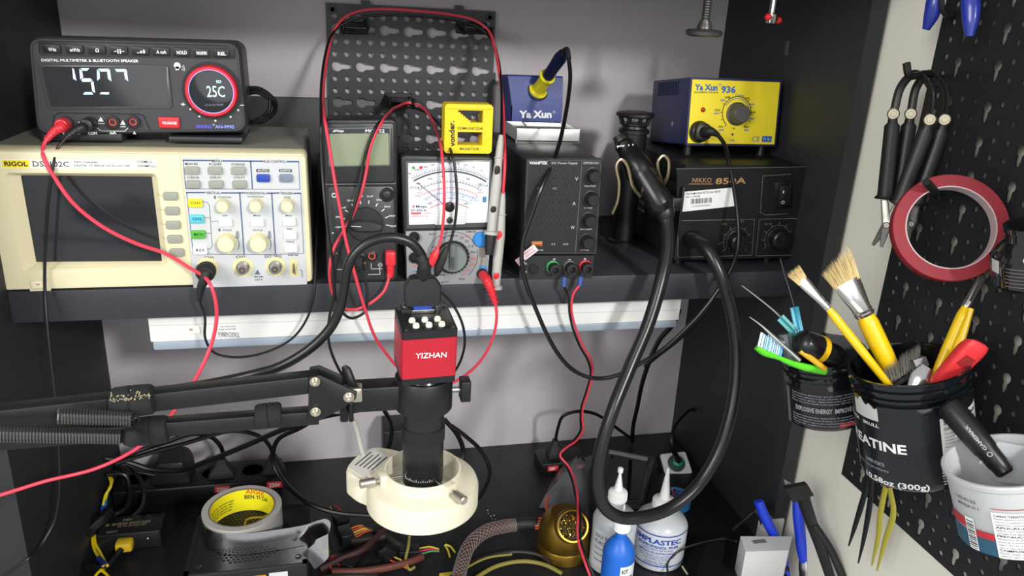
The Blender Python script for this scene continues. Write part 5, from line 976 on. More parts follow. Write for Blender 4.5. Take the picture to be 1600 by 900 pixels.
b = J.rev([(0.001, J.R * .8), (0, J.R * .9), (.002, J.R * .96), (.006, J.R * .995), (.010, J.R), (H * .74, J.R), (H * .78, J.R * .985), (H * .80, J.R * .93), (H * .815, J.R * .93), (H * .83, J.R * 1.0), (H * .85, J.R * 1.0), (H * .862, J.R * .95), (H * .885, J.R * .95), (H * .90, J.R * 1.02), (H * .92, J.R * 1.02), (H * .935, J.R * .97), (H * .97, J.R * .97), (H * .985, J.R * 1.02), (H, J.R * 1.02), (H, J.R * .97), (H * .9, J.R * .93), (.006, J.R * .93)], JB, cap=(True, True))
b.build('jar_body', cj)
b = MB(); J.patch(b, -100, 85, .010, H * .73, mat('#101418', .3, coat=.2), .0001, True, 40)
J.txt(b, 'CREATINE', -1094, -13, H * .42, 15, LW, bold=.03); J.txt(b, 'BLACK   SKULL', -1085, -46, H * .60, 5, LW, bold=.02); J.txt(b, 'SUPER FORTE', -1058, -45, H * .235, 6, LG, bold=.01)
J.txt(b, '10.58oz (300g)', -72, 12, H * .075, 9, LW, bold=.025); J.txt(b, 'PESO LIQUIDO', -1080, -40, H * .18, 3, LG)
J.patch(b, -76, -46, H * .645, H * .77, mat('#b9bbb6', .6), .0003, shape=lambda i: [0, .004, .001, .006, .007, .002, .0, .003, .001, -.002, 0][i])
b.add([tuple(J.p(R_(-40), H*.3, J.R + .0003)), tuple(J.p(R_(-12), H*.3, J.R + .0003)), tuple(J.p(R_(-12), H*.304, J.R + .0003)), tuple(J.p(R_(-40), H*.304, J.R + .0003))], [(0, 1, 2, 3)], mat('#b03038', .5))
J.patch(b, 33, 82, H * .30, H * .68, mat('#dcdcda', .5), .0003)
J.txt(b, 'Supplement Facts', 37, 79, H * .64, 6, INK, .0006, .03); J.txt(b, '(Informacao Nutricional)', 37, 79, H * .585, 5, INK, .0006)
for i in range(8): J.txt(b, ['Porcao de 3 g 1 dosador', 'Quantidade por porcao', 'Valor energetico 0 kcal', 'Carboidratos 0 g', 'Proteinas 0 g Gorduras', 'Creatina 3 g (**)', 'Nao contem quantidade', 'valores diarios dieta'][i], 37, 79 if i % 3 else 72, H * (.54 - i * .03), 2.6, INK, .0006, 0)
for i in range(8): J.txt(b, ['MODO DE PREPARO MISTURAR', 'INGREDIENTES: CREATINA', 'NAO CONTEM GLUTEN LACTOSE', 'ESTE PRODUTO NAO E UM', 'MEDICAMENTO EVITE USO', 'CONSERVAR EM LOCAL SECO', 'APOS ABERTO CONSUMIR EM', 'ATE 60 DIAS VALIDADE'][i], 30, 80 if i % 4 else 70, H * (.27 - i * .026), 2.6, LW, .0004, .01)
J.txt(b, 'BLACKSKULL', 38, 80, H * .045, 7, LW, bold=.025); b.build('label', cj)
G = Cyl(1291, 647, .935, 29, 1, 61); h2 = 96 * G.k / math.cos(R_(29))
gj = T('supplement_jar', 'smaller glossy black jar behind the large one, holding a toothbrush and small tools', 'jar', G.O)
b = G.rev([(0.001, G.R * .8), (0, G.R * .88), (.002, G.R * .95), (.006, G.R * .99), (.01, G.R), (h2 * .66, G.R), (h2 * .70, G.R * .97), (h2 * .73, G.R * .97), (h2 * .76, G.R * 1.03), (h2 * .79, G.R * 1.03), (h2 * .82, G.R * .98), (h2 * .86, G.R * .98), (h2 * .90, G.R * 1.04), (h2 * .93, G.R * 1.04), (h2 * .95, G.R), (h2, G.R), (h2, G.R * .95), (.006, G.R * .93)], JB, cap=(True, True)); b.build('jar_body', gj)
b = MB(); G.patch(b, -80, 85, .008, h2 * .64, mat('#14161a', .3, coat=.2), .0001, True, 30); G.txt(b, 'EXPLOSIVE ENERGY  IMPROVE FOCUS', -42, 50, h2 * .345, 7.5, LG, bold=.02)
for i, (t, z) in enumerate([('Suplemento alimentar em po sabor frutas', .57), ('Contem cafeina e beta alanina aromatizante', .53), ('Nao contem gluten. Agite bem antes de usar', .49), ('Dose recomendada uma porcao 30 min antes', .45), ('Imagem meramente ilustrativa do preparo', .24), ('Conservar em local fresco e arejado sempre', .20), ('Este produto nao e um medicamento evite', .16), ('Consumir conforme a recomendacao diaria', .12)]): G.txt(b, t, -46, 44 if i % 2 else 36, h2 * z, 2.6, LG, bold=0)
G.patch(b, 18, 50, h2 * .085, h2 * .15, mat('#9a2c33', .5)); G.patch(b, -54, -50, h2 * .05, h2 * .6, mat('#5a5d61', .5)); b.build('label', gj)
def rod(pts, r, m, dd, n=10, flat=1, mb=None, smooth=True, up=None): mb = mb or MB(); mb.tube([atd(p[0], p[1], p[2] if len(p) > 2 else dd) for p in pts], r, m, n, flat=flat, smooth=smooth, up=up); return mb
VIEW = camdir(0, 0, 1)
YH = mat('#e0b90f', .3, noise=.05, ns=60, coat=.3); BRI = mat('#c9b27c', .8, noise=.25, ns=300); FER = mat('#c9cac8', .2, .95)
def brush(label, base, neck, ferr, tip, wn, wt, hw_, d, bris=BRI, nb=200, spread=None):
    """base, neck, ferr, tip: pixels along the brush; wt: bristle half width at the tip in pixels"""
    t = T('paint_brush', label, 'brush', atd(*base, d)); k = d / F_PX
    B, N, Fe, Tp = (atd(*q, d) for q in (base, neck, ferr, tip)); ax_ = (Tp - B).normalized(); sd = ax_.cross(VIEW).normalized()
    b = MB(); b.tube([B, B.lerp(N, .5), B.lerp(N, .9), N], [hw_ * k * .75, hw_ * k, hw_ * k, wn * k * .9], YH, 12, flat=1, up=sd); b.build('handle', t)
    b = MB(); rs = []
    for f, wx, wy in ((0, wn, wn), (.06, wn * 1.12, wn * 1.12), (.10, wn, wn), (.16, wn * 1.1, wn * 1.1), (.2, wn, wn), (.75, wt * .8, wn * .5), (1, wt * .85, wn * .45)):
        c = N.lerp(Fe, f); rs.append([tuple(c + sd * math.cos(a) * wx * k + VIEW * math.sin(a) * wy * k) for a in (2 * PI * j / 20 for j in range(20))])
    b.loft(rs, FER); b.build('ferrule', t)
    b = MB(); L = (Tp - Fe).length; random.seed(int(base[0]))
    for i in range(nb):
        x = random.uniform(-1, 1); y = random.uniform(-1, 1) * math.sqrt(1 - x * x * .7); a = Fe - ax_ * .003 + sd * x * wt * .8 * k + VIEW * y * wn * .42 * k
        l = L * random.uniform(.86, 1.04) * (1 + (spread or 0) * x); q = a + ax_ * l + sd * x * wt * .28 * k + VIEW * y * .003 + sd * random.uniform(-1, 1) * .0012
        b.add([tuple(a - sd * .0004), tuple(a + sd * .0004), tuple(a + VIEW * .0006), tuple(q)], [(0, 1, 2), (0, 1, 3), (1, 2, 3), (2, 0, 3)], bris)
    b.build('bristles', t)
brush('slim yellow-handled flat brush leaning left in the large black jar', (1405, 622), (1294, 482), (1252, 437), (1236, 417), 5.5, 11, 7, .80, nb=160)
brush('wide yellow-handled flat brush with fanned bristles in the large black jar', (1408, 610), (1352, 493), (1322, 440), (1303, 400), 14, 26, 15, .815, nb=420, spread=-.25)
brush('worn yellow-handled brush leaning right towards the red tape roll', (1449, 615), (1508, 480), (1538, 428), (1552, 384), 6, 8, 8, .80, mat('#6d6350', .8, noise=.2), 90)
b = rod([(1462, 605, .808), (1495, 545), (1516, 482)], [.0045, .005, .0038], YH, .80); S(b, 'yellow_rod', 'thin yellow rod crossing behind the worn brush', 'rod')
sb = T('wire_brush', 'black brush with dark wire bristles low in the large black jar', 'brush', atd(1420, 590, .81)); b = rod([(1385, 610), (1412, 592), (1440, 573)], [.010, .012, .010], BLKM, .81, flat=.5); b.build('handle', sb)
b = MB(); random.seed(9)
for i in range(260):
    f = random.random(); q0 = atd(1388 + f * 48, 600 - f * 28 + random.uniform(-3, 3), .806 + random.uniform(-.006, .006)); q1 = atd(1380 + f * 58 + random.uniform(-2, 2), 574 - f * 36 + random.uniform(-5, 3), .80 + random.uniform(-.008, .008)); sdv = camdir(.0004, 0, 0)
    b.add([tuple(q0 - sdv), tuple(q0 + sdv), tuple(q1)], [(0, 1, 2)], mat('#6a6560', .7, noise=.2))
b.build('bristles', sb)
b = MB(); rs = [atd(*q, .795) for q in ((1427, 563), (1447, 557), (1452, 571), (1433, 577))]; v_ = VIEW * .010; b.loft([[tuple(q) for q in rs], [tuple(q + v_) for q in rs]], mat('#75757a', .4, .6)); b.build('end_ferrule', sb)
b = rod([(1430, 606), (1437, 590), (1449, 574)], [.008, .0095, .006], FER, .79, flat=.4); S(b, 'flat_ferrule', 'silver ferrule end sticking up at the front of the large jar', 'brush')
wt_ = T('red_tool', 'red plastic tool with a hole in its grip, in the large black jar', 'tool', atd(1470, 605, .79)); P, Q = atd(1469, 599, .778), atd(1521, 543, .756); ax_ = (Q - P).normalized(); sd = ax_.cross(VIEW).normalized(); k = .79 / F_PX
RW = mat('#d8343a', .4); b = MB(); rs = []
for f, r1 in ((-.12, 8), (-.05, 12), (.0, 14), (.1, 15), (.9, 17.5), (1.0, 17), (1.1, 15), (1.14, 10)):
    c = P.lerp(Q, f); rs.append([tuple(c + sd * x * k + VIEW * y * k) for x, y in corner([(-r1, -r1 * .8), (r1, -r1 * .8), (r1, r1 * .8), (-r1, r1 * .8)], r1 * .5, 3)])
b.loft(rs, RW); b.build('grip', wt_)
b = MB(); c = P.lerp(Q, .62) - VIEW * .0098; b.add([tuple(c + ax_ * x * k + sd * y * k) for x, y in ((-10, -8), (9, -9), (10, 7), (-8, 10))], [(0, 1, 2, 3)], mat('#8e1f24', .5)); b.build('finger_hole', wt_)
# small jar contents
tb = T('toothbrush', 'green toothbrush with white and blue bristles in the smaller jar', 'toothbrush', atd(1240, 565, .87)); GR = mat('#55c822', .35)
b = rod([(1182, 542), (1195, 551), (1213, 557), (1228, 564), (1255, 573), (1290, 580)], [.0045, .0055, .005, .0035, .0045, .006, .006], GR, .865, flat=.7); b.build('handle', tb)
b = MB(); random.seed(4)
for i in range(110):
    f = random.random(); q = atd(1184 + f * 36, 541 + f * 16, .862 + random.uniform(-.004, .004)); e = q + (atd(1189, 519, .862) - atd(1184, 541, .862)) * random.uniform(.85, 1.05); b.cyl(q, e, .0006, mat('#dfeef2', .5) if i % 3 else mat('#5fb0d8', .5), n=4)
b.build('bristles', tb)
b = rod([(1171, 495), (1190, 509), (1212, 529), (1250, 563)], [.0005, .0012, .0022, .0022], SILV, .855); S(b, 'metal_pick', 'silver pointed pick in the smaller jar beside the toothbrush', 'pick')
b = rod([(1159, 446), (1180, 462), (1216, 492), (1262, 545)], [.0006, .0009, .0012, .0014], mat('#8d8a86', .4, .7), .90); S(b, 'probe_wire', 'thin dark probe rising furthest left out of the smaller jar', 'probe')
b = rod([(1219, 404), (1226, 430), (1234, 455), (1262, 560)], [.0005, .0006, .0007, .0008], mat('#4b4b4d', .4, .5), .93); S(b, 'thin_wire', 'long thin grey wire standing up behind the teal tweezers', 'wire')
for P, Q, m, lab in (((1219, 496), (1262, 540), mat('#3a8f92', .4), 'teal flat stick leaning left in the smaller jar'), ((1241, 480), (1252, 535), mat('#3f9bb4', .4), 'turquoise flat stick standing upright in the smaller jar')):
    a, c = atd(*P, .89), atd(*Q, .89); ax_ = (c - a).normalized(); sd = ax_.cross(VIEW).normalized(); k = .89 / F_PX; b = MB(); w2 = 6.5 * k; b.loft([[tuple(q + sd * x + VIEW * y) for x, y in ((-w2, -.001), (-w2 * .3, -.001), (0, .0012), (w2 * .3, -.001), (w2, -.001), (w2, .0015), (-w2, .0015))] for q in (a, c)], m); S(b, 'plastic_spudger', lab, 'spudger', 'plastic sticks in the smaller jar')
sd_ = T('screwdriver', 'black and yellow screwdriver handle in the smaller jar', 'screwdriver', atd(1275, 540, .87)); P, Q = atd(1246, 532, .86), atd(1306, 556, .875); b = MB(); d_ = Q - P; L = d_.length
b.lathe(P - d_ * .02, d_, [(0, .006), (.003, .012), (.008, .0152), (L * .45, .0160), (L * .7, .014), (L, .013)], mat('#17181a', .28), 18, sy=1, sx=1); b.build('handle', sd_)
b = MB(); b.lathe(P + d_ * .50, d_, [(0, .0162), (L * .12, .0162), (L * .13, .0150)], mat('#d9ab17', .35), 18); b.build('yellow_band', sd_)
b = rod([(1250, 548), (1262, 556), (1290, 577)], [.003, .0035, .003], mat('#c99b18', .4), .855); S(b, 'yellow_stick', 'small yellow stick tucked beside the toothbrush', 'stick')
b = rod([(1226, 522), (1230, 545), (1238, 570)], [.007, .0075, .006], mat('#9fa6ab', .15, trans=.8), .88); S(b, 'clear_tube', 'clear plastic tube behind the toothbrush in the smaller jar', 'tube')
bb = MB(); rs = []; 
for q in ((1290, 520), (1335, 528), (1355, 545), (1345, 575), (1300, 570)): rs.append(atd(*q, .895))
bb.loft([[tuple(q) for q in rs], [tuple(q + VIEW * .012) for q in rs]], BLKM); S(bb, 'black_case', 'flat black case standing at the back of the smaller jar', 'case')
# black air-duster nozzle lying between jar and tub
nz = T('brush_tube', 'black tapered tool with rounded end leaning from the large jar into the white tub', 'tool', atd(1500, 660, .73)); P, Q = atd(1487, 640, .735), atd(1573, 741, .70); d_ = Q - P; L = d_.length
b = MB(); b.lathe(P, d_, [(-.008, .006), (-.005, .0105), (.0, .0122), (L * .35, .0118), (L * .62, .0108), (L * .66, .0098), (L * .85, .0092), (L * .87, .0085), (L * .97, .008), (L, .006)], mat('#141518', .38), 24); b.build('barrel', nz)
b = MB(); ax_ = d_.normalized(); nv = (CAM - P); nv = (nv - ax_ * nv.dot(ax_)).normalized(); sd = ax_.cross(nv).normalized()
vs, fs = text_mesh('GAMEMAX', .015); c = P.lerp(Q, .28) + nv * .0124; x1 = max(v[0] for v in vs); b.add([tuple(c + ax_ * (1 - v[0] / x1) * .026 + sd * (v[1] - .35) * .0045) for v in vs], fs, LG)
b.loft([[tuple(P.lerp(Q, .28) + nv * .0124 + ax_ * (.0305 + r * math.cos(k)) + sd * r * math.sin(k)) for k in (j * PI / 8 for j in range(16))] for r in (.0016, .0023)], LG, False, False); b.build('lettering', nz)
# white tub
Tb = Cyl(1590, 831, .70, 33, 0, 82); ht_ = 106 * Tb.k / math.cos(R_(33)); TW = mat('#cccecf', .35, trans=.25, sss=.2)
tt_ = T('plastic_tub', 'white translucent plastic tub with teal label at the right edge', 'tub', Tb.O)
b = Tb.rev([(0.001, Tb.R * .8), (0, Tb.R * .9), (.004, Tb.R * .97), (ht_ * .9, Tb.R * 1.0), (ht_ * .93, Tb.R * 1.045), (ht_ * .98, Tb.R * 1.05), (ht_, Tb.R * 1.03), (ht_, Tb.R * .98), (ht_ * .9, Tb.R * .96), (.006, Tb.R * .93)], TW, cap=(True, True)); b.build('tub_body', tt_)
b = MB(); Tb.patch(b, -80, 60, .004, ht_ * .30, mat('#24546b', .45, noise=.15, ns=200), .0004, n=24); Tb.patch(b, -80, -64, ht_ * .34, ht_ * .46, mat('#b3262f', .45), .0005); Tb.patch(b, -54, -30, ht_ * .27, ht_ * .36, mat('#b3262f', .45), .0006)
Tb.patch(b, -64, -53, ht_ * .06, ht_ * .50, mat('#e6e7e7', .5), .0007)
for i in range(14): Tb.patch(b, -63, -54, ht_ * (.08 + i * .028), ht_ * (.08 + i * .028 + [.008, .014, .018][i % 3]), INK, .0009, n=2)
Tb.patch(b, -29, 60, ht_ * .05, ht_ * .66, mat('#e3e4e4', .45), .0007)
for i in range(15): Tb.txt(b, ['CARACTERISTICAS:', 'Massa plastica leve para', 'reparos e acabamentos em', 'superficies internas, nao', 'APLICACAO:', 'Aplicar com espatula em', 'camadas finas aguardando', 'PRECAUCOES:', 'Manter fora do alcance de', 'criancas e animais. Nao', 'ingerir. Em caso de contato', 'com os olhos lavar com agua', 'COMPOSICAO:', 'Resina cargas minerais e', 'aditivos, agua, espessante'][i], -26, 20, ht_ * (.62 - i * .038), 3.4 if i in (0, 4, 7, 12) else 2.8, INK, .001, .02 if i in (0, 4, 7, 12) else 0)
Tb.patch(b, -28, 40, ht_ * .70, ht_ * .71, mat('#b3262f', .45), .0007)
Tb.txt(b, 'L-05/01/22', -71, -46, ht_ * .74, 5, mat('#3a3c40'), .0006, .01); Tb.txt(b, 'MASSA H 1', -69, -44, ht_ * .66, 5, mat('#3a3c40'), .0006, .01); b.build('label', tt_)
b = MB(); b.loft([[tuple(atd(u_, v_2, .71 + o)) for u_, v_2 in ((1530, 722), (1560, 690), (1620, 700), (1620, 760), (1560, 752))] for o in (0, .002)], mat('#cfd4d8', .3, trans=.5)); b.build('inner_film', tt_)
# dark clear jar at the edge
D = Cyl(1608, 440, .75, 24, 0, 52); hd = 96 * D.k
dj = T('dark_glass_jar', 'dark glass jar with pale label lines cut by the right edge', 'jar', D.O); b = D.rev([(0.001, D.R * .8), (0, D.R * .9), (.004, D.R), (hd * .5, D.R), (hd * .66, D.R * .8), (hd * .76, D.R * .62), (hd * .9, D.R * .6), (hd * .92, D.R * .66), (hd, D.R * .66), (hd, D.R * .55), (hd * .7, D.R * .55), (.006, D.R * .9)], mat('#17191b', .06, coat=.6), cap=(True, True)); b.build('glass', dj)
b = MB(); D.patch(b, -48, -38, hd * .30, hd * .52, mat('#b9bab8', .5), .0004)
for i in range(6): D.patch(b, -30, 30, hd * (.12 + i * .06), hd * (.12 + i * .06 + .012), mat('#7c6a6c', .5), .0004)
b.build('label', dj)
# hooks carrying the jars
for (u_, v_2), (u2, v2), lab in (((1345, 560), (1352, 575), 'black peg hook behind the smaller jar'), ((1520, 640), (1500, 650), 'black peg hook behind the large jar')):
    a = at(u_, v_2, X=.677); b = MB(); b.tube([a, atd(u2, v2, .9)], .003, BLK, 8, smooth=False); S(b, 'pegboard_hook', lab, 'hook')
# tweezers under the jars
def tweez(label, pts1, pts2, m, x, tipm=None):
    t = T('tweezers', label, 'tweezers', at(*pts1[0], X=x), 'tweezers hanging under the large jar')
    for P in (pts1, pts2):
        b = MB(); b.tube([at(*p, X=x) for p in P], [.0045, .005, .0052, .004, .0014], m, 8, flat=.35, up=(1, 0, 0)); b.build('arm', t)
    b = MB(); q = at(*pts1[0], X=x); b.tube([q, q + Vector((.677 - x, 0, .004))], .0025, BLK, 8); S(b, 'pegboard_hook', label.split(' tweezers')[0].replace('pair of ', '') + ' tweezers peg hook under the large jar', 'hook')
tweez('black tweezers hanging leftmost under the large jar', [(1358, 745), (1350, 775), (1338, 815), (1326, 853)], [(1362, 745), (1360, 780), (1352, 830), (1341, 880)], mat('#141517', .4), .66)
tweez('olive-yellow tweezers hanging right of the black ones', [(1384, 760), (1376, 800), (1372, 840), (1362, 884)], [(1390, 762), (1396, 800), (1383, 845), (1370, 892)], mat('#a8a03a', .4), .655)
# ================================================================= on the desk
ZD = -.46
def az(u, v, z): return at(u, v, Z=z)
def AZ(pts): return [az(*p) for p in pts]
def zcab(pts, r, m, n=8, mb=None, flat=1): mb = mb or MB(); mb.tube(AZ(pts), r, m, n, flat=flat); return mb
# computer power supply with honeycomb grille
zt = -.374; p0 = az(287, 897, zt); p1 = az(480, 879, zt); PX0, PX1, PYF = p0.x, p1.x, (p0.y + p1.y) / 2 - .001
pu = T('computer_power_supply', 'black computer power supply box with honeycomb grille lying on the desk', 'power supply', ((PX0 + PX1) / 2, PYF + .07, ZD)); PD = .135
PM = mat('#17181a', .42, noise=.1, ns=200)
b = MB(); b.box(PX0, PX1, PYF, PYF + PD, ZD, zt - .002, PM, .002); b.build('case', pu)
b = MB(); b.box(PX0 + .001, PX1 - .001, PYF + .004, PYF + PD, zt - .0021, zt - .0006, mat('#060607', .6)); b.build('grille_dark_sheet', pu)  # near-black sheet under the holes, darkness of the void put into its colour
gc = Vector(((PX0 + PX1) / 2 - .003, PYF + .069)); s_ = .0062; R0_ = .058; b = MB(); hexes = []
ny = int(PD / (s_ * .866)) + 1
for j in range(-ny, ny):
    for i in range(-20, 20):
        x = gc.x + (i + .5 * (j % 2)) * s_; y = gc.y + j * s_ * .866
        if not (PX0 + .004 < x < PX1 - .004 and PYF + .006 < y < PYF + PD - .005): continue
        ri = .40 * s_ if (Vector((x, y)) - gc).length < R0_ else 0
        O = [(x + math.sin(PI / 3 * k) * s_ * .5774, y + math.cos(PI / 3 * k) * s_ * .5774) for k in range(6)]
        if ri: I_ = [(x + math.sin(PI / 3 * k) * ri, y + math.cos(PI / 3 * k) * ri) for k in range(6)]; b.add([(a, c, zt) for a, c in O] + [(a, c, zt) for a, c in I_] + [(a, c, zt - .001) for a, c in I_], [(k, (k + 1) % 6, 6 + (k + 1) % 6, 6 + k) for k in range(6)] + [(6 + k, 6 + (k + 1) % 6, 12 + (k + 1) % 6, 12 + k) for k in range(6)], PM)
        else: b.add([(a, c, zt) for a, c in O], [tuple(range(6))], PM)
b.build('honeycomb_grille', pu)
b = MB()
for a in ((PX0, PX1, PYF, PYF + .007), (PX0, PX1, PYF + PD - .006, PYF + PD), (PX0, PX0 + .006, PYF, PYF + PD), (PX1 - .006, PX1, PYF, PYF + PD)): b.box(*a, zt - .002, zt + .0004, PM)
b.build('cover_rim', pu)
for x, y in ((PX0 + .016, PYF + .014), (PX1 - .012, PYF + .014)): b = MB(); b.lathe((x, y, zt), (0, 0, 1), [(0, .0042), (.001, .004), (.0016, .0028), (.0012, .001)], mat('#3a3b3d', .35, .7), 14); b.build('screw', pu)
b = MB(); b.box(PX0 + .086, PX0 + .102, PYF - .0006, PYF, ZD + .05, zt - .013, mat('#d8a01c', .5)); b.build('yellow_label', pu, 'yellow label'); b = MB(); b.box(PX0 + .106, PX0 + .130, PYF - .0006, PYF, ZD + .05, zt - .011, mat('#c9cacb', .5)); b.build('white_label', pu, 'white label')
# aluminium tape roll
kx = az(378, 795, -.338); TR = .0535; tr = T('foil_tape_roll', 'roll of aluminium tape with yellow core standing flat on the power supply grille', 'tape roll', (kx.x, kx.y, zt)); c = Vector((kx.x, kx.y + .003, zt + .0006)); TH = .036
def cr(r, z, n=72): return [(c.x + math.cos(a) * r, c.y + math.sin(a) * r, c.z + z) for a in (2 * PI * j / n for j in range(n))]
ALU = mat('#c6c8ca', .16, 1, noise=.06, ns=40, bump=.3)
b = MB(); b.loft([cr(TR - .0085, 0), cr(TR, 0), cr(TR, TH), cr(TR - .0085, TH)], mat('#b5b3ae', .45, .3), False, False, True, True); b.build('tape', tr)
b = MB(); b.loft([cr(TR - .0105, 0), cr(TR - .0086, 0), cr(TR - .0086, TH + .0003), cr(TR - .0105, TH + .0003)], mat('#6b6258', .7), False, False, True, True)
YI = mat('#e6dc22', .45); ri = TR - .0106; b.loft([cr(ri, .0005), cr(ri, TH - .0005)], YI, False, False)
def inner_txt(t, a0, a1, z, h, m, bold=.015):
    vs, fs = text_mesh(t, bold); xs = [q[0] for q in vs]; lo, hi = min(xs), max(xs)
    b.add([(c.x + math.cos(R_(a0 + (a1 - a0) * (q[0] - lo) / (hi - lo))) * (ri - .0004), c.y + math.sin(R_(a0 + (a1 - a0) * (q[0] - lo) / (hi - lo))) * (ri - .0004), c.z + z + (q[1] / .71 - .5) * h) for q in vs], fs, m)
inner_txt('BEN YI DA', 92, 42, TH * .66, .0068, INK); inner_txt('AIGIZ', 90, 50, TH * .90, .0065, mat('#d2481c', .5), .02)
for i, t in enumerate(['Use in the thermal tape', 'Use in the electric tape', 'Use for high temperature tape', 'Insulation adhesive tape']): inner_txt(t, 172 - i * 3, 112 + i * 2, TH * (.62 - i * .13), .0032, INK, .005)
inner_txt('For all brand', 24, 5, TH * .6, .003, INK, .005); inner_txt('foil tape', 24, 6, TH * .45, .003, INK, .005); b.build('core', tr)
b = MB(); W_ = .033; path = [(c.x - TR - .001, c.y - .004, c.z)]
strip = [Vector((c.x + math.cos(R_(a)) * (TR + .0030), c.y + math.sin(R_(a)) * (TR + .0030), 0)) for a in (185, 215, 245, 272)] + [az(u, v, zt + .001) for u, v in ((440, 858), (478, 851), (506, 845))]
strip += [az(518, 858, zt - .006), az(511, 876, zt - .016), az(492, 890, zt - .028)]
zz = [.0, 0, 0, 0, 0, 0, .002, -.004, -.014, -.028]
P = [Vector((q.x, q.y, c.z + z)) for q, z in zip(strip, zz)]; P = catmull(P, 8); ups = []
for i in range(len(P)):
    f = i / len(P); sm = max(0, min(1, (f - .64) / .12)) * (1 if f < .8 else max(0, 1 - (f - .8) / .08))
    ups.append(Vector((-.5 if f > .85 else 0, .0 + .45 * sm, 1)).normalized())
b.loft([[tuple(q), tuple(q + u * W_), tuple(q + u * W_ + Vector((0, .0004, 0))), tuple(q + Vector((0, .0004, 0)))] for q, u in zip(P, ups)], ALU); b.build('loose_strip', tr, 'shiny unrolled foil strip')
# yellow wire seen in the core
b = MB(); b.tube(AZ([(382, 822, zt + .003), (386, 812, zt + .005), (398, 809, zt + .005), (412, 808, zt + .003), (420, 804, zt + .002)]), .0016, mat('#c2a127', .5)); S(b, 'yellow_wire', 'short yellow wire lying inside the tape roll', 'wire')
# switch box
hz = ZD + .030; q = AZ([(150, 838, hz), (245, 840, hz), (264, 800, hz), (182, 803, hz)]); FH = Face((q[0].x, q[0].y, ZD))
hs_ = T('video_switch', 'small black video switch box with gold print and yellow plug', 'switch box', q[0] + Vector((.03, .02, -.03)))
x0, x1, y0_, y1_ = q[0].x, q[1].x + .001, q[0].y, q[2].y
b = MB(); b.box(x0, x1, y0_, y1_, ZD, hz, mat('#1c1c1d', .3), .002); MT = Matrix.Translation((x0, y0_, hz + .0003)) @ Matrix.Rotation(R_(-90), 4, 'X'); GD = mat('#9c9170', .5)
W0 = x1 - x0; D0 = y1_ - y0_
def top_txt(mb, t, fx0, fx1, fy, h, m, M): 
    vs, fs = text_mesh(t, .01); xs = [v[0] for v in vs]; a, c2 = min(xs), max(xs); mb.add([(x0 + W0 * (fx0 + (fx1 - fx0) * (v[0] - a) / (c2 - a)), y0_ + D0 * fy + (v[1] / .71 - .5) * h, hz + .0003) for v in vs], fs, m)
top_txt(b, 'HDMI SWITCHER', .26, .80, .56, .006, GD, None); top_txt(b, '3D 4K ULTRA HD', .28, .74, .42, .004, GD, None); top_txt(b, 'SELECT', .14, .32, .16, .005, mat('#8b8b8b'), None); top_txt(b, '= =', .08, .24, .55, .012, GD, None); top_txt(b, 'HD', .34, .48, .76, .006, GD, None)
b.build('case', hs_)
b = MB(); yp = az(195, 853, ZD + .016); b.box(yp.x - .013, yp.x + .011, y0_ - .018, y0_ + .001, ZD + .008, ZD + .024, mat('#d1ae27', .4), .004); b.build('yellow_plug', hs_, 'yellow plug')
b = MB(); b.cyl((x1 - .018, y0_ - .0006, ZD + .018), (x1 - .018, y0_ + .001, ZD + .018), .0012, WINK, n=8); b.build('indicator', hs_)
zcab([(190, 858, ZD + .016), (182, 868, ZD + .012), (165, 885, ZD + .007), (140, 884, ZD + .006), (118, 865, ZD + .006), (113, 840, ZD + .01), (128, 815, ZD + .03), (155, 808, ZD + .04)], .0045, RUB).build('cable', hs_)
# wire bundle at the left
YW_ = mat('#d9c31c', .45)
t = T('wire_bundle', 'bundle of yellow wires with blue sleeves among black cables beside the switch box', 'wires', az(150, 850, ZD))
zcab([(168, 740, -.40), (175, 752, -.40), (168, 768, -.41), (164, 783, -.42), (158, 805, -.43), (152, 825, -.44), (145, 840, -.445), (147, 857, -.45), (155, 872, -.45), (162, 885, -.45)], .0022, YW_).build('yellow_strand', t)
zcab([(170, 742, -.395), (173, 760, -.40), (165, 773, -.41), (161, 790, -.42)], .002, YW_).build('yellow_strand', t)
zcab([(149, 832, -.44), (149, 848, -.447), (156, 862, -.45), (164, 878, -.45), (168, 884, -.45)], .002, YW_).build('yellow_strand', t)
zcab([(164, 783, -.418), (161, 800, -.428)], .0042, mat('#2350b0', .4)).build('blue_sleeve', t, 'blue sleeve'); zcab([(154, 872, -.448), (164, 882, -.448)], .0038, mat('#1c2a6a', .4)).build('blue_sleeve', t, 'dark blue sleeve')
b = zcab([(172, 798, -.42), (160, 812, -.425), (148, 822, -.43), (140, 834, -.44)], .009, RUB, 10); b.build('black_tie_wrap', t)
for P in ([(145, 905, ZD + .004), (155, 893, ZD + .006), (165, 888, ZD + .004)], [(157, 890, ZD + .006), (166, 897, ZD + .004), (172, 905, ZD + .003)]): zcab(P, .002, YW_).build('yellow_strand', t)
for i, (P, lab) in enumerate([([(178, 731, -.40), (205, 733, -.39), (225, 765, -.41), (220, 795, -.43), (190, 815, -.44), (160, 812, -.43)], 'black cable looping down behind the switch box'),
             ([(165, 742, -.39), (195, 742, -.40), (203, 768, -.42), (195, 795, -.43), (170, 808, -.43)], 'black cable beside the yellow wires'),
             ([(140, 832, -.43), (112, 848, -.45), (115, 872, ZD + .004), (135, 887, ZD + .004), (165, 884, ZD + .004), (182, 868, ZD + .004)], 'black cable loop at the foot of the yellow wires')]):
    S(zcab(P, .0038, RUB), 'black_cable', lab, 'cable', 'loose black cables at the left of the desk')
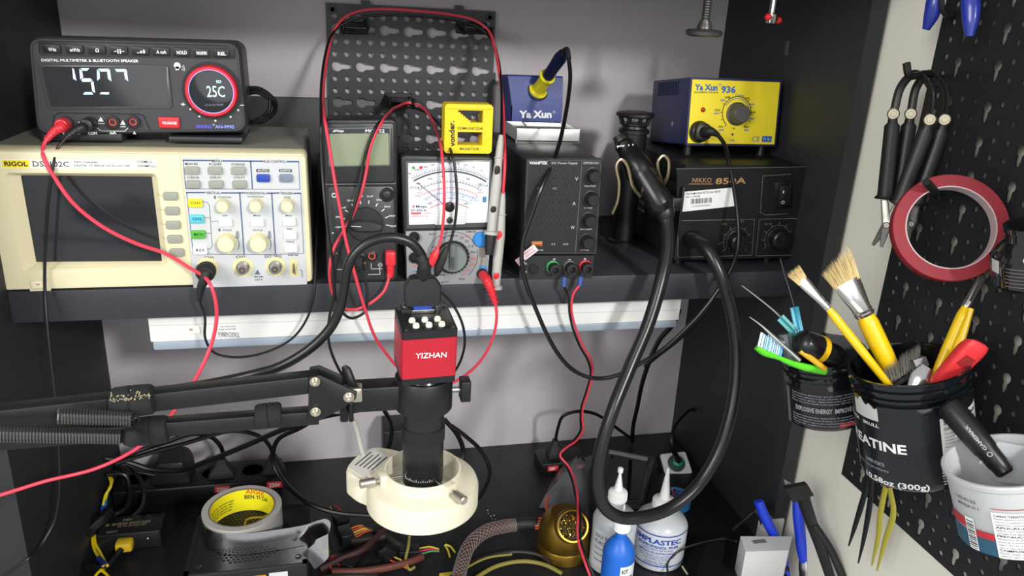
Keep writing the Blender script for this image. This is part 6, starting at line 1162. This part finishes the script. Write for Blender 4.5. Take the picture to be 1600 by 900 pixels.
# power strip along the back
yS = .26
st_ = T('power_strip', 'black power strip along the back of the desk with red voltage stickers', 'power strip', (-.24, .27, ZD)); b = MB(); SX0, SX1 = -.362, -.10; b.box(SX0, SX1, .222, .292, ZD, ZD + .034, mat('#131315', .3), .004)
b.build('body', st_)
RS = mat('#c8323a', .5)
for i, (u, v) in enumerate([(348, 749), (429, 746.5)]):
    q = az(u, v, ZD + .0345); b = MB(); b.box(q.x - .0125, q.x + .0125, .2215 - .0006, .2225, ZD + .018, ZD + .030, RS, .0003)
    b.txtl('220V', (q.x - .009, ZD + .024), (q.x + .009, ZD + .024), .007, WINK, .2205, .02); b.build('voltage_sticker', st_, 'red 220V sticker')
for x in (SX0 + .03, SX0 + .09, SX0 + .15, SX0 + .215):
    b = MB(); b.lathe((x, .257, ZD + .0335), (0, 0, 1), [(0, .021), (.0014, .021), (.0015, .018), (.0005, .017)], BLKM, 24); b.build('socket', st_)
# second socket block
q0 = az(866, 722, ZD + .02); b2_ = T('socket_block', 'small black socket block with red voltage sticker behind the brass cleaner', 'socket', (q0.x, q0.y, ZD)); b = MB(); b.box(q0.x - .027, q0.x + .060, q0.y - .008, q0.y + .045, ZD, ZD + .022, mat('#141416', .35), .003); b.build('body', b2_)
for dx in (-.004, .051): b = MB(); b.box(q0.x + dx - .010, q0.x + dx + .010 - (.004 if dx > 0 else 0), q0.y - .0088, q0.y - .0078, ZD + .007, ZD + .017, RS, .0003); b.txtl('220V', (q0.x + dx - .007, ZD + .012), (q0.x + dx + .004, ZD + .012), .005, WINK, q0.y - .0092, .02); b.build('voltage_sticker', b2_, 'red 220V sticker')
def plug(u, v, Y, w_, h, cab, label, r=.0036, tilt=0):
    t = T('mains_plug', label, 'plug', at(u, v, Y=Y)); c = at(u, v, Y=Y); b = MB(); W_, H_ = w_, h
    b.loft([[(c.x + x + tilt * z, c.y + y, c.z + z) for x, y in corner([(-a, -bb), (a, -bb), (a, bb), (-a, bb)], .004, 3)] for z, a, bb in ((0, w_, .013), (.004, w_ * 1.08, .014), (h * .35, w_ * .95, .012), (h * .7, w_ * .55, .008), (h, w_ * .35, .006))], BLKM); b.build('body', t)
    b = MB(); top = Vector((c.x + tilt * h, c.y, c.z + h - .002)); b.tube([top] + A3(cab), r, RUB, 8); b.build('cord', t)
plug(347, 743, .25, .020, .034, [(348, 712, .25), (345, 698, .245), (330, 683, .24), (300, 678, .23), (262, 690, .22), (222, 703, .2), (185, 716, .19)], 'black mains plug in the left sticker socket of the power strip')
plug(428, 740, .25, .018, .036, [(424, 702, .25), (412, 686, .245), (390, 676, .24), (362, 673, .235), (325, 682, .23), (285, 694, .215), (240, 706, .2), (180, 724, .18)], 'black mains plug in the right sticker socket of the power strip')
plug(866, 712, q0.y + .02, .014, .034, [(872, 668, q0.y + .01), (880, 650, q0.y + .0), (900, 643, q0.y + .0), (925, 645, q0.y + .01), (945, 655, q0.y + .03), (968, 672, q0.y + .04), (985, 684, .28)], 'black mains plug in the small socket block behind the brass cleaner', .003)
t = T('mains_adapter', 'chunky black adapter plugged in at the left end of the power strip', 'adapter', at(268, 750, Y=.25)); c = at(268, 750, Y=.25); b = MB(); b.poly([(c.x - .032, c.z), (c.x + .033, c.z), (c.x + .030, c.z + .030), (c.x + .022, c.z + .042), (c.x - .018, c.z + .042), (c.x - .026, c.z + .028)], .235, .285, mat('#1d1d1f', .4), .006, .003); b.build('body', t)
b = MB(); b.tube(A3([(242, 742, .235), (205, 735, .23), (185, 728, .22), (170, 722, .2)]), .003, RUB); b.build('cord', t)
# long cables crossing to the left under the arm
for pts, r, lab in [([(560, 640, .0), (500, 652, .05), (440, 672, .10), (380, 698, .14), (320, 722, .17), (280, 735, .19), (235, 733, .2), (200, 722, .2), (165, 716, .2)], .0042, 'thick black cable sweeping from the lens down to the left behind the adapter'),
                    ([(575, 622, .0), (520, 640, .03), (470, 668, .08), (432, 690, .12), (428, 725, .13), (450, 760, .10), (490, 790, .05), (530, 802, .03), (580, 806, .02), (630, 812, .02), (690, 812, .04), (735, 790, .06), (756, 765, .09), (765, 735, .12), (752, 705, .15), (728, 682, .18), (705, 665, .2)], .0036, 'black cable looping round behind the ring light'),
                    ([(600, 640, .1), (612, 665, .12), (610, 690, .13), (600, 712, .15)], .0035, 'black cable hanging behind the lens'),
                    ([(694, 655, .2), (715, 680, .2), (724, 705, .2), (722, 728, .19)], .0042, 'thick black cable at the right of the lens'),
                    ([(1061, 485, .06), (1050, 508, .08), (1031, 530, .12), (1014, 566, .18), (1003, 600, .22), (996, 635, .26), (989, 668, .29), (988, 690, .30)], .0042, 'black cable running down the wall behind the hose')]:
    S(cable_mb(pts, r, RUB), 'black_cable', lab, 'cable', 'long black cables under the shelf')
b = MB(); b.tube(A3([(1122, 456, .02), (1096, 492, .03), (1064, 527, .06), (1031, 553, .09), (1008, 572, .12)]), .0032, RUB); S(b, 'black_cable', 'black cable slanting across the wall corner below the shelf end', 'cable')
b = MB(); c = az(640, 700, ZD); b.box(.075, .162, .24, .30, ZD, ZD + .10, mat('#1b1a20', .5), .003); S(b, 'black_box', 'plain black box standing on the desk behind the lens', 'box')
# brass cleaner
c = az(888, 880, ZD); BR = mat('#8a6d2a', .38, .9, noise=.1, ns=40)
bc = T('brass_tip_cleaner', 'gold domed soldering tip cleaner filled with brass curls', 'tip cleaner', (c.x, c.y, ZD)); cx0, cy0 = c.x, c.y + .03; r0 = .041
b = MB(); b.lathe((cx0, cy0, ZD), (0, 0, 1), [(0, r0 * .96), (.001, r0), (.018, r0), (.020, r0 * .97), (.022, r0), (.040, r0 * .99), (.055, r0 * .92), (.066, r0 * .76), (.072, r0 * .58)], BR, 44, True); b.build('dome', bc)
mn = Vector((-.05, -.80, .60)).normalized(); mo = at(894, 822, Y=cy0 - .034); b = MB(); b.lathe(mo - mn * .008, mn, [(0, .026), (.012, .0255), (.0135, .024), (.0135, .0215), (.008, .021)], BR, 36, False); b.build('mouth_ring', bc)
b = MB(); b.lathe(mo - mn * .009, mn, [(0, .022), (.004, .0215)], mat('#2a220e', .6, .5), 24); b.build('cup', bc)
b = MB(); random.seed(11); u, w_ = basis(mn)
for i in range(70):
    a = random.random() * 2 * PI; rr = .018 * math.sqrt(random.random()); q = mo + (u * math.cos(a) + w_ * math.sin(a)) * rr - mn * random.uniform(.000, .004); d1 = Vector((random.gauss(0, 1), random.gauss(0, 1), random.gauss(0, 1))).normalized(); e1, e2 = basis(d1); R1 = random.uniform(.0016, .003)
    b.tube([q + (e1 * math.cos(k) + e2 * math.sin(k)) * R1 + d1 * k * .0003 for k in (j * PI / 3 for j in range(7))], .0004, mat('#c9a53d', .2, 1), 4, k=2)
o = b.build('brass_curls', bc); o['kind'] = 'stuff'
b = MB(); M_ = mat('#4d3c10', .5, .4); q = Vector((cx0, cy0 - r0 - .0003, ZD + .026)); b.txtl('JAHUA', (cx0 - .012, ZD + .029), (cx0 + .014, ZD + .029), .005, M_, cy0 - r0 - .0006, .02); b.build('maker_mark', bc)
# bottles
def bottle(u_c, v_b, v_sh, rpx, lab, cap_v, tip_v, mat_, Y, capm=WHT, names=True):
    c = az(u_c, v_b, ZD); c.y = Y; c = Vector((at(u_c, v_b, Y=Y).x, Y, ZD)); k = proj(c + Vector((0, 0, .06)))[2] / F_PX; R = rpx * k
    zs = at(u_c, v_sh, Y=Y).z - ZD; zc_ = at(u_c, cap_v, Y=Y).z - ZD; ztp_ = at(u_c, tip_v, Y=Y).z - ZD
    t = T('bottle', lab, 'bottle', c); b = MB(); b.lathe(c, (0, 0, 1), [(0, R * .9), (.003, R), (zs - .012, R), (zs - .004, R * .9), (zs + .006, R * .62), (zs + .012, R * .36), (zc_ - .018, R * .34)], mat_, 44); b.build('body', t)
    rc = R * .42 if R > .03 else R * .5
    b = MB(); b.lathe((c.x, c.y, zc_ + ZD - .022), (0, 0, 1), [(0, rc), (.014, rc), (.016, rc * .85), (.018, rc * .5)], capm, 30)
    for i in range(30): a = 2 * PI * i / 30; b.cyl((c.x + math.cos(a) * rc, c.y + math.sin(a) * rc, zc_ + ZD - .021), (c.x + math.cos(a) * rc, c.y + math.sin(a) * rc, zc_ + ZD - .009), .0005, capm, n=4)
    b.build('cap', t)
    b = MB(); b.lathe((c.x, c.y, zc_ + ZD - .005), (0, 0, 1), [(0, rc * .55), (.004, rc * .45), (ztp_ - zc_ - .003, rc * .16), (ztp_ - zc_ + .005, rc * .12)], capm, 16); b.build('nozzle', t)
    return t, c, R, zs
class Bt:
    def __init__(s, c, R): s.c = c; s.R = R; s.a0 = math.atan2(CAM.y - c.y, CAM.x - c.x)
    def p(s, deg, z, off): a = s.a0 + R_(deg); return (s.c.x + math.cos(a) * (s.R + off), s.c.y + math.sin(a) * (s.R + off), s.c.z + z)
    def txt(s, mb, t, d0, d1, z, h, m, bold=.01, off=.0006):
        vs, fs = text_mesh(t, bold); xs = [q[0] for q in vs]; a, c = min(xs), max(xs); mb.add([s.p(d0 + (d1 - d0) * (q[0] - a) / (c - a), z + (q[1] / .71 - .5) * h, off) for q in vs], fs, m)
    def patch(s, mb, d0, d1, z0, z1, m, off=.0003, n=16): mb.loft([[s.p(d0 + (d1 - d0) * i / n, z, off) for i in range(n + 1)] for z in (z0, z1)], m, False, False, False)
PE = mat('#d3d8dc', .3, trans=.25, sss=.25); BI = mat('#243e9c', .5)
t1, c1, R1, zs1 = bottle(951, 902, 800, 34, 'translucent white solvent bottle left of the labelled alcohol bottle', 762, 736, PE, -.035)
b = MB(); B_ = Bt(c1, R1); B_.patch(b, -60, 60, .012, zs1 * .82, mat('#c9cdd0', .5)); 
for i in range(5): B_.txt(b, ['SOLV 99', 'PURO', 'Limpeza eletronica', 'Conteudo 250 ml', 'Cuidado inflamavel'][i], -50, -10 - (i % 2) * 8, zs1 * (.7 - i * .11), .006 if i < 2 else .0032, mat('#4b5058'), .01)
b.build('label', t1); b = MB(); q = at(965, 735, Y=-.035); b.lathe((c1.x, c1.y, q.z - .004), (0, 0, 1), [(0, .003), (.001, .0042), (.007, .0042), (.008, .003)], WHT, 12); b.build('tip_cap', t1)
t2, c2, R2, zs2 = bottle(1021, 905, 805, 41, 'translucent bottle of isopropyl alcohol with blue printed label', 775, 733, PE, -.03)
b = MB(); B_ = Bt(c2, R2); H2 = zs2
for z in (.84, .14): B_.patch(b, -75, 75, H2 * z, H2 * (z + .025), BI)
for t, z, h, w_, bo_ in [('IMPLASTEC', .72, .0085, 52, .03), ('ISOPROPANOL 99,8%', .60, .005, 46, .02), ('(DISOLVENTE DE FLUXO)', .53, .003, 34, .0), ('LIMPEZA DE ELETRONICOS', .46, .0035, 44, .01), ('Alcool isopropilico puro para limpeza de', .40, .0026, 42, 0), ('placas e componentes eletronicos sem', .355, .0026, 40, 0), ('deixar residuos de umidade', .31, .0026, 30, 0), ('Conteudo 250 ml', .25, .003, 24, 0), ('PRODUTO INFLAMAVEL', .20, .0026, 26, 0)]: B_.txt(b, t, -w_, w_, H2 * z, h, BI, bo_)
b.build('label', t2)
BB = mat('#1c63c4', .4); t3, c3, R3, zs3 = bottle(960, 925, 850, 25, 'small bright blue bottle with white cap in front of the white bottles', 808, 790, BB, -.092)
b = MB(); B_ = Bt(c3, R3); B_.patch(b, 12, 85, .0, zs3 * .72, mat('#dfe3e6', .5)); B_.txt(b, 'KIT', 18, 42, zs3 * .62, .007, INK, .02); B_.txt(b, 'LIMPEZA', 18, 70, zs3 * .47, .006, INK, .02)
for i in range(3): B_.txt(b, 'Produto para limpeza', 18, 66, zs3 * (.34 - i * .09), .003, INK, 0)
b.build('label', t3)
# component tester with grey bezel and dark screen
q = AZ([(932, 790, ZD + .03), (1003, 790, ZD + .03), (1022, 712, ZD + .03), (950, 700, ZD + .03)]); te = T('component_tester', 'dark grey handheld tester with black screen lying behind the bottles', 'tester', (q[0] + q[2]) / 2 - Vector((0, 0, .03)))
b = MB(); Q2 = [(v.x, v.y) for v in q]; ce = Vector((sum(a[0] for a in Q2) / 4, sum(a[1] for a in Q2) / 4))
def qs(f, z): return [(*(ce + (Vector(a) - ce) * f), z) for a in corner(Q2, .006, 3)]
b.loft([qs(1, ZD), qs(1.03, ZD + .004), qs(1.03, ZD + .026), qs(.97, ZD + .030)], mat('#3a3c3f', .35)); b.build('case', te)
b = MB(); b.loft([qs(.80, ZD + .0301), qs(.79, ZD + .0308)], mat('#0b0e14', .08, coat=.6)); b.build('screen', te)
b = MB(); a0 = az(952, 706, ZD + .032); a1 = az(1012, 718, ZD + .032); b.cyl(a0, a1, .0045, mat('#a8abad', .25, .6), n=10); b.build('top_bar', te)
b = MB(); dv = (q[1] - q[0]).normalized(); dy = (q[3] - q[0]).normalized()
for i, (t, w_) in enumerate([('LCR-TC1', .018), ('READY', .012)]):
    vs, fs = text_mesh(t, .01); x1_ = max(v[0] for v in vs); o = az(965, 735 + i * 22, ZD + .0310); b.add([tuple(o + dv * v[0] / x1_ * w_ + dy * v[1] * .004 + Vector((0, 0, .0))) for v in vs], fs, mat('#2f5fb8', .5, emit=.4))
b.build('screen_text', te)
# white wall socket plate with green plug
c = at(1053, 726, Y=.22); wp = T('white_socket', 'white round-socket plate with a green plug pushed into it', 'socket', az(1055, 745, ZD)); o = az(1056, 738, ZD); hh = c.z - ZD
nrm = Vector((-.1, -.62, .78)).normalized(); u = Vector((1, 0, 0)); u = (u - nrm * u.dot(nrm)).normalized(); w_ = nrm.cross(u); pc = at(1056, 725, Y=.20)
def rr(a, bb, o): return [tuple(pc + u * x + w_ * y + nrm * o) for x, y in corner([(-a, -bb), (a, -bb), (a * .9, bb), (-a, bb)], .004, 3)]
b = MB(); b.loft([rr(.030, .026, -.012), rr(.030, .026, -.002), rr(.028, .024, 0)], mat('#1a1a1c', .4)); b.build('black_base', wp)
b = MB(); b.loft([rr(.0265, .0215, 0), rr(.0265, .0215, .002), rr(.0255, .0205, .003)], mat('#d9dcd8', .4)); b.lathe(pc + nrm * .003, nrm, [(0, .0165), (.0015, .0165), (.002, .015), (.0005, .0145)], mat('#4a4d4e', .4), 28); b.build('plate', wp)
gp = T('green_plug', 'green round plug on a black cord pushed into the white socket', 'plug', pc); b = MB(); b.lathe(pc + nrm * .003, nrm, [(0, .011), (.014, .010), (.015, .008), (.017, .005)], mat('#1f7d5c', .35), 24)
for i in range(12): a = 2 * PI * i / 12; b.cyl(pc + nrm * .004 + (u * math.cos(a) + w_ * math.sin(a)) * .0105, pc + nrm * .017 + (u * math.cos(a) + w_ * math.sin(a)) * .0098, .0009, mat('#1f7d5c', .35), n=5)
b.build('body', gp); b = MB(); b.tube([pc + nrm * .018, at(1050, 695, Y=.175), at(1052, 672, Y=.19), at(1062, 655, Y=.21), at(1082, 639, Y=.24), at(1086, 645, Y=.26)], [.006, .0045, .0035, .003, .003, .003], RUB, 10); b.build('cord', gp)
# copper wool in a blue dish
q = az(1058, 775, ZD + .02); cw = T('copper_wool_dish', 'blue-rimmed dish of copper wool half hidden behind the alcohol bottle', 'dish', (q.x, q.y, ZD)); b = MB(); b.lathe((q.x, q.y, ZD), (0, 0, 1), [(0, .022), (.002, .024), (.020, .025), (.022, .0245), (.022, .0215), (.010, .021)], mat('#2f7fb8', .4), 28); b.build('dish', cw)
b = MB(); random.seed(12)
for i in range(50):
    a = random.random() * 2 * PI; r_1 = .017 * math.sqrt(random.random()); p = Vector((q.x + math.cos(a) * r_1, q.y + math.sin(a) * r_1, ZD + random.uniform(.016, .024))); d1 = Vector((random.gauss(0, 1), random.gauss(0, 1), random.gauss(0, 1))).normalized(); e1, e2 = basis(d1)
    b.tube([p + (e1 * math.cos(k) + e2 * math.sin(k)) * .003 + d1 * k * .0003 for k in (j * PI / 3 for j in range(7))], .0005, mat('#b86a48', .25, 1), 4, k=2)
o = b.build('copper_wool', cw); o['kind'] = 'stuff'
# plastic bag
random.seed(21); b = MB(); G_ = 14; q = AZ([(842, 795, ZD), (918, 812, ZD), (930, 715, ZD), (884, 712, ZD)]); vs = []; fs = []
for j in range(G_ + 1):
    for i in range(G_ + 1):
        p = q[0].lerp(q[1], i / G_).lerp(q[3].lerp(q[2], i / G_), j / G_); e = math.sin(PI * i / G_) * math.sin(PI * j / G_); vs.append((p.x, p.y, ZD + .002 + e * .028 + random.uniform(0, .007) * (.3 + e)))
for j in range(G_):
    for i in range(G_): a = j * (G_ + 1) + i; fs.append((a, a + 1, a + G_ + 2, a + G_ + 1))
b.add(vs, fs, mat('#7a7b80', .2, alpha=.6, coat=.5)); b.build('x'); bpy.data.objects.remove(bpy.data.objects['x']); o = S(b, 'plastic_bag', 'crumpled grey see-through plastic bag behind the brass tip cleaner', 'bag'); 
# braided supply cable with orange wires
bc_ = T('braided_cable', 'braided mesh cable with orange wires curving over the desk to the brass cleaner', 'cable', az(760, 840, ZD)); BM = mat('#4a2f26', .6, noise=.9, ns=900)
BP = [(716, 905, ZD + .02), (722, 880, ZD + .022), (735, 850, ZD + .026), (760, 830, ZD + .03), (790, 822, ZD + .03), (806, 820, ZD + .03)]
b = zcab(BP, .0098, BM, 14); b.build('braided_sleeve', bc_)
Q = catmull(AZ(BP), 10); b = MB()
for s_0 in range(8):
    for sg in (-1, 1):
        pts = []
        for i, p in enumerate(Q):
            t_ = (Q[min(i + 1, len(Q) - 1)] - Q[max(i - 1, 0)]).normalized(); e1 = t_.cross(Vector((0, 0, 1))).normalized(); e2 = e1.cross(t_); a = s_0 * PI / 4 + sg * i * .35; pts.append(p + (e1 * math.cos(a) + e2 * math.sin(a)) * .0101)
        b.tube(pts, .0004, mat('#7d7a78', .5), 4, smooth=False)
b.build('mesh_strands', bc_)
zcab([(802, 820, ZD + .03), (822, 818, ZD + .03), (839, 818, ZD + .032)], .0100, BLKM, 14).build('shrink_tube', bc_)
for i, (m, dv_) in enumerate([('#d9632a', -7), ('#c9502a', -3), ('#7d6a86', 1), ('#d87a3a', 4), ('#b8442c', 8)]):
    zcab([(836, 818 + dv_, ZD + .034), (849, 816 + dv_, ZD + .036), (856, 800 + dv_, ZD + .036), (853, 786 + dv_ * .6, ZD + .036), (858, 776, ZD + .03)], .0018, mat(m, .45), 6).build('wire', bc_, 'orange wire' if i in (0, 1, 3) else None)
# flat yellow/black looms at the bottom
LO = mat('#7c7434', .55); LK = mat('#26241f', .5)
for i, (pts, r, m, lab) in enumerate([
    ([(700, 905, ZD + .006), (735, 880, ZD + .008), (770, 868, ZD + .01), (810, 862, ZD + .01), (845, 868, ZD + .008), (860, 880, ZD + .006)], .003, LK, 'dark braided cable arching at the bottom right of the ring light'),
    ([(740, 905, ZD + .004), (775, 885, ZD + .006), (815, 877, ZD + .007), (850, 882, ZD + .006), (878, 896, ZD + .004)], .0032, LO, 'olive-yellow sleeved cable at the bottom of the desk'),
    ([(715, 895, ZD + .012), (760, 872, ZD + .014), (800, 866, ZD + .014)], .0018, LO, 'thin olive-yellow strand on the dark braided cable')]):
    S(zcab(pts, r, m, 8), 'sleeved_cable', lab, 'cable', 'sleeved cables at the bottom of the desk')
# ATX connectors and looms
CN = mat('#17171a', .35)
def conn(u, v, w_, l, h, ang, cols, lab):
    o = az(u, v, ZD + h / 2 + .004); t = T('cable_connector', lab, 'connector', o - Vector((0, 0, h / 2)), 'loose supply connectors left of the ring light'); M = Matrix.Translation(o) @ Matrix.Rotation(R_(ang), 4, 'Z')
    b = MB(M); b.box(-w_ / 2, w_ / 2, -l / 2, l / 2, -h / 2, h / 2, CN, .001); 
    n = max(2, int(w_ / .006))
    b.build('housing', t)
    for i in range(n):
        x = (i + .5) * w_ / n - w_ / 2; b = MB(M); b.tube([(x, l / 2 - .001, 0), (x, l / 2 + .006, .001), (x * .8, l / 2 + .016, .003), (x * .4, l / 2 + .030, 0)], .0013, mat(cols[i % len(cols)], .45), 6); b.build('wire', t)
conn(533, 812, .022, .022, .014, 20, ['#d0b83a', '#2a2a2a', '#b8442c'], 'black connector with yellow and dark wires nearest the loose foil strip')
conn(540, 836, .030, .020, .018, -75, ['#c87a3a', '#b84a3a', '#d0b83a'], 'black connector with orange wires at the left of the cable heap')
conn(590, 826, .018, .02, .012, -60, ['#d0b83a', '#b8442c'], 'black connector half under the left rim of the ring light')
conn(605, 868, .018, .024, .012, -140, ['#d0b83a', '#c9502a', '#d87a3a'], 'black connector with orange wires in front of the cable heap')
conn(640, 862, .020, .030, .014, -95, ['#b8b43a', '#c8305a', '#3a8a4a'], 'black connector with yellow and pink wires below the ring light')
conn(548, 880, .026, .02, .012, 60, ['#8d2f2a', '#2a2a2a'], 'black connector with dark red wires at the lower left of the heap')
RW1 = mat('#3a1e1c', .55, noise=.9, ns=900); RW2 = mat('#5a2f24', .55, noise=.9, ns=900)
for pts, r, m, lab in [([(500, 890, ZD + .01), (535, 872, ZD + .015), (565, 860, ZD + .018), (590, 838, ZD + .016), (604, 826, ZD + .012)], .005, RW1, 'dark red loom running up from the lower left of the heap'),
    ([(520, 893, ZD + .012), (560, 893, ZD + .014), (600, 888, ZD + .014), (640, 878, ZD + .012), (660, 870, ZD + .01)], .0055, RW2, 'brownish red loom along the bottom of the heap'),
    ([(505, 905, ZD + .008), (545, 902, ZD + .01), (590, 903, ZD + .01)], .006, LK, 'dark loom at the very bottom beside the power supply'),
    ([(545, 820, ZD + .010), (575, 826, ZD + .012), (600, 832, ZD + .010)], .0048, LK, 'dark loom between the two upper connectors'),
    ([(550, 845, ZD + .010), (580, 842, ZD + .014), (602, 838, ZD + .012)], .005, mat('#2c2a22', .5, noise=.4, ns=400), 'dark olive loom below the upper connectors'),
    ([(640, 838, ZD + .03), (638, 855, ZD + .025), (634, 875, ZD + .015), (640, 890, ZD + .01), (648, 886, ZD + .01)], .0022, LO, 'thin olive cable hanging below the ring light'),
    ([(600, 835, ZD + .012), (622, 850, ZD + .014), (650, 862, ZD + .01)], .0045, LK, 'dark loom leading to the connector with pink wires'),
    ([(520, 870, ZD + .012), (516, 885, ZD + .012), (524, 898, ZD + .01)], .0018, mat('#b03a4a', .5), 'thin pinkish wire at the left edge of the heap')]:
    S(zcab(pts, r, m, 10), 'wire_loom', lab, 'wires', 'looms in the heap left of the ring light')
for P, lab in (([(695, 852, ZD + .003), (700, 860, ZD + .004), (703, 870, ZD + .003)], 'left bit of bent yellow tie wire right of the connectors'), ([(696, 851, ZD + .004), (704, 854, ZD + .004), (711, 863, ZD + .003)], 'right bit of bent yellow tie wire right of the connectors')):
    S(zcab(P, .0016, mat('#c3b52c', .5)), 'tie_wire', lab, 'wire')
b = MB(); q = az(698, 899, ZD); b.box(q.x - .012, q.x + .012, q.y - .02, q.y + .001, ZD, ZD + .006, mat('#c3ac2c', .5), .002); S(b, 'yellow_box', 'yellow plastic piece cut off by the bottom edge below the ring light', 'box')
# crumbs of solder
for i, (u, v) in enumerate([(763, 803), (767, 807), (769, 811), (772, 806), (774, 812), (762, 798)]): b = MB(); q = az(u, v, ZD); b.sphere((q.x, q.y, ZD + .0008), .0009 + .0005 * (i % 2), mat('#b5b6b8', .4, .6), 8); S(b, 'solder_crumb', 'tiny silver crumb of solder on the bare desk right of the ring light', 'crumb', 'solder crumbs on the bare desk')
# right side of the desk: white box, blue pliers, cutters, clip
xw = MB(); q = AZ([(1165, 862, -.40), (1232, 860, -.40), (1238, 838, -.40), (1157, 838, -.40)]); Z2 = -.40
wb = T('white_box', 'small white cardboard box with barcode label on the right of the desk', 'box', (q[0] + q[2]) / 2 - Vector((0, 0, .06))); b = MB(); WB = mat('#cfd0cf', .6, noise=.03, ns=30); b.loft([[(v.x, v.y, z) for v in q] for z in (ZD, Z2)], WB); b.build('carton', wb)
b = MB(); a0 = q[3] + Vector((.012, -.012, .0004)); 
for i in range(10): b.box(a0.x + i * .0022, a0.x + i * .0022 + [.0008, .0014][i % 2], a0.y - .008, a0.y, Z2, Z2 + .0004, INK)
b.build('barcode', wb)
for (u, v, w_, d_, h_, lab) in ((1345, 893, .03, .02, .03, 'corner of a small cream box at the bottom right of the desk'), (1213, 812, .016, .012, .060, 'pale plastic block standing behind the blue pliers')):
    q = az(u, v, ZD + h_); b = MB(); b.box(q.x - w_, q.x + w_, q.y - .001, q.y + d_ * 2, ZD, ZD + h_, mat('#bdbbb4', .5), .003); S(b, 'plastic_block', lab, 'block')
bp2 = T('blue_pliers', 'pliers with long blue grips standing upright on the right of the desk', 'pliers', az(1220, 900, ZD)); BG2 = mat('#1f3fd0', .3, coat=.3)
for P in ([(1185, 783, .0), (1197, 812, -.01), (1212, 842, -.02), (1222, 870, -.03), (1228, 900, -.04)], [(1246, 784, -.01), (1248, 815, -.02), (1252, 850, -.03), (1256, 878, -.04)]):
    b = MB(); b.tube(A3([(p[0], p[1], p[2] - .06) for p in P]), [.0075, .0085, .008, .0085, .007], BG2, 14, flat=.8); b.build('grip', bp2)
b = MB(); b.tube(A3([(1256, 876, -.10), (1257, 892, -.105), (1258, 915, -.11)]), [.0075, .009, .010], mat('#b9bab8', .25, 1), 12, flat=.6); b.build('steel_shank', bp2)
b = MB(); b.tube(A3([(1222, 846, -.085), (1208, 858, -.09), (1213, 880, -.1), (1230, 888, -.1)]), [.006, .011, .012, .006], BLKM, 10, flat=.5); b.build('spring_guard', bp2)
ct = T('knife', 'black utility knife with pale blade tip standing behind the blue grips', 'knife', az(1270, 900, ZD))
b = MB(); b.tube(A3([(1250, 760, -.13), (1262, 800, -.14), (1280, 850, -.16), (1300, 910, -.18)]), [.010, .0095, .008, .007], mat('#141517', .4), 10, flat=.5); b.build('handle', ct)
b = MB(); q = [at(*p, Y=-.135) for p in ((1225, 749), (1243, 759), (1238, 768), (1229, 765))]; b.loft([[tuple(p) for p in q], [tuple(p + Vector((0, .0012, 0))) for p in q]], mat('#b5b3a8', .4, .4)); b.build('blade', ct)
b = MB(); q = [at(*p, Y=-.15) for p in ((1228, 764), (1262, 757), (1272, 774), (1240, 786))]; b.loft([[tuple(p) for p in q], [tuple(p + Vector((0, .008, 0))) for p in q]], BLKM); b.build('slider', ct)
b = MB(); b.tube(A3([(1145, 828, -.02), (1165, 810, -.02), (1180, 797, -.02)]), .0022, mat('#2c2d30', .3, .5)); b.tube(A3([(1180, 797, -.02), (1190, 808, -.03), (1196, 830, -.04)]), .0055, BLKM, 10); S(b, 'black_probe', 'black probe with thin metal point lying behind the blue pliers', 'probe')
b = MB(); q = AZ([(1085, 905, -.42), (1125, 905, -.42), (1135, 838, -.42), (1108, 838, -.42)]); b.loft([[(v.x, v.y, z) for v in q] for z in (ZD, -.42)], mat('#141517', .25)); S(b, 'black_clip_box', 'glossy black plastic box between the alcohol bottle and the white box', 'box')
S(zcab([(1046, 905, ZD + .01), (1043, 880, ZD + .02), (1060, 862, ZD + .04), (1095, 848, ZD + .05), (1130, 842, ZD + .05), (1150, 846, ZD + .065)], .0016, RUB), 'black_cable', 'thin black wire arching from the alcohol bottle to the white box', 'cable')
S(zcab([(1066, 885, ZD + .01), (1074, 897, ZD + .01)], .0015, mat('#c9c493', .4)), 'wire_end', 'short pale wire end beside the alcohol bottle', 'wire')
for i, (P, lab) in enumerate([([(1272, 820, -.15), (1298, 860, -.17), (1318, 905, -.19)], 'black flat strap slanting down behind the knife')]):
    S(cable_mb(P, .006, BLKM, 8), 'black_strap', lab, 'strap')
